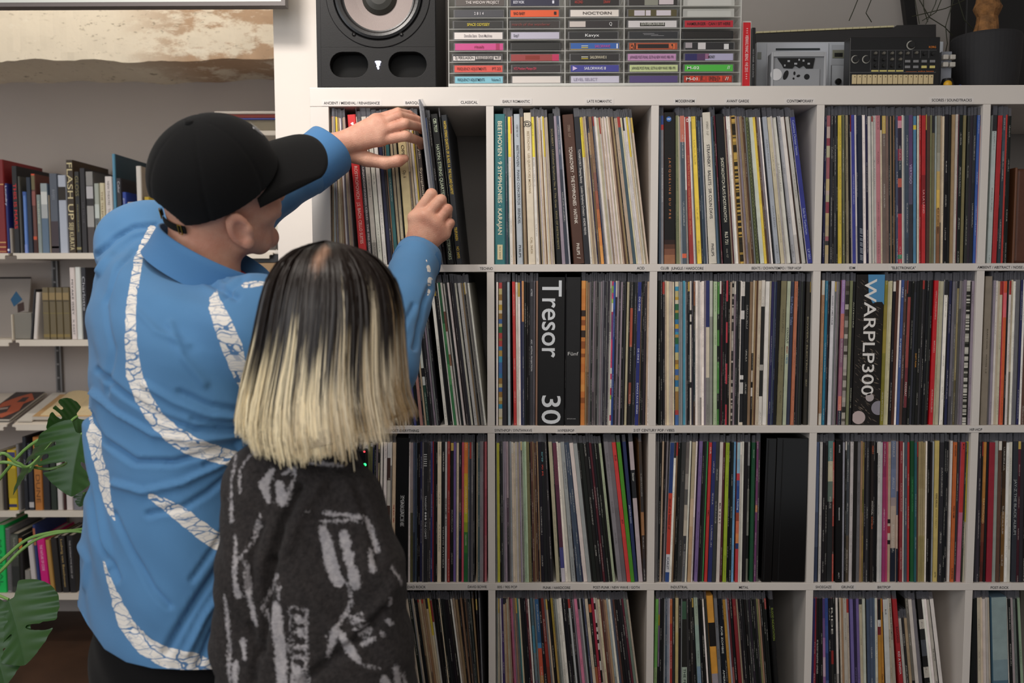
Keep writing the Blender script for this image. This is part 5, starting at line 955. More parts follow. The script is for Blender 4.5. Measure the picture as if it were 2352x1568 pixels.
q = MB(); q.lathe((X_(2177, .06), .06, ZS), (0, 0, 1), [(.014, 0), (.014, .012), (.010, .026), (.0001, .028)], 20); o = q.build('black_controller', M_black, origin=(X_(2177, .06), .06, ZS)); tag(o, 'small black domed controller under the pale module', 'controller')
# ---- plant in black pot
Yc = .15; cx = X_(2263, Yc); 
t = thing('potted_plant', (cx, Yc, ZS), 'stout trunked plant with trailing stems in a matt black pot on the shelf top', 'plant')
ph = Z_(2263, 86, Yc)-ZS
q = MB(); q.lathe((cx, Yc, ZS), (0, 0, 1), [(.0001, 0), (.060, 0), (.066, .012), (.072, ph*.6), (.074, ph-.006), (.072, ph), (.068, ph-.002), (.066, ph-.02), (.0001, ph-.02)], 48); q.build('pot', mat('matt_black_pot', lin((31, 31, 34)), .75), t, smooth=True)
q = MB(); rj = random.Random(2); prof = [(.033, ph-.03), (.032, ph), (.027, ph+.012), (.023, ph+.03), (.021, ph+.045), (.027, ph+.058), (.030, ph+.066), (.024, ph+.078), (.018, ph+.12), (.015, ph+.2)]
n = 26; R = []
for r_, h_ in prof: R.append([(cx+(r_+rj.uniform(-.0025, .0025))*math.cos(2*math.pi*k/n), Yc+(r_+rj.uniform(-.002, .002))*math.sin(2*math.pi*k/n), ZS+h_) for k in range(n)])
for a, b in zip(R, R[1:]):
    for k in range(n): q.face([a[k], a[(k+1) % n], b[(k+1) % n], b[k]])
q.build('trunk', mat('knobbly_bark', lin((128, 88, 48)), .8, noise=.5, nscale=70, bump=.8, bscale=160), t, smooth=True)
M_vine = mat('dark_stem', lin((40, 42, 26)), .6)
TOPP = (cx, Yc+.02, ZS+ph+.19)
for P in ([(1978, -30), (1970, 0), (1960, 25), (1950, 48)], [(2012, -30), (2001, 0), (1989, 30), (2002, 51)], [(2105, -20), (2112, 0), (2135, 40), (2170, 62), (2188, 82)], [(2194, -20), (2187, 10), (2172, 60), (2176, 100), (2172, 120)], [(2156, -20), (2148, 10), (2126, 56)], [(2170, -20), (2150, 28), (2118, 48)], [(2240, -10), (2170, 20), (2095, 38)], [(2195, -20), (2215, 45), (2250, 83)], [(2250, -10), (2256, 40), (2252, 90), (2262, 150)], [(2300, 10), (2285, 50), (2272, 88)], [(2120, -20), (2122, 20), (2131, 50)], [(2100, -10), (2112, 55)]):
    Yv = .16; P3 = [TOPP, ((TOPP[0]+W(*P[0], Yv)[0])/2, Yv, max(TOPP[2], W(*P[0], Yv)[2])+.05)]+[tuple(W(a, b, Yv+.01*k)) for k, (a, b) in enumerate(P)]
    q = MB(); q.tube(P3, .0011, 5); q.build('trailing_stem', M_vine, t)
# ---- dark cabinet and post behind the plant
Y = .30
q = MB(); q.bbox((X_(2214, Y), Y, ZS), (X_(2420, Y), Y+.08, ZS+.42), .004); o = q.build('black_screen', mat('panel_black', lin((9, 9, 11)), .6), origin=(X_(2214, Y), Y, ZS)); tag(o, 'tall black screen against the wall behind the plant pot', 'screen')  # black cabinet, built as a plain box
A = np.array(W(2093, 60, .335)); B_ = np.array(W(2078, -60, .335)); d = (B_-A)/(B_[2]-A[2]); base = A-d*(A[2]-ZS)
q = MB(); poly_prism(q, [(base[0]-.012, ZS), (base[0]+.014, ZS), (B_[0]+.014, B_[2]), (B_[0]-.012, B_[2])], .33, .35); o = q.build('stand_post', M_black, origin=(base[0], .33, ZS)); tag(o, 'black slanted post rising behind the keyboard', 'post')
# ================================================================ wall shelves in the alcove
YF = 1.0; YB = 1.28
M_shf = mat('cream_steel', lin((216, 206, 192)), .45); M_end = mat('cream_steel_end', lin((200, 190, 176)), .5)
M_rail = mat('aluminium_rail', lin((120, 116, 114)), .4, metal=.5)
lev = {1: (581, 594.5), 2: (780, 794.5), 3: (975, 988), 4: (1173.5, 1187), 5: (1363.5, 1377)}
split = {1: (19, 30), 2: (27, 36), 3: (15, 28), 4: (44, 56), 5: (60, 64)}
zlev = {k: W(100, v[0], YF)[2] for k, v in lev.items()}
def wshelf(xa, xb, k, lab):
    zt = zlev[k]; zb_ = W(100, lev[k][1], YF)[2]
    t = thing('wall_shelf', ((xa+xb)/2, YB, zt), lab, 'shelf')
    bm = bmesh.new(); bmesh.ops.create_cube(bm, size=1)
    for v in bm.verts: v.co = Vector((xa+(v.co.x+.5)*(xb-xa), YF+(v.co.y+.5)*.006, zb_+(v.co.z+.5)*(zt-zb_)))
    es = [e for e in bm.edges if abs(e.verts[0].co.z-zb_) < 1e-6 and abs(e.verts[1].co.z-zb_) < 1e-6 and abs(e.verts[0].co.x-e.verts[1].co.x) < 1e-6]
    bmesh.ops.bevel(bm, geom=es, offset=.012, segments=5, affect='EDGES'); q = MB(); q.bm(bm); q.build('front_lip', M_shf, t)
    q = MB()
    if k == 3:
        zr = W(60, 903, 1.26)[2]
        q.face([(xa, YF+.003, zt), (xb, YF+.003, zt), (xb, 1.26, zr), (xa, 1.26, zr)]); q.face([(xa, YF+.003, zt-.003), (xa, 1.26, zr-.003), (xb, 1.26, zr-.003), (xb, YF+.003, zt-.003)])
        q.face([(xa, 1.26, zr), (xb, 1.26, zr), (xb, 1.26, zr-.003), (xa, 1.26, zr-.003)])
        q.build('sloping_tray', M_shf, t)
    else:
        q.box((xa, YF+.006, zt-.0035), (xb, 1.285, zt-.0005)); q.build('tray', M_shf, t)
    for x in (xa, xb-.002):
        q = MB(); q.box((x, YF+.05, zb_), (x+.002, 1.29, zt+.03 if k != 3 else zt+.005)); q.build('end_plate', M_end, t)
    return t
ORDW = {1: 'top', 2: 'second', 3: 'sloping display', 4: 'fourth', 5: 'lowest'}
for k in lev:
    xs = [W(p_, lev[k][0], YF)[0] for p_ in split[k]]
    wshelf(xs[0]-.66, xs[0], k, '%s cream steel wall shelf at the left edge of the frame' % ORDW[k])
    wshelf(xs[1], xs[1]+.86, k, '%s cream steel wall shelf behind the man in blue' % ORDW[k])
for px in (126, 545):
    x = W(px, 690, YB)[0]; t = thing('wall_rail', (x, 1.29, zlev[5]-.05), 'slotted grey metal rail on the alcove wall %s' % ('between the shelves at left' if px == 126 else 'hidden behind the man'), 'rail')
    q = MB(); q.box((x-.011, 1.285, zlev[5]-.05), (x+.011, 1.2998, zlev[1]+.02)); q.build('track', M_rail, t)
    q = MB(); q.box((x-.0045, 1.283, zlev[5]-.05), (x+.0045, 1.2852, zlev[1]+.02)); q.build('channel', mat('rail_dark', lin((52, 48, 46)), .5) if px == 126 else bpy.data.materials['rail_dark'], t)
    for j in range(24):
        z = zlev[1]-.05-j*.05
        if z > zlev[5]: q = MB(); q.box((x-.005, 1.282, z), (x+.005, 1.2832, z+.006)); q.build('pin_hole', M_rail, t)
# ---- books
M_paper = mat('page_block', lin((206, 196, 176)), .8, noise=.1, nscale=200)
def book(k, a, b, top, colr, lab, D=.19, txt=None, bands=None, lean=0, cover=None, Y=YF+.012):
    """hardback standing on wall shelf k between pixels a and b of its foot"""
    zt = zlev[k]+.0006; x0, x1 = W(a, lev[k][0], Y)[0], W(b, lev[k][0], Y)[0]; H = W((a+b)/2, top, Y)[2]-zt; w = x1-x0-.0004; c = lin(colr); cv = lin(cover) if cover else c
    ang = math.atan(lean); pv = 0 if lean < 0 else w
    def fin(q):
        t = MB(); t.v = q.v; xform(t, (x0, Y, zt), ang, pv); q.v = t.v; return q
    q = MB(); ch = min(.002, w*.2); tt = min(.0022, w*.2)
    # case: spine plus two boards
    pr = [(0, .002+ch), (ch, .0), (w-ch, .0), (w, .002+ch)]
    for (xa, ya), (xb, yb) in zip(pr, pr[1:]): q.face([(xa, ya, 0), (xb, yb, 0), (xb, yb, H), (xa, ya, H)], c)
    q.face([(x, y, H) for x, y in pr]+[(w, .006, H), (0, .006, H)], c); q.face([(0, .006, 0), (w, .006, 0)]+[(x, y, 0) for x, y in pr[::-1]], c)
    for xa, xb in ((0, tt), (w-tt, w)): q.box((xa, .004, 0), (xb, D, H), cv)
    o = fin(q).build('book', M_attr, origin=(x0, Y, zt)); tag(o, lab, 'book', 'books on the alcove shelves')
    q = MB(); q.box((tt, .007, .003), (w-tt, D-.004, H-.003)); fin(q).build('pages', M_paper, o)
    if bands or txt:
        q = MB()
        for (v0, v1, bc) in bands or []: q.face([(ch*.6, -.0004, H*(1-v1)), (w-ch*.6, -.0004, H*(1-v1)), (w-ch*.6, -.0004, H*(1-v0)), (ch*.6, -.0004, H*(1-v0))], lin(bc))
        for (s, cc, v0, v1, sz) in txt or []: text_mb(s, w*sz*.86, lin(cc), q, (w/2-w*sz*.41, -.0008, H*(1-v0)), (0, 0, -1), (1, 0, 0), width=H*(v1-v0))
        fin(q).build('print', M_print, o)
    return o
G = (214, 170, 110)
book(1, -8, 16, 366, (122, 30, 32), 'large dark red bound book with gold lines at the left edge', .24, bands=[(.26, .27, G), (.88, .89, G), (.93, .94, G), (.98, .985, G)])
book(1, 17, 23.5, 421, (34, 42, 110), 'blue book lettered in white beside the red bound one', txt=[("Laundry", (220, 224, 240), .03, .32, .7)], bands=[(.94, .97, (210, 214, 226))])
book(1, 23.7, 29.5, 524, (150, 142, 134), 'small grey booklet right of the blue book')
book(1, 34, 47, 381, (28, 26, 28), 'black book with red capitals down its spine', .22, txt=[("THIS IS MARS", (216, 36, 40), .2, .72, .62)])
book(1, 47.3, 53, 405, (74, 72, 66), 'thin dark book with cream flecks right of the red lettered one')
book(1, 57, 65, 440, (92, 128, 196), 'thin bright blue book of lower height', bands=[(.0, .06, (60, 90, 160)), (.86, 1, (120, 140, 200))])
book(1, 66, 77, 407, (30, 40, 56), 'dark navy book between blue and brown ones', .2)
book(1, 78, 87.5, 399, (100, 60, 52), 'brown book with an orange top and orange square', bands=[(0, .02, (210, 80, 50)), (.02, .2, (110, 100, 70)), (.22, .4, (140, 84, 78)), (.79, .83, (196, 84, 50)), (.84, 1, (60, 30, 28))])
book(1, 88, 98, 447, (132, 142, 140), 'grey green book with pale lettering', txt=[("VALENTINE", (200, 204, 180), .1, .5, .4)])
book(1, 98.5, 114.5, 421, (98, 116, 136), 'misty white and blue photograph spine', bands=[(0, .12, (150, 160, 164)), (.12, .3, (206, 208, 206)), (.3, .5, (170, 174, 176)), (.5, 1, (92, 112, 134))])
book(1, 115, 118.5, 448, (140, 128, 110), 'very thin tan booklet beside the misty spine')
book(1, 119, 137.5, 398, (84, 90, 102), 'slate book fading to plum with a small white emblem', .22, txt=[("RIVERS", (140, 146, 158), .2, .33, .4)], bands=[(.6, 1, (66, 56, 62)), (.915, .94, (200, 196, 196))])
book(1, 138.5, 157.5, 402, (172, 178, 192), 'pale grey blue book with a black title block', .22, bands=[(.15, .32, (40, 32, 24))])
book(1, 158.5, 175.5, 367, (54, 40, 22), 'tall brown book with large cream capitals', .25, txt=[("FLASH UP", (214, 200, 156), .02, .64, .86), ("SEIJI KURATA", (214, 200, 156), .67, .97, .68)], cover=(58, 40, 20))
book(1, 176.5, 188.5, 394, (36, 34, 32), 'black book with gold decorative capitals', .22, txt=[("GLOSS", (132, 122, 80), .05, .3, .8), ("PHOTOGRAPHS", (150, 140, 92), .4, .74, .3)], bands=[(.93, .96, (140, 132, 90))])
book(1, 189, 202, 386, (38, 34, 36), 'plain charcoal book with faint grey lettering', .24, txt=[("LEE MILLER", (84, 80, 84), .4, .65, .4)])
book(1, 203, 220, 394, (84, 82, 82), 'black and white photographic spine with a white label', .24, bands=[(0, .17, (140, 138, 136)), (.18, .33, (186, 184, 188)), (.33, .42, (50, 48, 50)), (.42, .68, (160, 158, 156)), (.68, 1, (74, 68, 68))])
book(1, 221, 232.5, 421, (166, 172, 162), 'pale green and white softcover', bands=[(.3, .5, (196, 204, 200)), (.5, .6, (110, 116, 116))], txt=[("QUARRY & WOE", (60, 66, 74), .5, .9, .5)])
book(1, 233.5, 245, 420, (206, 196, 164), 'cream softcover with brown letters', txt=[("THE TELEPORTER", (140, 112, 76), .12, .7, .4)])
book(1, 246, 263, 405, (216, 208, 204), 'white softcover with grey letters', txt=[("NEW THEATRE · THE NEW BLACK", (120, 112, 110), .06, .78, .34)])
book(1, 264, 271.5, 353, (84, 140, 170), 'tall teal blue magazine with a dark cover', .25, cover=(26, 56, 70))
book(1, 272, 284, 409, (40, 38, 44), 'black softcover beside the teal magazine', .2, txt=[("Color", (200, 200, 206), .04, .2, .5)])
book(1, 285, 295, 441, (30, 60, 150), 'royal blue softcover half hidden by the shoulder', txt=[("good by blood", (180, 190, 220), .1, .5, .5)])
book(1, 296, 313, 464, (196, 186, 174), 'short cream paperback beside the royal blue one')
book(1, 318, 330, 381, (212, 206, 200), 'tall white curled magazine behind the cap', .2, cover=(150, 138, 124))
book(1, 335, 347, 452, (190, 160, 30), 'small yellow book behind the cap', bands=[(.1, .5, (60, 50, 20))])
# second shelf
xa, xb = W(-4, 780, 1.08)[0], W(56, 780, 1.08)[0]
p0 = W(-30, 780, 1.05); p1 = W(54, 780, 1.05); zt = zlev[2]+.001
def facing(P, thick, colr, name, lab, cat, prints=(), mt=None):
    """flat item facing out; P: four corner points, lower left first, anticlockwise"""
    P = [np.array(p_, float) for p_ in P]; n = np.cross(P[1]-P[0], P[3]-P[0]); n /= np.linalg.norm(n)
    q = MB(); f = [tuple(p_) for p_ in P]; b = [tuple(p_-n*thick) for p_ in P]; q.face(f, lin(colr)); q.face(b[::-1], lin(colr))
    for i in range(4): j = (i+1) % 4; q.face([f[i], b[i], b[j], f[j]], lin((200, 192, 180)))
    o = q.build(name, mt or M_attr, origin=tuple(P[0])); tag(o, lab, cat)
    if prints:
        q = MB(); u = lambda a, b_: P[0]+(P[1]-P[0])*a+(P[3]-P[0])*b_+(P[2]-P[1]-P[3]+P[0])*a*b_
        for k, (pts, cc) in enumerate(prints): q.face([tuple(u(a, b_)+n*(.0006+.00015*k)) for a, b_ in pts], lin(cc))
        q.build('print', M_print, o)
    return o
z0 = zt; A_ = W(-40, 770, 1.10)[0]; B_ = W(60, 770, 1.10)[0]; hz = W(20, 636, 1.2)[2]
facing([(A_, 1.10, z0), (B_, 1.10, z0), (B_-.03, 1.2, hz), (A_, 1.2, hz)], .006, (150, 142, 136), 'art_print', 'grey framed print with a blue diamond leaning on the second shelf', 'picture', [([(0, .97), (1, .97), (1, 1), (0, 1)], (44, 40, 40)), ([(.62, .5), (.82, .62), (.62, .76), (.5, .62)], (50, 96, 132)), ([(.74, .4), (.9, .44), (.86, .58), (.7, .54)], (70, 52, 50))])
o = book(2, 27, 31, 722, (196, 186, 170), 'thin ring bound cream notebook on the second shelf', .1)
xx0, xx1 = W(38, 780, 1.03)[0], W(78, 780, 1.03)[0]
q = MB(); q.bbox((xx0, 1.02, zt), (xx1, 1.13, W(50, 718, 1.03)[2]), .002); o = q.build('grey_box', mat('grey_card', lin((126, 122, 114)), .7), origin=(xx0, 1.02, zt)); tag(o, 'plain grey box beside the ring bound notebook', 'box')
book(2, 69, 74.5, 664, (34, 32, 34), 'thin black book leaning on a white one', .16, lean=.115)
book(2, 76, 85.5, 671, (206, 198, 192), 'thin white book leaning against olive volumes', .16, lean=.10)
for j in range(4):
    a = 100.5+j*15.7; book(2, a, a+15.2, 660, (104, 92, 66), '%s of four matching olive cloth volumes' % ['leftmost', 'second from left', 'third from left', 'rightmost'][j], .17, bands=[(.1, .24, (142, 122, 84)), (.49, .5, (130, 116, 60)), (.24, .27, (76, 66, 48)), (.9, .96, (130, 112, 66))])
book(2, 165, 177.5, 614, (212, 200, 196), 'white book with spaced black capitals on the second shelf', .22, txt=[("MIYAKE ISSEY", (50, 46, 50), .16, .66, .42), ("X EAST", (90, 86, 90), .72, .94, .34)])
book(2, 178, 190.5, 613, (210, 212, 208), 'plain white book beside the one with spaced capitals', .22)
book(2, 191, 203, 614, (28, 26, 34), 'black book with white handwriting beside the blue shirt', .22, txt=[("Charlotte", (180, 180, 186), .12, .6, .6)])
# display shelf
zr = W(60, 903, 1.26)[2]; z3 = zlev[3]
def onslope(px, v, lift=.004):
    y = YF+.01+v*(1.25-YF-.01); z = z3+(zr-z3)*((y-YF)/.26)+lift; c = W(px, 800, y); return (c[0], y, z)
def slope_item(name, lab, cat, pa, pb, v0, v1, colr, prints=(), thick=.006, lift=.012):
    x0 = onslope(pa, 0)[0]; x1 = onslope(pb, 0)[0]
    mk = lambda x, v: (x, onslope(0, v, lift)[1], onslope(0, v, lift)[2])
    return facing([mk(x0, v0), mk(x1, v0), mk(x1, v1), mk(x0, v1)], thick, colr, name, lab, cat, prints)
slope_item('magazine', 'magazine with an orange and black cover on the sloping shelf', 'magazine', -60, 12, .02, .97, (60, 50, 50), [([(.1, .15), (.7, .05), (.95, .3), (.8, .55), (.98, .7), (.6, .95), (.3, .8), (.05, .6)], (172, 88, 62)), ([(.3, .1), (.6, .25), (.45, .5), (.2, .4)], (70, 56, 54)), ([(.5, .6), (.75, .62), (.7, .8), (.5, .78)], (66, 54, 52)), ([(.2, .3), (.5, .36), (.45, .42), (.2, .38)], (170, 150, 140))])
slope_item('magazine', 'plain white magazine on the sloping shelf', 'magazine', 30, 64, .02, .99, (206, 200, 190), (), .005, .008)
o = slope_item('open_book', 'open old book with yellowed pages on the sloping shelf', 'book', 64, 215, .03, .8, (186, 150, 104), (), .012, .02)
q = MB(); x0 = onslope(80, 0)[0]; x1 = onslope(215, 0)[0]
for s_, (a, b) in enumerate(((0, .5), (.5, 1))):
    n = 10
    for k in range(n):
        u0, u1 = k/n, (k+1)/n; hb = lambda u: .014*math.sin(math.pi*min(1, u*1.05)) ** .6 if 0 < u < 1 else 0
        X0, X1 = x0+(x1-x0)*(a+(b-a)*u0), x0+(x1-x0)*(a+(b-a)*u1)
        f = lambda X, v, h: (X, onslope(0, v, .022+h)[1], onslope(0, v, .022+h)[2])
        q.face([f(X0, .07, hb(u0)), f(X1, .07, hb(u1)), f(X1, .78, hb(u1)), f(X0, .78, hb(u0))]); q.face([f(X0, .07, -.005), f(X1, .07, -.005), f(X1, .07, hb(u1)), f(X0, .07, hb(u0))])
q.build('pages', mat('yellowed_page', lin((212, 192, 152)), .8, noise=.06, nscale=250), o)
# fourth shelf
for a, b, tp, colr, lab, kw in ((-4, 8, 1036, (150, 142, 128), 'cream edged book at the left end of the fourth shelf', {}), (8.5, 18.5, 1038, (40, 32, 30), 'dark brown book next to the bright yellow one', {}), (21, 41, 1034, (206, 176, 30), 'bright yellow book with blue roundels on the fourth shelf', dict(bands=[(.03, .12, (60, 60, 110)), (.3, .8, (170, 146, 30)), (.9, .95, (50, 50, 90))])), (42, 49, 1020, (120, 118, 118), 'narrow grey and black book on the fourth shelf', {}),
 (57, 67, 1003, (26, 28, 36), 'black book with grey lettering at the left of the bay', dict(txt=[("ARCHIVE", (130, 130, 140), .3, .6, .4)])), (67.5, 80, 1018, (34, 36, 46), 'dark blue grey book with a pale round emblem', dict(bands=[(.88, .96, (180, 176, 176))], txt=[("HARMONY", (120, 124, 140), .1, .4, .5)])), (81, 99.5, 1004, (176, 112, 50), 'broad orange brown book on the fourth shelf', dict(txt=[("DUNE", (110, 68, 30), .5, .9, .6)])), (100.5, 117, 1006, (36, 34, 40), 'wide black book right of the orange brown one', {}), (118, 132, 1007, (34, 44, 36), 'dark green black book behind the leaf', {}), (133, 145, 1003, (196, 190, 188), 'white book below the leaf tip', {}), (146, 152, 1006, (60, 28, 28), 'narrow maroon book between white ones', {}), (153, 168, 1003, (206, 196, 194), 'second white book nearest the blue shirt', {}), (169, 190, 1010, (120, 118, 126), 'grey book at the right of the fourth shelf', {})):
    book(4, a, b, tp, colr, lab, .2, **kw)
for a, b, tp, colr, lab, kw in ((-6, 16.5, 1206, (24, 190, 90), 'bright green book at the left edge of the lowest shelf', dict(txt=[("MANUAL", (16, 120, 60), .2, .9, .4)])), (18, 28, 1213, (130, 128, 130), 'grey ring bound book beside the green one', dict(bands=[(v/40, v/40+.012, (60, 60, 62)) for v in range(1, 39)])), (29, 47.5, 1226, (62, 64, 58), 'dark photographic book on the lowest shelf', dict(bands=[(.02, .4, (84, 88, 78)), (.55, .9, (40, 42, 40))], txt=[("Selected", (150, 150, 140), .05, .4, .3)])), (48, 57, 1232, (30, 26, 26), 'narrow black book with an orange block', dict(bands=[(.03, .22, (190, 110, 40))])),
 (58.5, 72, 1310, (140, 136, 130), 'short grey stack of booklets on the lowest shelf', {}), (74.5, 86.5, 1240, (198, 190, 188), 'white book leaning beside the pink one', dict(lean=-.06)), (88, 95, 1205, (40, 56, 110), 'narrow blue book with orange top', dict(bands=[(.05, .3, (170, 100, 70))], lean=-.05)), (97, 116, 1236, (206, 20, 120), 'hot pink book with white lettering', dict(txt=[("THE NATURE OF CODE", (240, 190, 220), .12, .6, .36)], bands=[(.9, .94, (230, 170, 200))], lean=-.07)), (117, 127, 1240, (176, 134, 70), 'tan book right of the hot pink one', dict(lean=-.07)), (128, 143, 1236, (34, 30, 28), 'black book between tan and gold lettered ones', dict(lean=-.06)), (144, 160, 1231, (30, 28, 28), 'black book with gold serif lettering', dict(txt=[("Ludwig van Beethoven", (190, 160, 100), .05, .9, .36)], lean=-.05)), (161, 176, 1230, (28, 26, 28), 'black book with small white rows of lettering', dict(txt=[("THE INTERACTIVE BOOK OF", (180, 176, 176), .08, .75, .3)], lean=-.03))):
    book(5, a, b, tp, colr, lab, .2, **kw)
# ---- stack behind the man's face, right end of the alcove shelves
def lying(px0, px1, py0, py1, Y, D, colr, name, lab, cat, rough=.5, prints=None, zz=None):
    a, b = W(px0, py1, Y), W(px1, py0, Y); q = MB(); q.bbox((a[0], Y, a[2]), (b[0], Y+D, b[2]), .0015); o = q.build(name, mat(name+cat+lab[:5], lin(colr), rough), origin=(a[0], Y, a[2])); tag(o, lab, cat); return o
xr_ = 660
zsA = W(560, 664, 1.0)[2]
wshelfq = thing('wall_shelf', (W(560, 664, YF)[0], YB, zsA), 'short shelf carrying records and equipment behind the man\'s face', 'shelf')
q = MB(); q.box((W(470, 664, YF)[0], YF, zsA-.02), (W(xr_, 664, YF)[0], 1.29, zsA)); q.build('board', M_shf, wshelfq)
lying(480, xr_, 655, 663.9, 1.01, .26, (190, 180, 168), 'flat_record', 'lowest pale sleeve of the flat pile behind the man\'s chin', 'record')
lying(500, xr_, 648, 654.8, 1.012, .26, (216, 206, 196), 'flat_record', 'white sleeve in the flat pile behind the man\'s chin', 'record')
lying(490, xr_, 640, 647.8, 1.008, .26, (176, 30, 50), 'flat_record', 'red edged sleeve in the flat pile behind the chin', 'record')
lying(500, xr_, 628, 639.8, 1.014, .26, (214, 206, 200), 'flat_record', 'topmost white sleeve in the flat pile behind the chin', 'record')
lying(485, xr_, 604, 627.5, 1.0, .27, (150, 120, 84), 'wooden_case', 'flat brown wooden case under the black player', 'case')
lying(520, xr_, 584, 603.5, 1.02, .25, (36, 36, 38), 'hifi_player', 'black player with white top strip behind the man\'s face', 'player')
lying(520, xr_, 574, 583.5, 1.02, .25, (214, 208, 200), 'flat_cover', 'white cover lying on the black player', 'cover')
lying(560, xr_, 548, 573.5, 1.05, .22, (74, 66, 58), 'dark_case', 'dark flat case above the white cover', 'case')
lying(575, xr_, 455, 547.5, 1.06, .16, (226, 220, 200), 'cream_box', 'cream upright box between the face and the white pillar', 'box')  # invented block in place of a pale upright strip of wall
zsB = W(560, 300, 1.0)[2]
t = thing('wall_shelf', (W(560, 300, YF)[0], YB, zsB), 'high short shelf hidden behind the black cap', 'shelf')
q = MB(); q.box((W(480, 300, YF)[0], YF, zsB-.015), (W(xr_, 300, YF)[0], 1.29, zsB)); q.build('board', M_shf, t)
lying(500, xr_, 275, 299.9, 1.02, .25, (120, 110, 90), 'flat_record', 'brownish sleeve under the red sleeve above the cap', 'record')
lying(505, xr_, 271, 274.8, 1.015, .26, (60, 70, 150), 'flat_record', 'thin blue sleeve above the cap', 'record')
lying(498, xr_, 262, 270.8, 1.02, .26, (166, 66, 52), 'flat_record', 'brick red sleeve above the cap', 'record')
o = lying(492, xr_, 255, 261.8, 1.01, .26, (196, 186, 176), 'flat_record', 'plastic wrapped pale sleeve topmost above the cap', 'record', .25)
# ---- swiss cheese plant
M_leaf = mat('leaf_green', lin((38, 74, 26)), .42, noise=.18, nscale=12, bump=.2, bscale=40); M_pet = mat('petiole_green', lin((120, 160, 84)), .45)
def leaf_mesh(base, tip, side, width, curl=.25, seed=1, holes=True, fold=.25, h=.0022):
    """monstera blade from base to tip; side = approximate direction of its width"""
    base, tip, side = (np.array(v, float) for v in (base, tip, side)); L = np.linalg.norm(tip-base); m = (tip-base)/L; side -= m*(side@m); side /= np.linalg.norm(side); nrm = np.cross(side, m)
    rr_ = random.Random(seed); wn = width/2
    nu, nv = int(L*1.25/h), int(width*1.05/h); U = np.linspace(-.25, 1.0, nu)*L; Vv = np.linspace(-1.05, 1.05, nv)*wn
    uu, vv = np.meshgrid(U, Vv, indexing='ij'); t = uu/L; s = np.abs(vv)/wn
    prof = np.where(t < .3, np.sqrt(np.clip(1-((t-.3)/.53)**2, 0, 1)), np.clip(1-((t-.3)/.7)**1.7, 0, 1)**.85)
    inside = s < prof
    inside &= ~((t < 0) & (s < .10+(-t)*.9))
    for sgn in (-1, 1):
        for k in range(5):
            t0 = .02+k*.17+rr_.uniform(-.02, .02); sl = .34
            d = (t-(t0+s*sl)); wdt = .012+.035*np.clip((s-.45)/.55, 0, 1)**.7
            if rr_.random() < .4: inside &= ~((np.sign(vv) == sgn) & (np.abs(d) < wdt) & (s > .5+rr_.uniform(-.08, .12)))
            if holes and k == 2: inside &= ~((np.sign(vv) == sgn) & (((t-(t0+.05+s*sl))/.038)**2+((s-.42)/.26)**2 < 1))
    z = fold*np.abs(vv)-curl*(t**2)*L*.5-curl*(s**2)*wn*.6+.0025*np.sin(t*38-s*9)*s
    P = base+uu[..., None]*m+vv[..., None]*side+z[..., None]*nrm
    idx = np.arange(nu*nv).reshape(nu, nv); a = idx[:-1, :-1]; Q = np.stack([a, idx[1:, :-1], idx[1:, 1:], idx[:-1, 1:]], -1).reshape(-1, 4)
    ok = inside.reshape(-1)[Q].all(1); Q = Q[ok]; used = np.unique(Q); mp = -np.ones(nu*nv, int); mp[used] = np.arange(len(used)); V = P.reshape(-1, 3)[used]; Q = mp[Q]
    # smooth the outline only
    E = np.sort(np.concatenate([Q[:, [0, 1]], Q[:, [1, 2]], Q[:, [2, 3]], Q[:, [3, 0]]]), 1); ue, cn = np.unique(E, axis=0, return_counts=True); be = ue[cn == 1]
    for _ in range(3):
        A = np.zeros_like(V); c = np.bincount(be.ravel(), minlength=len(V))
        for i in range(3): A[:, i] = np.bincount(be[:, 0], V[be[:, 1], i], len(V))+np.bincount(be[:, 1], V[be[:, 0], i], len(V))
        b = c > 0; V[b] = V[b]*.4+.6*(A[b]/c[b][:, None])
    return V, Q
pc = W(-190, 1568, .15)
mon = thing('monstera_plant', (pc[0], .15, 0), 'large green swiss cheese plant reaching in from the left edge', 'plant')
q = MB(); q.lathe((pc[0], .15, 0), (0, 0, 1), [(.0001, 0), (.12, 0), (.14, .02), (.16, .28), (.165, .30), (.155, .30), (.15, .27), (.0001, .27)], 40); q.build('pot', mat('clay_pot', lin((120, 110, 100)), .8), mon, smooth=True)
root = np.array([pc[0], .15, .27])
def wv(px, py, Y): return W(px, py, Y)
LV = [ # base(px,py,Y), tip, side vector, width, seed, petiole path
 ((188, 995, .20), (150, 1140, .15), (-1, .35, .15), .24, 1, [(-60, 1300, .24), (-20, 1080, .24), (60, 1072, .24), (118, 1076, .245), (170, 1050, .24)]),
 ((136, 998, .29), (10, 1128, .24), (.55, .35, .7), .17, 2, [(-70, 1300, .2), (-10, 1057, .2), (40, 1063, .22), (70, 1068, .24)]),
 ((178, 955, .32), (108, 985, .26), (.2, .3, 1), .12, 3, [(-80, 1250, .3), (40, 1050, .3), (140, 985, .3), (168, 962, .31)]),
 ((20, 1376, .05), (70, 1530, -.02), (1, .1, .25), .20, 4, [(-120, 1400, .08), (-30, 1365, .06)]),
 ((192, 1130, .26), (178, 1166, .25), (-1, .1, -.2), .05, 5, [(-40, 1320, .2), (0, 1290, .21), (60, 1240, .23), (120, 1222, .24), (178, 1216, .25), (230, 1200, .26)]),
 ((-30, 1440, .02), (24, 1575, -.03), (1, .1, .3), .17, 6, [(-140, 1430, .05), (-60, 1425, .03)]),
 ((250, 1240, .26), (300, 1300, .26), (-.5, .1, .6), .1, 7, [(-40, 1345, .2), (0, 1313, .2), (50, 1262, .22), (100, 1232, .23), (176, 1220, .24)]),
]
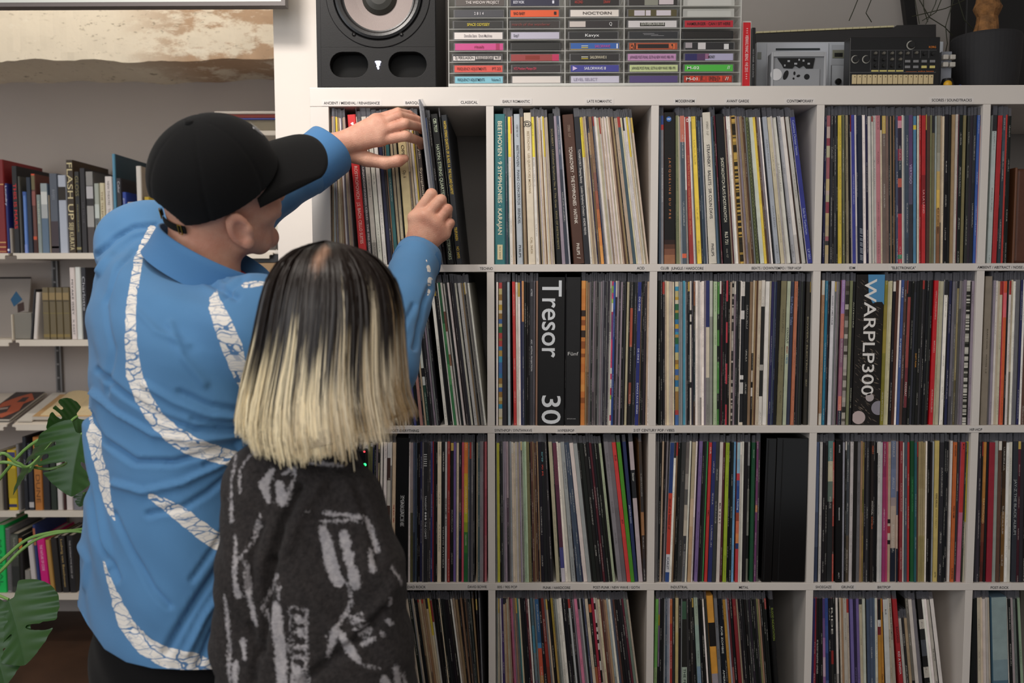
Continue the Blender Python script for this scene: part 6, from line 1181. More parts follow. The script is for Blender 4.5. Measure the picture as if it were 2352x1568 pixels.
for b_, tp_, sd, wd_, seed, path in LV:
    P = [root]+[np.array(wv(*p_)) for p_ in path]+[np.array(wv(*b_))]
    # catmull-rom
    PP = [];
    for i in range(len(P)-1):
        p0 = P[max(i-1, 0)]; p1 = P[i]; p2 = P[i+1]; p3 = P[min(i+2, len(P)-1)]
        for k in range(8): t_ = k/8; PP.append(.5*((2*p1)+(-p0+p2)*t_+(2*p0-5*p1+4*p2-p3)*t_*t_+(-p0+3*p1-3*p2+p3)*t_**3))
    PP.append(P[-1]); q = MB(); q.tube(PP, [.005-.0022*i/len(PP) for i in range(len(PP))], 8); q.build('petiole', M_pet, mon, smooth=True)
    V, Q = leaf_mesh(wv(*b_), wv(*tp_), sd, wd_, seed=seed, holes=wd_ > .1); lf = vq_obj('leaf', V, Q, M_leaf, mon)
# ================================================================ people
def orient(V, Q):
    N = normals(V, Q); c = V.mean(0)
    if ((V-c)*N).sum() < 0: Q = Q[:, ::-1].copy()
    return V, Q
def nets(fn, lo, hi, h, sm=2):
    V, Q = surface_nets(fn, lo, hi, h); V = smooth_v(V, Q, sm); return orient(V, Q)
def join(parts):
    Vs, Qs, n = [], [], 0
    for V, Q in parts: Vs.append(V); Qs.append(Q+n); n += len(V)
    return np.concatenate(Vs), np.concatenate(Qs)
def frame(az, pitch):
    """forward, right, up axes for a heading az (radians from +x towards +y) and upward pitch"""
    d = np.array([math.cos(az), math.sin(az), 0]); z = np.array([0, 0, 1.0]); f = d*math.cos(pitch)+z*math.sin(pitch); u = -d*math.sin(pitch)+z*math.cos(pitch); return f, np.cross(f, u), u
def skin_mat(name, c1, c2, hair=0.0):
    m = mat(name, lin(c1), .5, bump=.35, bscale=420, sss=.12, spec=.35); nt = m.node_tree; N = nt.nodes; L = nt.links; b = N['Principled BSDF']
    tc = N.new('ShaderNodeTexCoord'); n = N.new('ShaderNodeTexNoise'); n.inputs['Scale'].default_value = 28; n.inputs['Detail'].default_value = 5; L.new(tc.outputs['Object'], n.inputs['Vector'])
    x = N.new('ShaderNodeMix'); x.data_type = 'RGBA'; x.inputs['A'].default_value = (*lin(c1), 1); x.inputs['B'].default_value = (*lin(c2), 1)
    r = N.new('ShaderNodeMapRange'); r.inputs[1].default_value = .35; r.inputs[2].default_value = .68; L.new(n.outputs['Fac'], r.inputs[0]); L.new(r.outputs[0], x.inputs['Factor'])
    a = N.new('ShaderNodeAttribute'); a.attribute_name = 'shade'; y = N.new('ShaderNodeMix'); y.data_type = 'RGBA'; L.new(a.outputs['Fac'], y.inputs['Factor']); L.new(x.outputs['Result'], y.inputs['A']); y.inputs['B'].default_value = (*lin((150, 124, 112)), 1)
    L.new(y.outputs['Result'], b.inputs['Base Color']); return m
def head_fn(neck_to, jaw=1.0):
    """signed distance of a head in its own frame: x forward, y left, z up, origin between the ears"""
    def fn(P):
        d = ell(P, (.010, 0, .052), (.090, .077, .086))
        d = smin(d, ell(P, (.040, 0, -.012), (.060, .056, .070)), .030)
        d = smin(d, chain(P, [((.012, .052, -.040), .020), ((.044, .036, -.070), .016), ((.072, .010, -.084), .015), ((.072, -.010, -.084), .015), ((.044, -.036, -.070), .016), ((.012, -.052, -.040), .020)]), .022)
        d = smin(d, ell(P, (.078, 0, -.082), (.016, .020, .014)), .012)
        for s in (-1, 1):
            d = smin(d, ell(P, (.066, s*.038, -.008), (.024, .022, .020)), .020)
            d = smin(d, cap(P, (.090, s*.010, .034), (.080, s*.045, .036), .009, .008), .012)
            d = smax(d, -ell(P, (.098, s*.031, .016), (.017, .017, .012)), .010)
            d = smin(d, ell(P, (.080, s*.031, .014), (.0125, .0125, .0125)), .003)
        d = smin(d, chain(P, [((.090, 0, .028), .008), ((.108, 0, .002), .009), ((.115, 0, -.012), .0115)]), .010)
        for s in (-1, 1): d = smin(d, ell(P, (.105, s*.012, -.014), (.010, .008, .008)), .006)
        d = smin(d, ell(P, (.094, 0, -.040), (.013, .024, .010)), .010)
        d = smin(d, ell(P, (.098, 0, -.034), (.0065, .020, .0048)), .004); d = smin(d, ell(P, (.097, 0, -.046), (.0070, .018, .0052)), .004)
        d = smax(d, -ell(P, (.106, 0, -.0402), (.008, .019, .0013)), .002)
        n1 = np.array(neck_to, float)
        d = smin(d, chain(P, [((-.022, 0, -.010), .056), (tuple(n1*.5+np.array([-.022, 0, -.010])*.5), .055), (tuple(n1), .062)]), .028)
        for s in (-1, 1):
            # ear: leaned disc with a rim and a hollow
            c = np.array([-.004, s*.080, -.004]); th = .45; R = np.array([[math.cos(th), s*math.sin(th), 0], [-s*math.sin(th), math.cos(th), 0], [0, 0, 1]]); ti = .22
            R2 = np.array([[math.cos(ti), 0, math.sin(ti)], [0, 1, 0], [-math.sin(ti), 0, math.cos(ti)]]); R_ = R2@R
            e = ell(P, c, (.0195, .0065, .0335), R_); q = (P-c)@R_.T
            e = smax(e, -ell(P, c+R_.T@np.array([.002, s*.0065, -.002]), (.0105, .0065, .0200), R_), .004)
            e = smin(e, ell(P, c+R_.T@np.array([.014, s*.001, -.004]), (.005, .005, .008)), .004)
            e = smin(e, ell(P, c+R_.T@np.array([.004, 0, -.028]), (.009, .006, .010)), .005)
            d = smin(d, e, .005)
        return d
    return fn
def world_from_local(V, O, f, r, u): return O+V[:, :1]*f-V[:, 1:2]*r+V[:, 2:3]*u
def L2W(p, O, f, r, u): return O+p[0]*f-p[1]*r+p[2]*u
def hand(P, wrist, fore, mc, fingers, thumb, thick=.0125, k=.007):
    """skin distance of one hand: mc = knuckle points, fingers = lists of (point, radius)"""
    d = cap(P, fore[0], wrist[0], fore[1], wrist[1])
    for m, rm in mc: d = smin(d, cap(P, wrist[0], m, wrist[1]*.72, rm), .010)
    for (a, ra), (b, rb_) in zip(mc, mc[1:]):
        d = smin(d, cap(P, a, b, ra, rb_), .008); w = np.array(wrist[0]); d = smin(d, cap(P, (np.array(a)+np.array(b))/2*.55+w*.45, (np.array(a)+np.array(b))/2, thick*1.08, thick), .010)
    fs = None
    for fg in fingers:
        e = chain(P, fg, .0025); fs = e if fs is None else np.minimum(fs, e)
    d = smin(d, fs, .0045); return smin(d, chain(P, thumb, .005), k)
def pw(px, py, Y): return tuple(W(px, py, Y))
# ---------------------------------------------------------------- the man
MY = -.46
fH, rH, uH = frame(math.radians(38), math.radians(22)); ro_ = math.radians(27); rH, uH = rH*math.cos(ro_)-uH*math.sin(ro_), uH*math.cos(ro_)+rH*math.sin(ro_); OH = np.array([-.046, -.46, 1.530])
tors = np.array(W(413, 900, MY)); tx, ty = tors[0], MY
man = thing('person', (tx, ty, 0), 'man in a black cap and blue shirt with white crackled bands, reaching for a record', 'person')
TH = math.radians(40)                                  # heading of the chest
Lr = np.array([math.sin(TH), -math.cos(TH), 0]); Fd = np.array([math.cos(TH), math.sin(TH), 0])
def zof(py, Y=MY): return W(420, py, Y)[2]
prof_px = [(600, .100, .075, 0), (625, .140, .090, 0), (660, .165, .105, 0), (700, .180, .116, 0), (740, .187, .122, 0), (780, .188, .126, 0), (900, .186, .126, 0), (1000, .186, .128, -2), (1100, .188, .132, -5), (1200, .196, .138, -9), (1300, .203, .143, -13), (1400, .208, .147, -14), (1480, .210, .149, -14), (1600, .210, .150, -14)]
zt_ = np.array([zof(p_[0]) for p_ in prof_px])[::-1]; wa = np.array([p_[1] for p_ in prof_px])[::-1]; wb = np.array([p_[2] for p_ in prof_px])[::-1]; wc = np.array([p_[3] for p_ in prof_px])[::-1]/1409
neckb = np.array(W(470, 672, MY+.01)); RC = np.array(W(494, 582, MY)); An = np.array(W(620, 646, MY))-np.array(W(365, 512, MY)); An /= np.linalg.norm(An); Bn = np.array([0, 1., .10]); Bn -= An*(Bn@An); Bn /= np.linalg.norm(Bn); Cn = np.cross(An, Bn); Cn = Cn*np.sign(Cn[2])
LS = np.array(W(318, 560, MY+.13)); LE = np.array(W(560, 500, -.20)); LW = np.array(W(757, 345, -.075))
RS = np.array(W(585, 752, MY-.09)); RE = np.array(W(880, 845, -.37)); RW = np.array(W(962, 585, -.115))
def torso(P, grow=0.0):
    z = P[:, 2]; a = np.interp(z, zt_, wa); b = np.interp(z, zt_, wb); cx = tx+np.interp(z, zt_, wc)
    qx = P[:, 0]-cx; qy = P[:, 1]-ty; s = qx*Lr[0]+qy*Lr[1]; t = qx*Fd[0]+qy*Fd[1]
    z = z+.42*s*np.clip((P[:, 2]-zof(930))/.22, 0, 1); a = np.interp(z, zt_, wa); b = np.interp(z, zt_, wb)
    n = 2.35; rad = (np.abs(s/a)**n+np.abs(t/b)**n)**(1/n); d = (rad-1)*np.minimum(a, b)*.9
    return smax(d, z-zt_[-1], .03)-grow
hem_px = [(150, 1340), (168, 1372), (200, 1432), (240, 1490), (290, 1520), (350, 1534), (430, 1538), (505, 1536), (620, 1540)]
def shirt_fn(P):
    d = torso(P)
    sh = chain(P, [(tuple(LS+np.array([.01, 0, -.004])), .064), (tuple(neckb+np.array([-.01, .02, -.03])), .070), (tuple(RS), .066)], .03)
    d = smin(d, sh, .035)
    # collar band round the neck
    q = P-RC; qa, qb, h = q@An, q@Bn, q@Cn; rr_ = np.sqrt((qa/.094)**2+(qb/.078)**2); rad = (rr_-1)*.084
    d = smax(d, -np.maximum(rad-.002, -(h+.040)), .006)
    d = smin(d, chain(P, [(tuple(LS), .066), (tuple(LE), .050), (tuple(LE*.35+LW*.65), .048), (tuple(LW), .053)], .02), .045)
    d = smin(d, chain(P, [(tuple(RS), .072), (tuple(RE), .056), (tuple(RE*.5+RW*.5), .048), (tuple(RW), .047)], .02), .045)
    # cut the cuffs open
    for Wp, Ep in ((LW, LE), (RW, RE)):
        n = (Wp-Ep)/np.linalg.norm(Wp-Ep); h = (P-Wp)@n; near = np.linalg.norm(P-Wp, axis=1) < .115
        d = np.where(near, smax(d, h, .002), d)
        rad = np.linalg.norm(P-Wp-h[:, None]*n, axis=1); d = np.where(near, smax(d, -np.maximum(rad-.040, -h-.02), .003), d)
    return d
lo = np.minimum.reduce([LS-.11, RS-.12, [tx-.26, ty-.24, zof(1585)]]); hi = np.maximum.reduce([LW+.06, RW+.06, [tx+.27, ty+.26, 0], LS+.1]); hi[2] = max(LW[2]+.06, OH[2]+.02)
lo[2] = zof(1585)
V, Q = nets(shirt_fn, lo, hi, .0040, 3)
N = normals(V, Q); X2 = np.empty(len(V)); Y2 = np.empty(len(V)); w_ = (V-CAM)@_f; X2 = 1176+F*((V-CAM)@RT)/w_; Y2 = 784-F*((V-CAM)@UP)/w_
back = ((CAM-V)*N).sum(1) > 0
# cloth folds pressed into the mesh
folds = [([(552, 970, 5), (500, 972, 5), (440, 962, 5)], -.004), ([(552, 992, 5), (500, 996, 5), (430, 990, 4)], -.004), ([(552, 1008, 5), (500, 1022, 5), (440, 1030, 5)], -.004), ([(548, 1034, 6), (510, 1052, 6), (470, 1066, 5)], -.004), ([(530, 1190, 6), (490, 1260, 7), (440, 1330, 6)], -.004), ([(300, 700, 8), (360, 760, 9), (430, 790, 9)], .0025), ([(240, 700, 6), (260, 800, 8), (250, 900, 7)], -.003), ([(420, 560, 5), (450, 600, 6), (520, 640, 6)], -.003), ([(300, 1440, 6), (350, 1480, 6), (380, 1530, 5)], -.003), ([(870, 800, 6), (920, 760, 6), (950, 700, 6)], -.004), ([(548, 985, 9), (450, 985, 8), (370, 960, 7), (290, 905, 5), (225, 850, 3)], -.0075), ([(548, 1002, 6), (455, 1012, 7), (350, 1000, 7), (270, 950, 5), (215, 900, 3)], .006), ([(546, 1022, 8), (470, 1040, 8), (400, 1062, 8), (310, 1060, 7), (240, 1010, 5), (205, 950, 3)], -.008),
 ([(540, 1046, 8), (480, 1080, 8), (420, 1110, 7), (330, 1130, 6), (260, 1110, 5)], .006), ([(538, 1075, 9), (480, 1130, 8), (420, 1165, 6), (340, 1180, 5)], -.005), ([(545, 960, 7), (480, 955, 7), (400, 925, 6), (330, 880, 4)], .005), ([(545, 940, 7), (480, 930, 6), (410, 900, 5)], -.0045),
 ([(525, 1270, 10), (470, 1350, 10), (420, 1430, 9), (380, 1500, 8)], -.007), ([(520, 1340, 9), (470, 1420, 9), (430, 1500, 8)], .006), ([(518, 1400, 8), (480, 1470, 8), (455, 1530, 7)], -.006), ([(262, 1180, 5), (300, 1270, 8), (350, 1350, 9), (390, 1390, 6)], -.0045), ([(205, 960, 7), (212, 1080, 8), (235, 1210, 8), (250, 1300, 6)], .005), ([(190, 1010, 6), (200, 1120, 7), (222, 1230, 7), (270, 1330, 6)], -.006),
 ([(360, 520, 5), (310, 522, 6), (260, 545, 6), (222, 585, 5)], -.006), ([(362, 537, 5), (310, 545, 6), (262, 575, 6), (225, 625, 5)], .005), ([(360, 556, 5), (310, 575, 6), (270, 620, 6), (240, 690, 5)], -.0045), ([(420, 620, 8), (470, 640, 9), (540, 680, 9)], -.005), ([(520, 635, 6), (480, 625, 6), (440, 628, 5)], .0045), ([(560, 640, 6), (520, 665, 7), (500, 700, 7)], -.005), ([(390, 740, 8), (420, 820, 10), (470, 880, 10)], .003),
 ([(950, 800, 6), (965, 730, 6), (985, 660, 5)], -.004), ([(700, 300, 5), (708, 350, 5), (700, 410, 5)], -.004), ([(180, 1240, 6), (200, 1290, 6), (190, 1350, 6)], .003)]
D = np.zeros(len(V))
for pts, amp in folds:
    dist = polydist(X2, Y2, [(a, b, 0) for a, b, c in pts]); wd_ = np.mean([c for a, b, c in pts]); tmx = [(a, b) for a, b, c in pts]
    D += amp*(np.exp(-(dist/wd_/.95)**2)-.25*np.exp(-(dist/wd_/2.2)**2))
ph_ = V@np.array([31., 17., 9.]); D += .0011*np.sin(ph_*1.1+2*np.sin(V[:, 2]*23))+.0009*np.sin(V[:, 2]*61+V[:, 0]*47+1.5*np.sin(V[:, 1]*40))
tmask = ~((np.linalg.norm(V-LW, axis=1) < .05) | (np.linalg.norm(V-RW, axis=1) < .05))
V = V+N*(D*1.9*np.where(back, 1, .5)*np.where(tmask, 1, .3))[:, None]; V = smooth_v(V, Q, 1, .4)
# hem: slide everything below the hem curve up to it, then drop the closed bottom
hx_ = np.array([a for a, b in hem_px]); hy_ = np.array([b for a, b in hem_px])
w_ = (V-CAM)@_f; X2 = 1176+F*((V-CAM)@RT)/w_; Y2 = 784-F*((V-CAM)@UP)/w_
hemy = np.interp(X2, hx_, hy_)-np.where(back, 0, 14); keep_v = (Y2 < hemy) | (np.abs(V[:, 2]-tors[2]) < .1) 
kq = keep_v[Q].any(1); Q = Q[kq]
over = (~keep_v); dz = (Y2-hemy)*w_/F; V[over, 2] += np.clip(dz[over], 0, .02)
bands = [[(349, 525, 8), (333, 560, 10), (318, 595, 10), (309, 650, 10), (302, 690, 11), (300, 757, 13), (303, 816, 15), (308, 860, 18), (324, 903, 19), (348, 947, 19), (368, 972, 20)], [(372, 972, 18), (395, 998, 21), (435, 1022, 22), (474, 1036, 20), (518, 1048, 19), (560, 1060, 17)],
 [(498, 668, 3), (492, 690, 12), (497, 706, 18), (514, 749, 22), (533, 796, 24), (546, 840, 20), (552, 875, 10), (556, 900, 2)], [(203, 927, 1), (211, 974, 6), (216, 1000, 18), (221, 1045, 12), (237, 1085, 13), (240, 1116, 13), (246, 1148, 9), (255, 1177, 6), (264, 1196, 1)],
 [(347, 1139, 7), (375, 1156, 12), (411, 1177, 17), (447, 1206, 19), (483, 1232, 19), (516, 1256, 19), (570, 1300, 18)], [(234, 1280, 1), (251, 1333, 5), (270, 1384, 12), (291, 1435, 17), (331, 1482, 20), (375, 1507, 23), (404, 1516, 25), (440, 1522, 25), (474, 1530, 18)],
 [(560, 655, 6), (600, 650, 6), (640, 655, 5)], [(640, 424, 9), (654, 408, 14), (668, 398, 10)], [(978, 592, 2), (980, 600, 3)], [(984, 612, 4), (985, 622, 4)], [(988, 640, 5), (986, 652, 4)], [(985, 668, 3), (983, 678, 3)]]
bd = np.full(len(V), 1e3)
for b_ in bands: bd = np.minimum(bd, polydist(X2, Y2, b_))
Nn = normals(V, Q); facing_cam = ((CAM-V)*Nn).sum(1) > -.05
bd = np.where(facing_cam, bd, 60); bd = np.clip(bd, -40, 60)
def shirt_mat():
    m = mat('blue_cotton', lin((78, 127, 172)), .85, sheen=.1, bump=.25, bscale=900); nt = m.node_tree; N_ = nt.nodes; L = nt.links; b = N_['Principled BSDF']
    def nd(t, **k):
        n = N_.new(t)
        for a, v in k.items(): n.inputs[a].default_value = v
        return n
    def mth(op, a, bb=None):
        q = N_.new('ShaderNodeMath'); q.operation = op
        for i, v in enumerate((a, bb)):
            if v is None: continue
            if isinstance(v, (int, float)): q.inputs[i].default_value = v
            else: L.new(v, q.inputs[i])
        return q.outputs[0]
    tc = N_.new('ShaderNodeTexCoord'); at = N_.new('ShaderNodeAttribute'); at.attribute_name = 'band'
    n1 = nd('ShaderNodeTexNoise', Scale=70, Detail=3); L.new(tc.outputs['Object'], n1.inputs['Vector'])
    e = mth('ADD', at.outputs['Fac'], mth('MULTIPLY', mth('SUBTRACT', n1.outputs['Fac'], .5), 9)); white = mth('LESS_THAN', e, 0)
    mp = N_.new('ShaderNodeMapping'); mp.inputs['Scale'].default_value = (20, 20, 66); mp.inputs['Rotation'].default_value = (0, .35, 0); L.new(tc.outputs['Object'], mp.inputs[0])
    nw = nd('ShaderNodeTexNoise', Scale=30, Detail=2); L.new(tc.outputs['Object'], nw.inputs['Vector']); av = N_.new('ShaderNodeVectorMath'); av.operation = 'ADD'; L.new(mp.outputs[0], av.inputs[0]); L.new(nw.outputs['Color'], av.inputs[1])
    vo = N_.new('ShaderNodeTexVoronoi'); vo.feature = 'DISTANCE_TO_EDGE'; vo.inputs['Scale'].default_value = 1.0; L.new(av.outputs[0], vo.inputs['Vector'])
    vo2 = N_.new('ShaderNodeTexVoronoi'); vo2.feature = 'DISTANCE_TO_EDGE'; vo2.inputs['Scale'].default_value = 2.2; L.new(av.outputs[0], vo2.inputs['Vector'])
    cr = mth('MAXIMUM', mth('LESS_THAN', vo.outputs['Distance'], .036), mth('MULTIPLY', mth('LESS_THAN', vo2.outputs['Distance'], .035), .5))
    x = N_.new('ShaderNodeMix'); x.data_type = 'RGBA'; L.new(cr, x.inputs['Factor']); x.inputs['A'].default_value = (*lin((232, 226, 218)), 1); x.inputs['B'].default_value = (*lin((84, 122, 164)), 1)
    n2 = nd('ShaderNodeTexNoise', Scale=9, Detail=4); L.new(tc.outputs['Object'], n2.inputs['Vector']); r = N_.new('ShaderNodeMapRange'); r.inputs[3].default_value = .88; r.inputs[4].default_value = 1.12; L.new(n2.outputs['Fac'], r.inputs[0])
    bl = N_.new('ShaderNodeMix'); bl.data_type = 'RGBA'; bl.blend_type = 'MULTIPLY'; bl.inputs['Factor'].default_value = 1; bl.inputs['A'].default_value = (*lin((78, 127, 172)), 1); L.new(r.outputs[0], bl.inputs['B'])
    y = N_.new('ShaderNodeMix'); y.data_type = 'RGBA'; L.new(white, y.inputs['Factor']); L.new(bl.outputs['Result'], y.inputs['A']); L.new(x.outputs['Result'], y.inputs['B']); L.new(y.outputs['Result'], b.inputs['Base Color']); return m
cq = MB(); n_ = 72
def cpt(t_, h, k): g = 1.05+k-.9*h-.16*max(0, math.sin(t_*1.0))*0; return tuple(RC+Cn*h+An*(.094*g*math.cos(t_))+Bn*(.078*g*math.sin(t_)))
hs_ = [.004, .0055, .004, -.006, -.016, -.026, -.036, -.046]; ks_ = [-.05, -.03, 0, 0, .004, .0, .012, .03]
for i in range(n_):
    a0, a1 = 2*math.pi*i/n_, 2*math.pi*(i+1)/n_
    for j in range(len(hs_)-1): cq.face([cpt(a0, hs_[j], ks_[j]), cpt(a0, hs_[j+1], ks_[j+1]), cpt(a1, hs_[j+1], ks_[j+1]), cpt(a1, hs_[j], ks_[j])])
    cq.face([cpt(a0, .004, -.05), cpt(a1, .004, -.05), cpt(a1, -.046, -.06), cpt(a0, -.046, -.06)])
sh = vq_obj('shirt', V, Q, shirt_mat(), man, {'band': bd}); sh['label'] = 'blue collarless shirt with white crackled bands'
cq.build('collar_band', mat('collar_cotton', lin((66, 116, 164)), .85, sheen=.1, bump=.25, bscale=900), sh, smooth=True, merge=True)  # shirt cotton made deeper: shading put into the colour, cuffs too
for Wp, Ep, R0, R1, Lc in ((LW, LE, .0565, .0535, .080), (RW, RE, .0455, .0465, .030)):
    ax_ = (Wp-Ep)/np.linalg.norm(Wp-Ep); e1 = np.cross(ax_, [0, 0, 1.]); e1 /= np.linalg.norm(e1); e2 = np.cross(ax_, e1); pr_ = [(R0-.004, -.02), (R0-.003, .0005), (R0-.0005, .002), (R0, 0), (R1+.0015, -Lc*.96), (R1-.002, -Lc), (R1-.008, -Lc-.001)]
    cf = MB(); RR = [[tuple(Wp+ax_*(h+.002*math.sin(3*t_+1))+(e1*math.cos(t_)+e2*math.sin(t_))*r_*(1+.03*math.sin(2*t_+.6))) for t_ in np.linspace(0, 2*math.pi, 49)[:-1]] for r_, h in pr_]
    for a, b in zip(RR, RR[1:]):
        for k in range(48): cf.face([a[k], a[(k+1) % 48], b[(k+1) % 48], b[k]])
    cf.build('cuff', bpy.data.materials['collar_cotton'], sh, smooth=True, merge=True)
# skin: head and neck
nk = RC-Cn*.05-OH; hf = head_fn((nk@fH, -(nk@rH), nk@uH)); Vh, Qh = nets(hf, (-.15, -.15, -.21), (.135, .13, .15), .0026, 2)
shade_h = np.clip((Vh[:, 2]-.015)/.02, 0, 1)*np.clip((.045-Vh[:, 0])/.03, 0, 1)*.55*(np.abs(Vh[:, 1]) < .078)
Vh = world_from_local(Vh, OH, fH, rH, uH); Vh, Qh = orient(Vh, Qh)
# left hand, back towards the camera, fingers to the right
yl = -.062
lw = (pw(764, 340, yl-.004), .0300); lf = (tuple(LE*.45+LW*.55), .034)
lmc = [(pw(872, 322, yl-.010), .0115), (pw(882, 300, yl-.012), .0118), (pw(876, 284, yl-.010), .0112), (pw(862, 274, yl-.004), .0100)]
lfg = [[(pw(872, 322, yl-.008), .0112), (pw(932, 312, yl-.016), .0108), (pw(964, 324, -.020), .0088), (pw(967, 336, .004), .0075)], [(pw(882, 300, yl-.012), .0115), (pw(930, 284, yl-.018), .0108), (pw(965, 292, -.022), .0088), (pw(968, 300, .002), .0075)],
 [(pw(876, 284, yl-.008), .0112), (pw(915, 267, yl-.012), .0106), (pw(958, 275, -.026), .0086), (pw(963, 280, -.004), .0074)], [(pw(862, 274, yl), .0098), (pw(914, 257, yl+.002), .0088), (pw(940, 262, -.030), .0078), (pw(955, 270, -.010), .0066)]]
lth = [(pw(800, 356, yl+.004), .0150), (pw(845, 366, yl+.006), .0148), (pw(885, 374, yl+.006), .0128), (pw(915, 369, yl+.006), .0120), (pw(930, 364, yl+.010), .0086)]
def ten(P, d, wrist, mc):
    for m, _ in mc:
        w0 = np.array(wrist[0]); m = np.array(m); off = np.array([0, -.0085, 0]); d = smin(d, cap(P, w0*.45+m*.55+off*.85, m+off*.25, .0028, .0040), .006)
    return d
Vl, Ql = nets(lambda P: ten(P, hand(P, lw, lf, lmc, lfg, lth), lw, lmc), np.array(lw[0])-.065, np.array(pw(975, 315, yl))+[.03, .09, .085], .0019, 2)
# right hand, wrist below, fingers curled round the sleeve
yr = -.105
rw = (pw(957, 580, yr+.000), .0285); rf = (tuple(RE*.4+RW*.6), .034)
rmc = [(pw(952, 500, yr-.006), .0125), (pw(978, 497, yr-.014), .0130), (pw(1002, 512, yr-.012), .0122), (pw(1020, 536, yr-.002), .0118)]
rfg = [[(pw(952, 500, yr-.004), .0122), (pw(991, 446, yr-.006), .0118), (pw(1000, 462, -.060), .0098), (pw(1000, 480, -.050), .0080)], [(pw(978, 497, yr-.012), .0125), (pw(1013, 459, yr-.012), .0112), (pw(1018, 474, -.062), .0096), (pw(1012, 492, -.052), .0080)],
 [(pw(1002, 512, yr-.010), .0118), (pw(1028, 480, yr-.010), .0104), (pw(1028, 496, -.066), .0090), (pw(1018, 508, -.056), .0078)], [(pw(1020, 536, yr), .0112), (pw(1034, 512, yr-.004), .0094), (pw(1028, 524, -.072), .0082), (pw(1018, 530, -.062), .0070)]]
rth = [(pw(945, 552, yr+.012), .0140), (pw(955, 520, yr+.028), .0125), (pw(978, 486, -.058), .0105), (pw(990, 470, -.050), .0085)]
Vr, Qr = nets(lambda P: ten(P, hand(P, rw, rf, rmc, rfg, rth), rw, rmc), np.array(pw(930, 610, yr))-[.035, .06, .05], np.array(pw(1046, 430, yr))+[.03, .09, .02], .0019, 2)
# trunk, arms and legs under the clothes
def core(P):
    d = smax(torso(P, -.022), -(P[:, 2]-zof(1240)), .01); d = smin(d, chain(P, [(tuple(LS), .045), (tuple(LE), .038), (tuple(LW*.7+LE*.3), .030)]), .03)
    d = smin(d, chain(P, [(tuple(RS), .05), (tuple(RE), .040), (tuple(RW*.7+RE*.3), .031)]), .03); return d
Vc, Qc = nets(core, lo+[0, 0, .02], hi, .012, 1)
Vb, Qb = join([(Vh, Qh), (Vl, Ql), (Vr, Qr), (Vc, Qc)])
shd = np.zeros(len(Vb)); shd[:len(Vh)] = shade_h
vq_obj('body', Vb, Qb, skin_mat('skin', (214, 164, 140), (196, 138, 116)), man, {'shade': shd})
# trousers and shoes
hipz = zof(1560)
def trou(P):
    d = None
    for s in (-1, 1):
        hp = np.array([tx-.008, ty, hipz-.02])+Lr*s*.085; kn = np.array([hp[0], hp[1], .50])+Fd*.02; an = np.array([hp[0], hp[1], .06])+Lr*s*.02
        e = chain(P, [(tuple(hp), .105), (tuple(kn), .080), (tuple(an), .072)]); d = e if d is None else smin(d, e, .02)
    d = smin(d, ell(P, (tx-.008, ty, hipz+.03), (.190, .140, .20), np.array([Lr, Fd, [0, 0, 1]])), .05)
    return smax(d, -(P[:, 2]-.03), .005)
V, Q = nets(trou, (tx-.28, ty-.28, .02), (tx+.28, ty+.28, hipz+.26), .009, 2)
N = normals(V, Q); V = V+N*(.0016*np.sin(V[:, 2]*70+V[:, 0]*60))[:, None]
vq_obj('trousers', V, Q, mat('black_cloth', lin((15, 14, 15)), .9, sheen=.05, spec=.2, bump=.2, bscale=600), man)
def shoes(parent, cx, cy, L_, F_, col, off=.085, sc=1.0):
    for s in (-1, 1):
        c = np.array([cx, cy, 0])+L_*s*off; R = np.array([F_, L_, [0, 0, 1]])
        fn = lambda P: smax(smin(ell(P, c+F_*.07*sc+np.array([0, 0, .035]), (.115*sc, .045*sc, .045), R), ell(P, c+np.array([0, 0, .055]), (.055, .042, .055), R), .02), -(P[:, 2]-.004), .004)
        V, Q = nets(fn, c-[.2, .2, .01], c+np.array([.2, .2, .14]), .006, 1); vq_obj('shoe', V, Q, col, parent)
shoes(man, tx-.008, ty, Lr, Fd, M_black, .10)
# ---- cap
def cap_fn(P):
    d = ell(P, (.008, 0, .054), (.104, .088, .099)); d2 = ell(P, (.008, 0, .052), (.097, .081, .091)); tt = P[:, 0]
    seam = np.abs(np.sin(3*np.arctan2(P[:, 1], P[:, 0]+.002))); d = d+.0018*np.exp(-(seam/.07)**2)
    d = smax(d, -d2, .001)
    d = smax(d, -(P[:, 2]-(.033+.27*tt)), .002)
    # opening above the strap at the back
    q = P-np.array([-.085, 0, .016]); op = np.sqrt((q[:, 1]/.040)**2+(q[:, 2]/.034)**2)-1
    d = np.where(P[:, 0] < -.03, smax(d, -op*.03, .002), d); return d
V, Q = nets(cap_fn, (-.13, -.105, -.01), (.125, .105, .162), .0026, 2); V = world_from_local(V, OH, fH, rH, uH); V, Q = orient(V, Q)
M_cap = mat('black_twill', lin((13, 13, 14)), .9, sheen=.04, spec=.2, bump=.3, bscale=1200)
cp = vq_obj('cap', V, Q, M_cap, man)
def brim_pt(a, r):
    """a -1..1 across, r 0..1 outwards"""
    th = a*1.22; bx_, by = .104*math.cos(th)*.98, .084*math.sin(th); ox, oy = (.104+.092*math.cos(a*1.25)**.7)*1.0 if abs(a) < .999 else bx_, .083*math.sin(a*1.4)/math.sin(1.4)
    ox = max(ox, bx_); x = bx_+(ox-bx_)*r; y = by+(oy-by)*r; z = .060+.10*(x-.10)-2.9*y*y-.010*r*r
    return (x, y, z)
q = MB(); na, nr = 36, 12
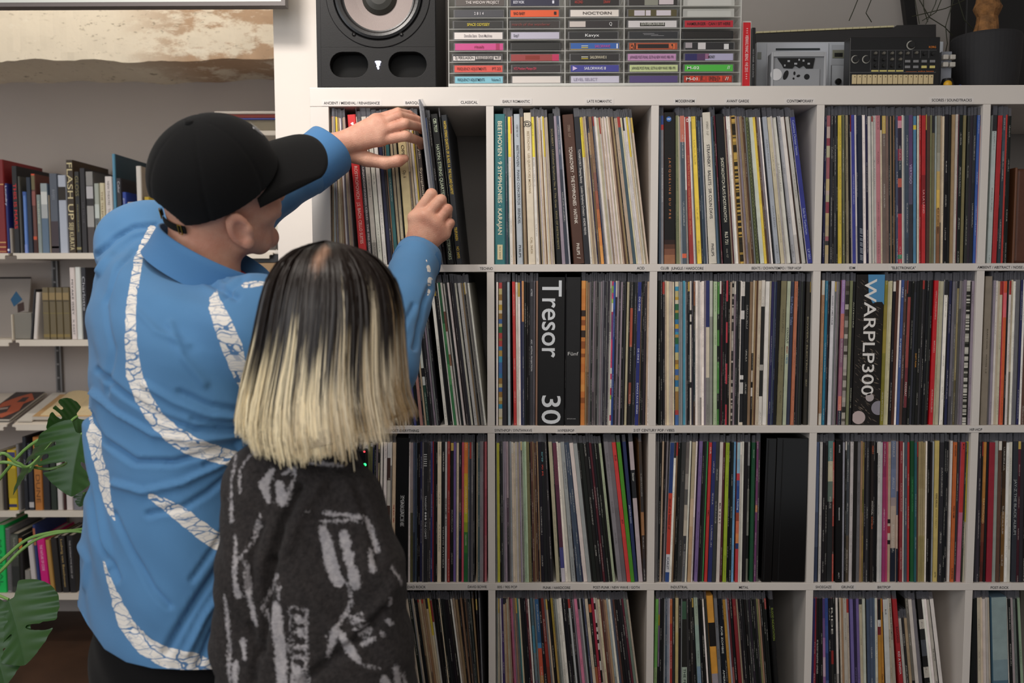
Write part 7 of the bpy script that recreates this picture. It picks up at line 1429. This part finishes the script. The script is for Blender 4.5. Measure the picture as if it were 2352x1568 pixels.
for sd, th_ in ((1, .0016), (-1, -.0016)):
    for i in range(na):
        for j in range(nr):
            f4 = [brim_pt(-1+2*(i+a)/na, (j+b)/nr) for a, b in ((0, 0), (1, 0), (1, 1), (0, 1))]; f4 = [tuple(L2W((x, y, z+th_), OH, fH, rH, uH)) for x, y, z in f4]
            q.face(f4 if sd < 0 else f4[::-1])
for i in range(na):
    a0, a1 = -1+2*i/na, -1+2*(i+1)/na; A0, A1 = brim_pt(a0, 1), brim_pt(a1, 1)
    q.face([tuple(L2W((p_[0], p_[1], p_[2]+s), OH, fH, rH, uH)) for p_, s in ((A0, -.0016), (A1, -.0016), (A1, .0016), (A0, .0016))])
q.build('brim', M_cap, cp, smooth=True, merge=True)
q = MB(); bc = L2W((-.012, 0, .1512), OH, fH, rH, uH); q.lathe(tuple(bc), tuple(uH), [(.0001, .004), (.005, .003), (.007, 0), (.007, -.002)], 18); q.build('cap_button', M_cap, cp, smooth=True)
st = [L2W((.006-.091*math.cos(a), .082*math.sin(a), .006), OH, fH, rH, uH) for a in np.linspace(-.52, .52, 16)]
q = MB(); o_ = uH*.0065
for a, b in zip(st, st[1:]): q.face([tuple(a-o_), tuple(b-o_), tuple(b+o_), tuple(a+o_)]); q.face([tuple(v) for v in (a-o_-fH*.0-(a-OH)*.02, a+o_-(a-OH)*.02, b+o_-(b-OH)*.02, b-o_-(b-OH)*.02)])
q.build('strap', M_cap, cp)
for k in (1, 13):
    a, b = st[k], st[k+1]; q = MB(); P_ = [a-o_*1.2, b-o_*1.2, b+o_*1.2, a+o_*1.2, a-o_*1.2]; q.tube([tuple(v+(v-OH)*.02) for v in P_], .0009, 6); q.build('buckle', mat('brass', lin((190, 150, 60)), .3, metal=.9) if k == 1 else bpy.data.materials['brass'], cp)
# embroidered white lettering on the cap front
def on_cap(az, el):
    p = np.array([.008+math.cos(az)*math.cos(el)*.1055, math.sin(az)*math.cos(el)*.0895, .054+math.sin(el)*.1005]); return p
q = MB(); text_mb("DIRNT", 1.0, lin((190, 190, 194)), q, (0, 0, 0), (1, 0, 0), (0, 1, 0), width=1.0)
q.v = [tuple(L2W(on_cap(.02-x*.50, .60+y*.2), OH, fH, rH, uH)) for x, y, z in q.v]
q.build('lettering', M_print, cp)
# bracelet cord at the right cuff
ax = (RW-RE)/np.linalg.norm(RW-RE); e1 = np.cross(ax, [0, 0, 1.]); e1 /= np.linalg.norm(e1); e2 = np.cross(ax, e1); c = RW+ax*.003
q = MB(); q.tube([tuple(c+(e1*math.cos(t_)+e2*math.sin(t_))*.0375) for t_ in np.linspace(0, 2*math.pi, 40)], .0022, 6); q.build('cord_bracelet', M_black, man, smooth=True)
# red undershirt edge showing inside the collar
q = MB(); q.tube([tuple(RC-Cn*.024+An*(.083*math.cos(t_))+Bn*(.068*math.sin(t_))) for t_ in np.linspace(0, 2*math.pi, 48)], .005, 8); q.build('undershirt_edge', mat('red_cotton', lin((200, 50, 44)), .8), man, smooth=True)
# ---------------------------------------------------------------- the woman
WY = -.68; hc = W(757, 720, WY); ux, uy = hc[0], WY
wom = thing('person', (ux, uy, 0), 'person with a dark to blond bob seen from behind in a charcoal jacquard sweater', 'person')
azW = math.radians(62); fW, rW, uW = frame(azW, math.radians(-8)); OW = np.array([hc[0]-.006, WY, W(757, 772, WY)[2]])
ud = np.array([math.cos(azW), math.sin(azW), 0]); ul = np.array([math.sin(azW), -math.cos(azW), 0])
Vh, Qh = nets(head_fn((-.040, 0, -.135)), (-.13, -.11, -.16), (.135, .11, .15), .004, 2); Vh = world_from_local(Vh*.93, OW, fW, rW, uW); Vh, Qh = orient(Vh, Qh)
def zw(py): return W(740, py, WY)[2]
# silhouettes of the sweater in the photo give width and centre at each height
sil = [(985, 660, 790), (1005, 590, 812), (1030, 545, 820), (1060, 534, 824), (1088, 530, 831), (1115, 528, 844), (1177, 525, 868), (1231, 523, 890), (1290, 518, 905), (1350, 512, 910), (1425, 508, 926), (1534, 503, 957), (1700, 496, 962)]
zz_ = np.array([zw(s_[0]) for s_ in sil])[::-1]; lx = np.array([W(s_[1], s_[0], WY)[0] for s_ in sil])[::-1]; rx = np.array([W(s_[2], s_[0], WY)[0] for s_ in sil])[::-1]
def sweater_fn(P):
    z = P[:, 2]; a = (np.interp(z, zz_, rx)-np.interp(z, zz_, lx))/2; cx = (np.interp(z, zz_, rx)+np.interp(z, zz_, lx))/2
    b = a*.74; n = 2.3; r_ = (np.abs((P[:, 0]-cx)/a)**n+np.abs((P[:, 1]-uy)/b)**n)**(1/n); d = (r_-1)*b*.9; d = smax(d, z-zz_[-1], .05)
    # sleeves hanging at both sides
    for sx, (p1, p2, p3) in ((1, ((830, 1150), (872, 1290), (890, 1480))), (-1, ((570, 1100), (560, 1290), (550, 1480)))):
        A1 = W(p1[0]-sx*28, p1[1], uy-.02*sx); A2 = W(p2[0]-sx*22, p2[1], uy-.04); A3 = W(p3[0]-sx*10, p3[1], uy-.03); d = smin(d, chain(P, [(tuple(A1), .045), (tuple(A2), .044), (tuple(A3), .040)], .01), .022)
    # folded neck
    c = L2W((-.036, 0, -.115), OW, fW, rW, uW); q = P-c; h = q[:, 2]; rad = np.hypot(q[:, 0], q[:, 1])
    d = smin(d, np.maximum(rad-.067, np.abs(h)-.022), .03); d = smax(d, -np.maximum(rad-.060, -(h-.004)), .004); return smax(d, -(shirt_fn(P)-.004), .006)
lo = np.array([W(470, 1400, WY)[0], uy-.20, zw(1690)]); hi = np.array([W(985, 1400, WY)[0], uy+.19, zw(960)])
V, Q = nets(sweater_fn, lo, hi, .0042, 3); N = normals(V, Q)
w_ = (V-CAM)@_f; X2 = 1176+F*((V-CAM)@RT)/w_; Y2 = 784-F*((V-CAM)@UP)/w_
D = np.zeros(len(V))
for pts, wd_, amp in (([(690, 1120), (650, 1200), (625, 1290)], 9, -.009), ([(740, 1110), (690, 1180), (660, 1260)], 12, .004), ([(625, 1290), (612, 1400), (600, 1500)], 9, -.009), ([(600, 1210), (580, 1270), (575, 1350)], 9, -.006), ([(880, 1400), (840, 1450), (760, 1520), (700, 1568)], 12, -.008), ([(905, 1330), (870, 1400), (800, 1470)], 14, .005), ([(575, 1440), (590, 1500), (580, 1568)], 10, -.006), ([(820, 1120), (850, 1200), (870, 1290)], 9, -.004), ([(700, 1060), (760, 1080), (820, 1080)], 8, -.003)):
    D += amp*np.exp(-(polydist(X2, Y2, [(a, b, 0) for a, b in pts])/wd_)**2)
D += .0012*np.sin(V[:, 2]*55+3*np.sin(V[:, 0]*30))+.0006*np.sin(V[:, 0]*170+V[:, 2]*130)
V = V+N*(D*1.6)[:, None]; Q = Q[(V[Q][:, :, 2] > zw(1670)).any(1)]
MOT = [[(596, 992, 12), (590, 1030, 14)], [(606, 1004, 8), (602, 1022, 8)], [(575, 1041, 2.5), (548, 1080, 3), (554, 1131, 2)], [(628, 1078, 6), (606, 1112, 11), (616, 1152, 6)], [(670, 1076, 6), (650, 1088, 5)], [(640, 1112, 10), (648, 1150, 14)], [(680, 1072, 3), (672, 1110, 5), (660, 1146, 5)], [(709, 1061, 3), (751, 1065, 5), (786, 1070, 3)],
 [(747, 1177, 6), (780, 1181, 4), (829, 1187, 6)], [(740, 1196, 3), (832, 1198, 3)], [(742, 1214, 10), (752, 1250, 15), (762, 1300, 16), (776, 1336, 15)], [(790, 1228, 12), (795, 1250, 12)], [(800, 1272, 13), (806, 1300, 8)], [(812, 1312, 12), (816, 1340, 14)], [(843, 1188, 5), (856, 1220, 7), (870, 1262, 6)], [(852, 1262, 6), (856, 1306, 9)], [(802, 1340, 4), (806, 1386, 5), (785, 1425, 5), (748, 1462, 3)],
 [(596, 1181, 2), (590, 1210, 5), (575, 1250, 3), (542, 1292, 3)], [(565, 1293, 5), (568, 1350, 6), (585, 1437, 6)], [(633, 1322, 5), (616, 1365, 4), (600, 1394, 3), (616, 1445, 3)], [(642, 1345, 4), (640, 1375, 4)], [(634, 1392, 12), (641, 1470, 14), (648, 1575, 13)], [(664, 1392, 2), (706, 1400, 3)], [(666, 1394, 3), (672, 1575, 3)], [(704, 1400, 4), (704, 1575, 4)], [(684, 1418, 9), (688, 1424, 9)], [(688, 1448, 8), (690, 1456, 9)], [(676, 1486, 5), (700, 1488, 5)], [(676, 1508, 5), (700, 1510, 5)], [(684, 1536, 10), (688, 1568, 10)],
 [(538, 1040, 2), (532, 1110, 3), (534, 1200, 4)], [(538, 1231, 4), (540, 1330, 6), (548, 1367, 8)], [(519, 1367, 4), (522, 1440, 5), (530, 1568, 4)], [(557, 1472, 7), (565, 1512, 5)], [(542, 1522, 8), (542, 1575, 7)], [(771, 1448, 10), (751, 1512, 5)], [(782, 1452, 8), (802, 1490, 12), (821, 1516, 8)], [(803, 1418, 3), (832, 1408, 3)], [(806, 1428, 5), (834, 1420, 5)], [(814, 1444, 4), (842, 1436, 4)], [(826, 1462, 6), (850, 1452, 6)], [(834, 1480, 6), (858, 1468, 6)],
 [(891, 1367, 4), (895, 1385, 6)], [(890, 1424, 6), (898, 1432, 7)], [(833, 1526, 3), (872, 1534, 3)], [(882, 1560, 11), (888, 1575, 12)], [(908, 1530, 6), (914, 1568, 10)], [(925, 1545, 4), (935, 1575, 6)], [(876, 1455, 5), (884, 1460, 4)], [(700, 1180, 2), (712, 1170, 2)], [(900, 1300, 3), (915, 1340, 4)]]
md = np.full(len(V), 1e3)
for b_ in MOT: md = np.minimum(md, polydist(X2, Y2, b_))
Nn = normals(V, Q); md = np.clip(np.where(((CAM-V)*Nn).sum(1) > -.05, md, 50), -30, 50)
def knit():
    m = mat('jacquard_knit', lin((44, 42, 44)), .95, sheen=.05, spec=.2, bump=.9, bscale=330); nt = m.node_tree; N_ = nt.nodes; L = nt.links; b = N_['Principled BSDF']
    tc = N_.new('ShaderNodeTexCoord'); at = N_.new('ShaderNodeAttribute'); at.attribute_name = 'band'
    def nz(s, d=3): n = N_.new('ShaderNodeTexNoise'); n.inputs['Scale'].default_value = s; n.inputs['Detail'].default_value = d; L.new(tc.outputs['Object'], n.inputs['Vector']); return n.outputs['Fac']
    def mth(op, a, bb):
        q = N_.new('ShaderNodeMath'); q.operation = op
        for i, v in enumerate((a, bb)):
            if isinstance(v, (int, float)): q.inputs[i].default_value = v
            else: L.new(v, q.inputs[i])
        return q.outputs[0]
    e = mth('ADD', at.outputs['Fac'], mth('MULTIPLY', mth('SUBTRACT', nz(260, 2), .5), 15))
    r = N_.new('ShaderNodeMapRange'); r.inputs[1].default_value = 2.5; r.inputs[2].default_value = -4; r.interpolation_type = 'SMOOTHSTEP'; L.new(e, r.inputs[0])
    d = N_.new('ShaderNodeMix'); d.data_type = 'RGBA'; L.new(nz(170, 3), d.inputs['Factor']); d.inputs['A'].default_value = (*lin((17, 16, 17)), 1); d.inputs['B'].default_value = (*lin((66, 61, 60)), 1)
    l = N_.new('ShaderNodeMix'); l.data_type = 'RGBA'; L.new(nz(120, 3), l.inputs['Factor']); l.inputs['A'].default_value = (*lin((120, 118, 124)), 1); l.inputs['B'].default_value = (*lin((196, 190, 190)), 1)
    x = N_.new('ShaderNodeMix'); x.data_type = 'RGBA'; L.new(r.outputs[0], x.inputs['Factor']); L.new(d.outputs['Result'], x.inputs['A']); L.new(l.outputs['Result'], x.inputs['B']); L.new(x.outputs['Result'], b.inputs['Base Color']); return m
sw = vq_obj('sweater', V, Q, knit(), wom, {'band': md}); sw['label'] = 'charcoal sweater with pale grey jacquard motifs'
def core2(P):
    z = P[:, 2]; d = sweater_fn(P)+.030; return smax(d, z-zw(1000), .01)
Vc, Qc = nets(core2, lo, hi, .012, 1); Vb, Qb = join([(Vh, Qh), (Vc, Qc)]); vq_obj('body', Vb, Qb, bpy.data.materials['skin'], wom)
wz = zw(1640); bx0 = (W(500, 1600, WY)[0]+W(950, 1600, WY)[0])/2
def tr2(P):
    d = None
    for s in (-1, 1):
        hp = np.array([bx0, uy, wz-.02])+ul*s*.075; e = chain(P, [(tuple(hp), .090), ((hp[0], hp[1], .46), .068), ((hp[0], hp[1], .06), .060)]); d = e if d is None else smin(d, e, .02)
    d = smin(d, ell(P, (bx0, uy, wz+.03), (.125, .09, .12)), .05); return smax(d, -(P[:, 2]-.03), .005)
V, Q = nets(tr2, (bx0-.26, uy-.22, .02), (bx0+.26, uy+.22, wz+.16), .01, 2); vq_obj('trousers', V, Q, bpy.data.materials['black_cloth'], wom)
shoes(wom, bx0, uy, ul, ud, M_black, .08, .9)
# bob: outline of the hair at each height
hs = [(553, 745, 752), (560, 712, 792), (575, 676, 838), (600, 648, 872), (640, 625, 902), (680, 613, 914), (720, 604, 921), (760, 597, 923), (800, 588, 925), (850, 576, 929), (900, 563, 938), (950, 549, 960), (980, 546, 972), (1010, 552, 976)]
hz_ = np.array([zw(h_[0]) for h_ in hs])[::-1]; hl = np.array([W(h_[1], h_[0], WY)[0] for h_ in hs])[::-1]; hr = np.array([W(h_[2], h_[0], WY)[0] for h_ in hs])[::-1]
def hair_pt(th, z, grow=0.0):
    a = (np.interp(z, hz_, hr)-np.interp(z, hz_, hl))/2; cx = (np.interp(z, hz_, hr)+np.interp(z, hz_, hl))/2
    return np.array([cx+(a+grow)*np.cos(th), uy+(a*1.02+grow)*np.sin(th), z])
ztop = hz_[-1]
def zbot(th):
    # hem of the bob seen from behind: lowest left of the middle, rising to the right
    x = np.cos(th); return zw(np.interp(x, [-1, -.75, -.45, -.1, .3, .65, 1], [962, 985, 1001, 1003, 985, 965, 945]))+.01*max(0, np.sin(th))
face_az = azW
def hair_base():
    q = MB(); n, m_ = 72, 34; R = []
    for j in range(m_+1):
        row = []
        for i in range(n):
            th = 2*math.pi*i/n; zb2 = zbot(th)+.006; t_ = j/m_; z = ztop-(ztop-zb2)*(1-math.cos(t_*math.pi/2))**.9 if t_ < 1 else zb2
            row.append(hair_pt(th, z, -.004))
        R.append(row)
    for j in range(m_):
        for i in range(n):
            thm = 2*math.pi*(i+.5)/n; df = abs((thm-face_az+math.pi) % (2*math.pi)-math.pi)
            if df < .75 and R[j][i][2] < OW[2]+.045: continue
            k = (i+1) % n; q.face([tuple(R[j][i]), tuple(R[j+1][i]), tuple(R[j+1][k]), tuple(R[j][k])])
    return q
ROOT = (30, 22, 18)
def hmat():
    m = bpy.data.materials.new('hair_strands'); m.use_nodes = True; nt = m.node_tree; b = nt.nodes['Principled BSDF']; a = nt.nodes.new('ShaderNodeAttribute'); a.attribute_name = 'col'; nt.links.new(a.outputs['Color'], b.inputs['Base Color']); b.inputs['Roughness'].default_value = .38; b.inputs['Specular IOR Level'].default_value = .5
    return m
M_hair = hmat()
hb = hair_base()
def hcol(th, z, tdark, wv_, jit):
    """root to tip colour of one strand"""
    t_ = (ztop-z)/(ztop-zw(985)); k = np.clip((t_-tdark)/wv_, 0, 1); k = k*k*(3-2*k)
    dark = np.array(lin((34, 25, 21)))*(1-t_*.35); warm = np.array(lin((230, 214, 176))); cool = np.array(lin((196, 184, 166))) if jit > .35 else np.array(lin((176, 142, 96))); mixv = np.clip(.5+.5*np.cos(th-math.pi)+jit*.5, 0, 1)
    bl = cool+(warm-cool)*mixv; bl = bl*(.92+.55*jit); return dark*(1-k)+bl*k
ho = None
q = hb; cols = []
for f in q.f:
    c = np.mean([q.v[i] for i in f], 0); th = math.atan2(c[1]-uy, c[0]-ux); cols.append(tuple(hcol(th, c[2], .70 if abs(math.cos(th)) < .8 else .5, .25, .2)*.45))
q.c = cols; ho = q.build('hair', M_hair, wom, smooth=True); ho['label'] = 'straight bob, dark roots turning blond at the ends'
NS, NP = 11000, 13; rg = np.random.default_rng(5); VV = []; FF = []; CC = []; n0 = 0
part = np.array(W(728, 585, WY))
clump_th = rg.uniform(0, 2*math.pi, 260); clump_d = rg.normal(.02, .15, 260); clump_j = rg.uniform(0, 1, 260); clump_o = rg.normal(0, .004, 260)
for s_ in range(NS):
    th = rg.uniform(0, 2*math.pi); df = abs((th-face_az+math.pi) % (2*math.pi)-math.pi)
    if df < .75: continue
    ci_ = np.argmin(np.abs((clump_th-th+math.pi) % (2*math.pi)-math.pi)); cth = clump_th[ci_]; dth = (cth-th+math.pi) % (2*math.pi)-math.pi
    zb2 = zbot(th)+rg.normal(0, .0045)+clump_d[ci_]*.05; start = rg.uniform(0, 1)**1.5*.55 if rg.random() < .45 else 0; g0 = rg.uniform(-.003, .0025)+clump_o[ci_]*.5; tw = rg.normal(0, .05)
    td = .60+clump_d[ci_]+rg.normal(0, .04)-.26*max(0, abs(math.cos(th))-.72)/.28-.05*max(0, math.cos(th)); wv_ = rg.uniform(.08, .22); td = 1.3 if rg.random() < .10 else td; j = clump_j[ci_]*.6+rg.random()*.4
    pts = []; cl_ = []
    for k in range(NP):
        t_ = start+(1-start)*k/(NP-1); z = ztop-(ztop-zb2)*(1-math.cos(min(1, t_)*math.pi/2))**.9
        th2 = th+tw*t_+dth*.55*t_**1.5; p_ = hair_pt(th2, z, g0*min(1, t_*3)-.008*max(0, t_-.86)/.14*(.3+clump_j[ci_]))
        if t_ < .12: p_[0] += (part[0]-p_[0])*.10*(1-t_/.12)
        cc_ = hcol(th2, z, td, wv_, j); xx_, yy_ = proj(p_); pm = max(0, 1-polydist(np.array([xx_]), np.array([yy_]), [(722, 612, 4), (746, 574, 3)])[0]/14) if p_[1] < uy else 0
        cc_ = cc_*(1-.75*pm)+np.array(lin((176, 136, 112)))*.75*pm; pts.append(p_); cl_.append(cc_)
    pts = np.array(pts); tang = np.gradient(pts, axis=0); outw = pts-np.array([ux, uy, 0]); outw[:, 2] = 0; outw /= np.maximum(np.linalg.norm(outw, axis=1), 1e-6)[:, None]; outw[0] = [0, 0, 1.]
    sd = np.cross(tang, outw); sd /= np.maximum(np.linalg.norm(sd, axis=1), 1e-9)[:, None]; sd = sd+outw*rg.normal(0, .35); wd_ = np.linspace(1, .35, NP)[:, None]*rg.uniform(.0004, .0009)
    if start > 0: wd_[0] *= .2
    A_ = pts-sd*wd_; B_ = pts+sd*wd_; VV.append(np.stack([A_, B_], 1).reshape(-1, 3)); CC.append(np.repeat(np.array(cl_), 2, 0))
    i = np.arange(NP-1)*2+n0; FF.append(np.stack([i, i+1, i+3, i+2], 1)); n0 += NP*2
V = np.concatenate(VV); Q = np.concatenate(FF); so = vq_obj('strands', V, Q, M_hair, ho, colr=np.concatenate(CC)); so['kind'] = 'stuff'
# parting where the scalp shows
# small black remote with lit diodes hanging on the shelf edge
p_ = np.array(W(836, 1068, -.02)); t = thing('small_device', (p_[0], -.02, W(836, 1110, -.02)[2]), 'small black device with green and red lights beside the sweater shoulder', 'device')
a = W(822, 1105, -.02); b = W(841, 1034, -.02); q = MB(); q.bbox((a[0], -.02, a[2]), (b[0], .004, b[2]), .002); q.build('case', M_black, t)
for px, py, r_, e_ in ((840, 1067, .0036, (.02, 1, .15)), (839, 1037, .002, (1, .02, .03))):
    c = W(px-2, py, -.0205); q = MB(); q.lathe(tuple(c), (0, -1, 0), [(r_, 0), (r_*.8, .0015), (.0001, .002)], 14); q.build('light', mat('diode%d' % py, e_, emit=e_, estr=5), t)
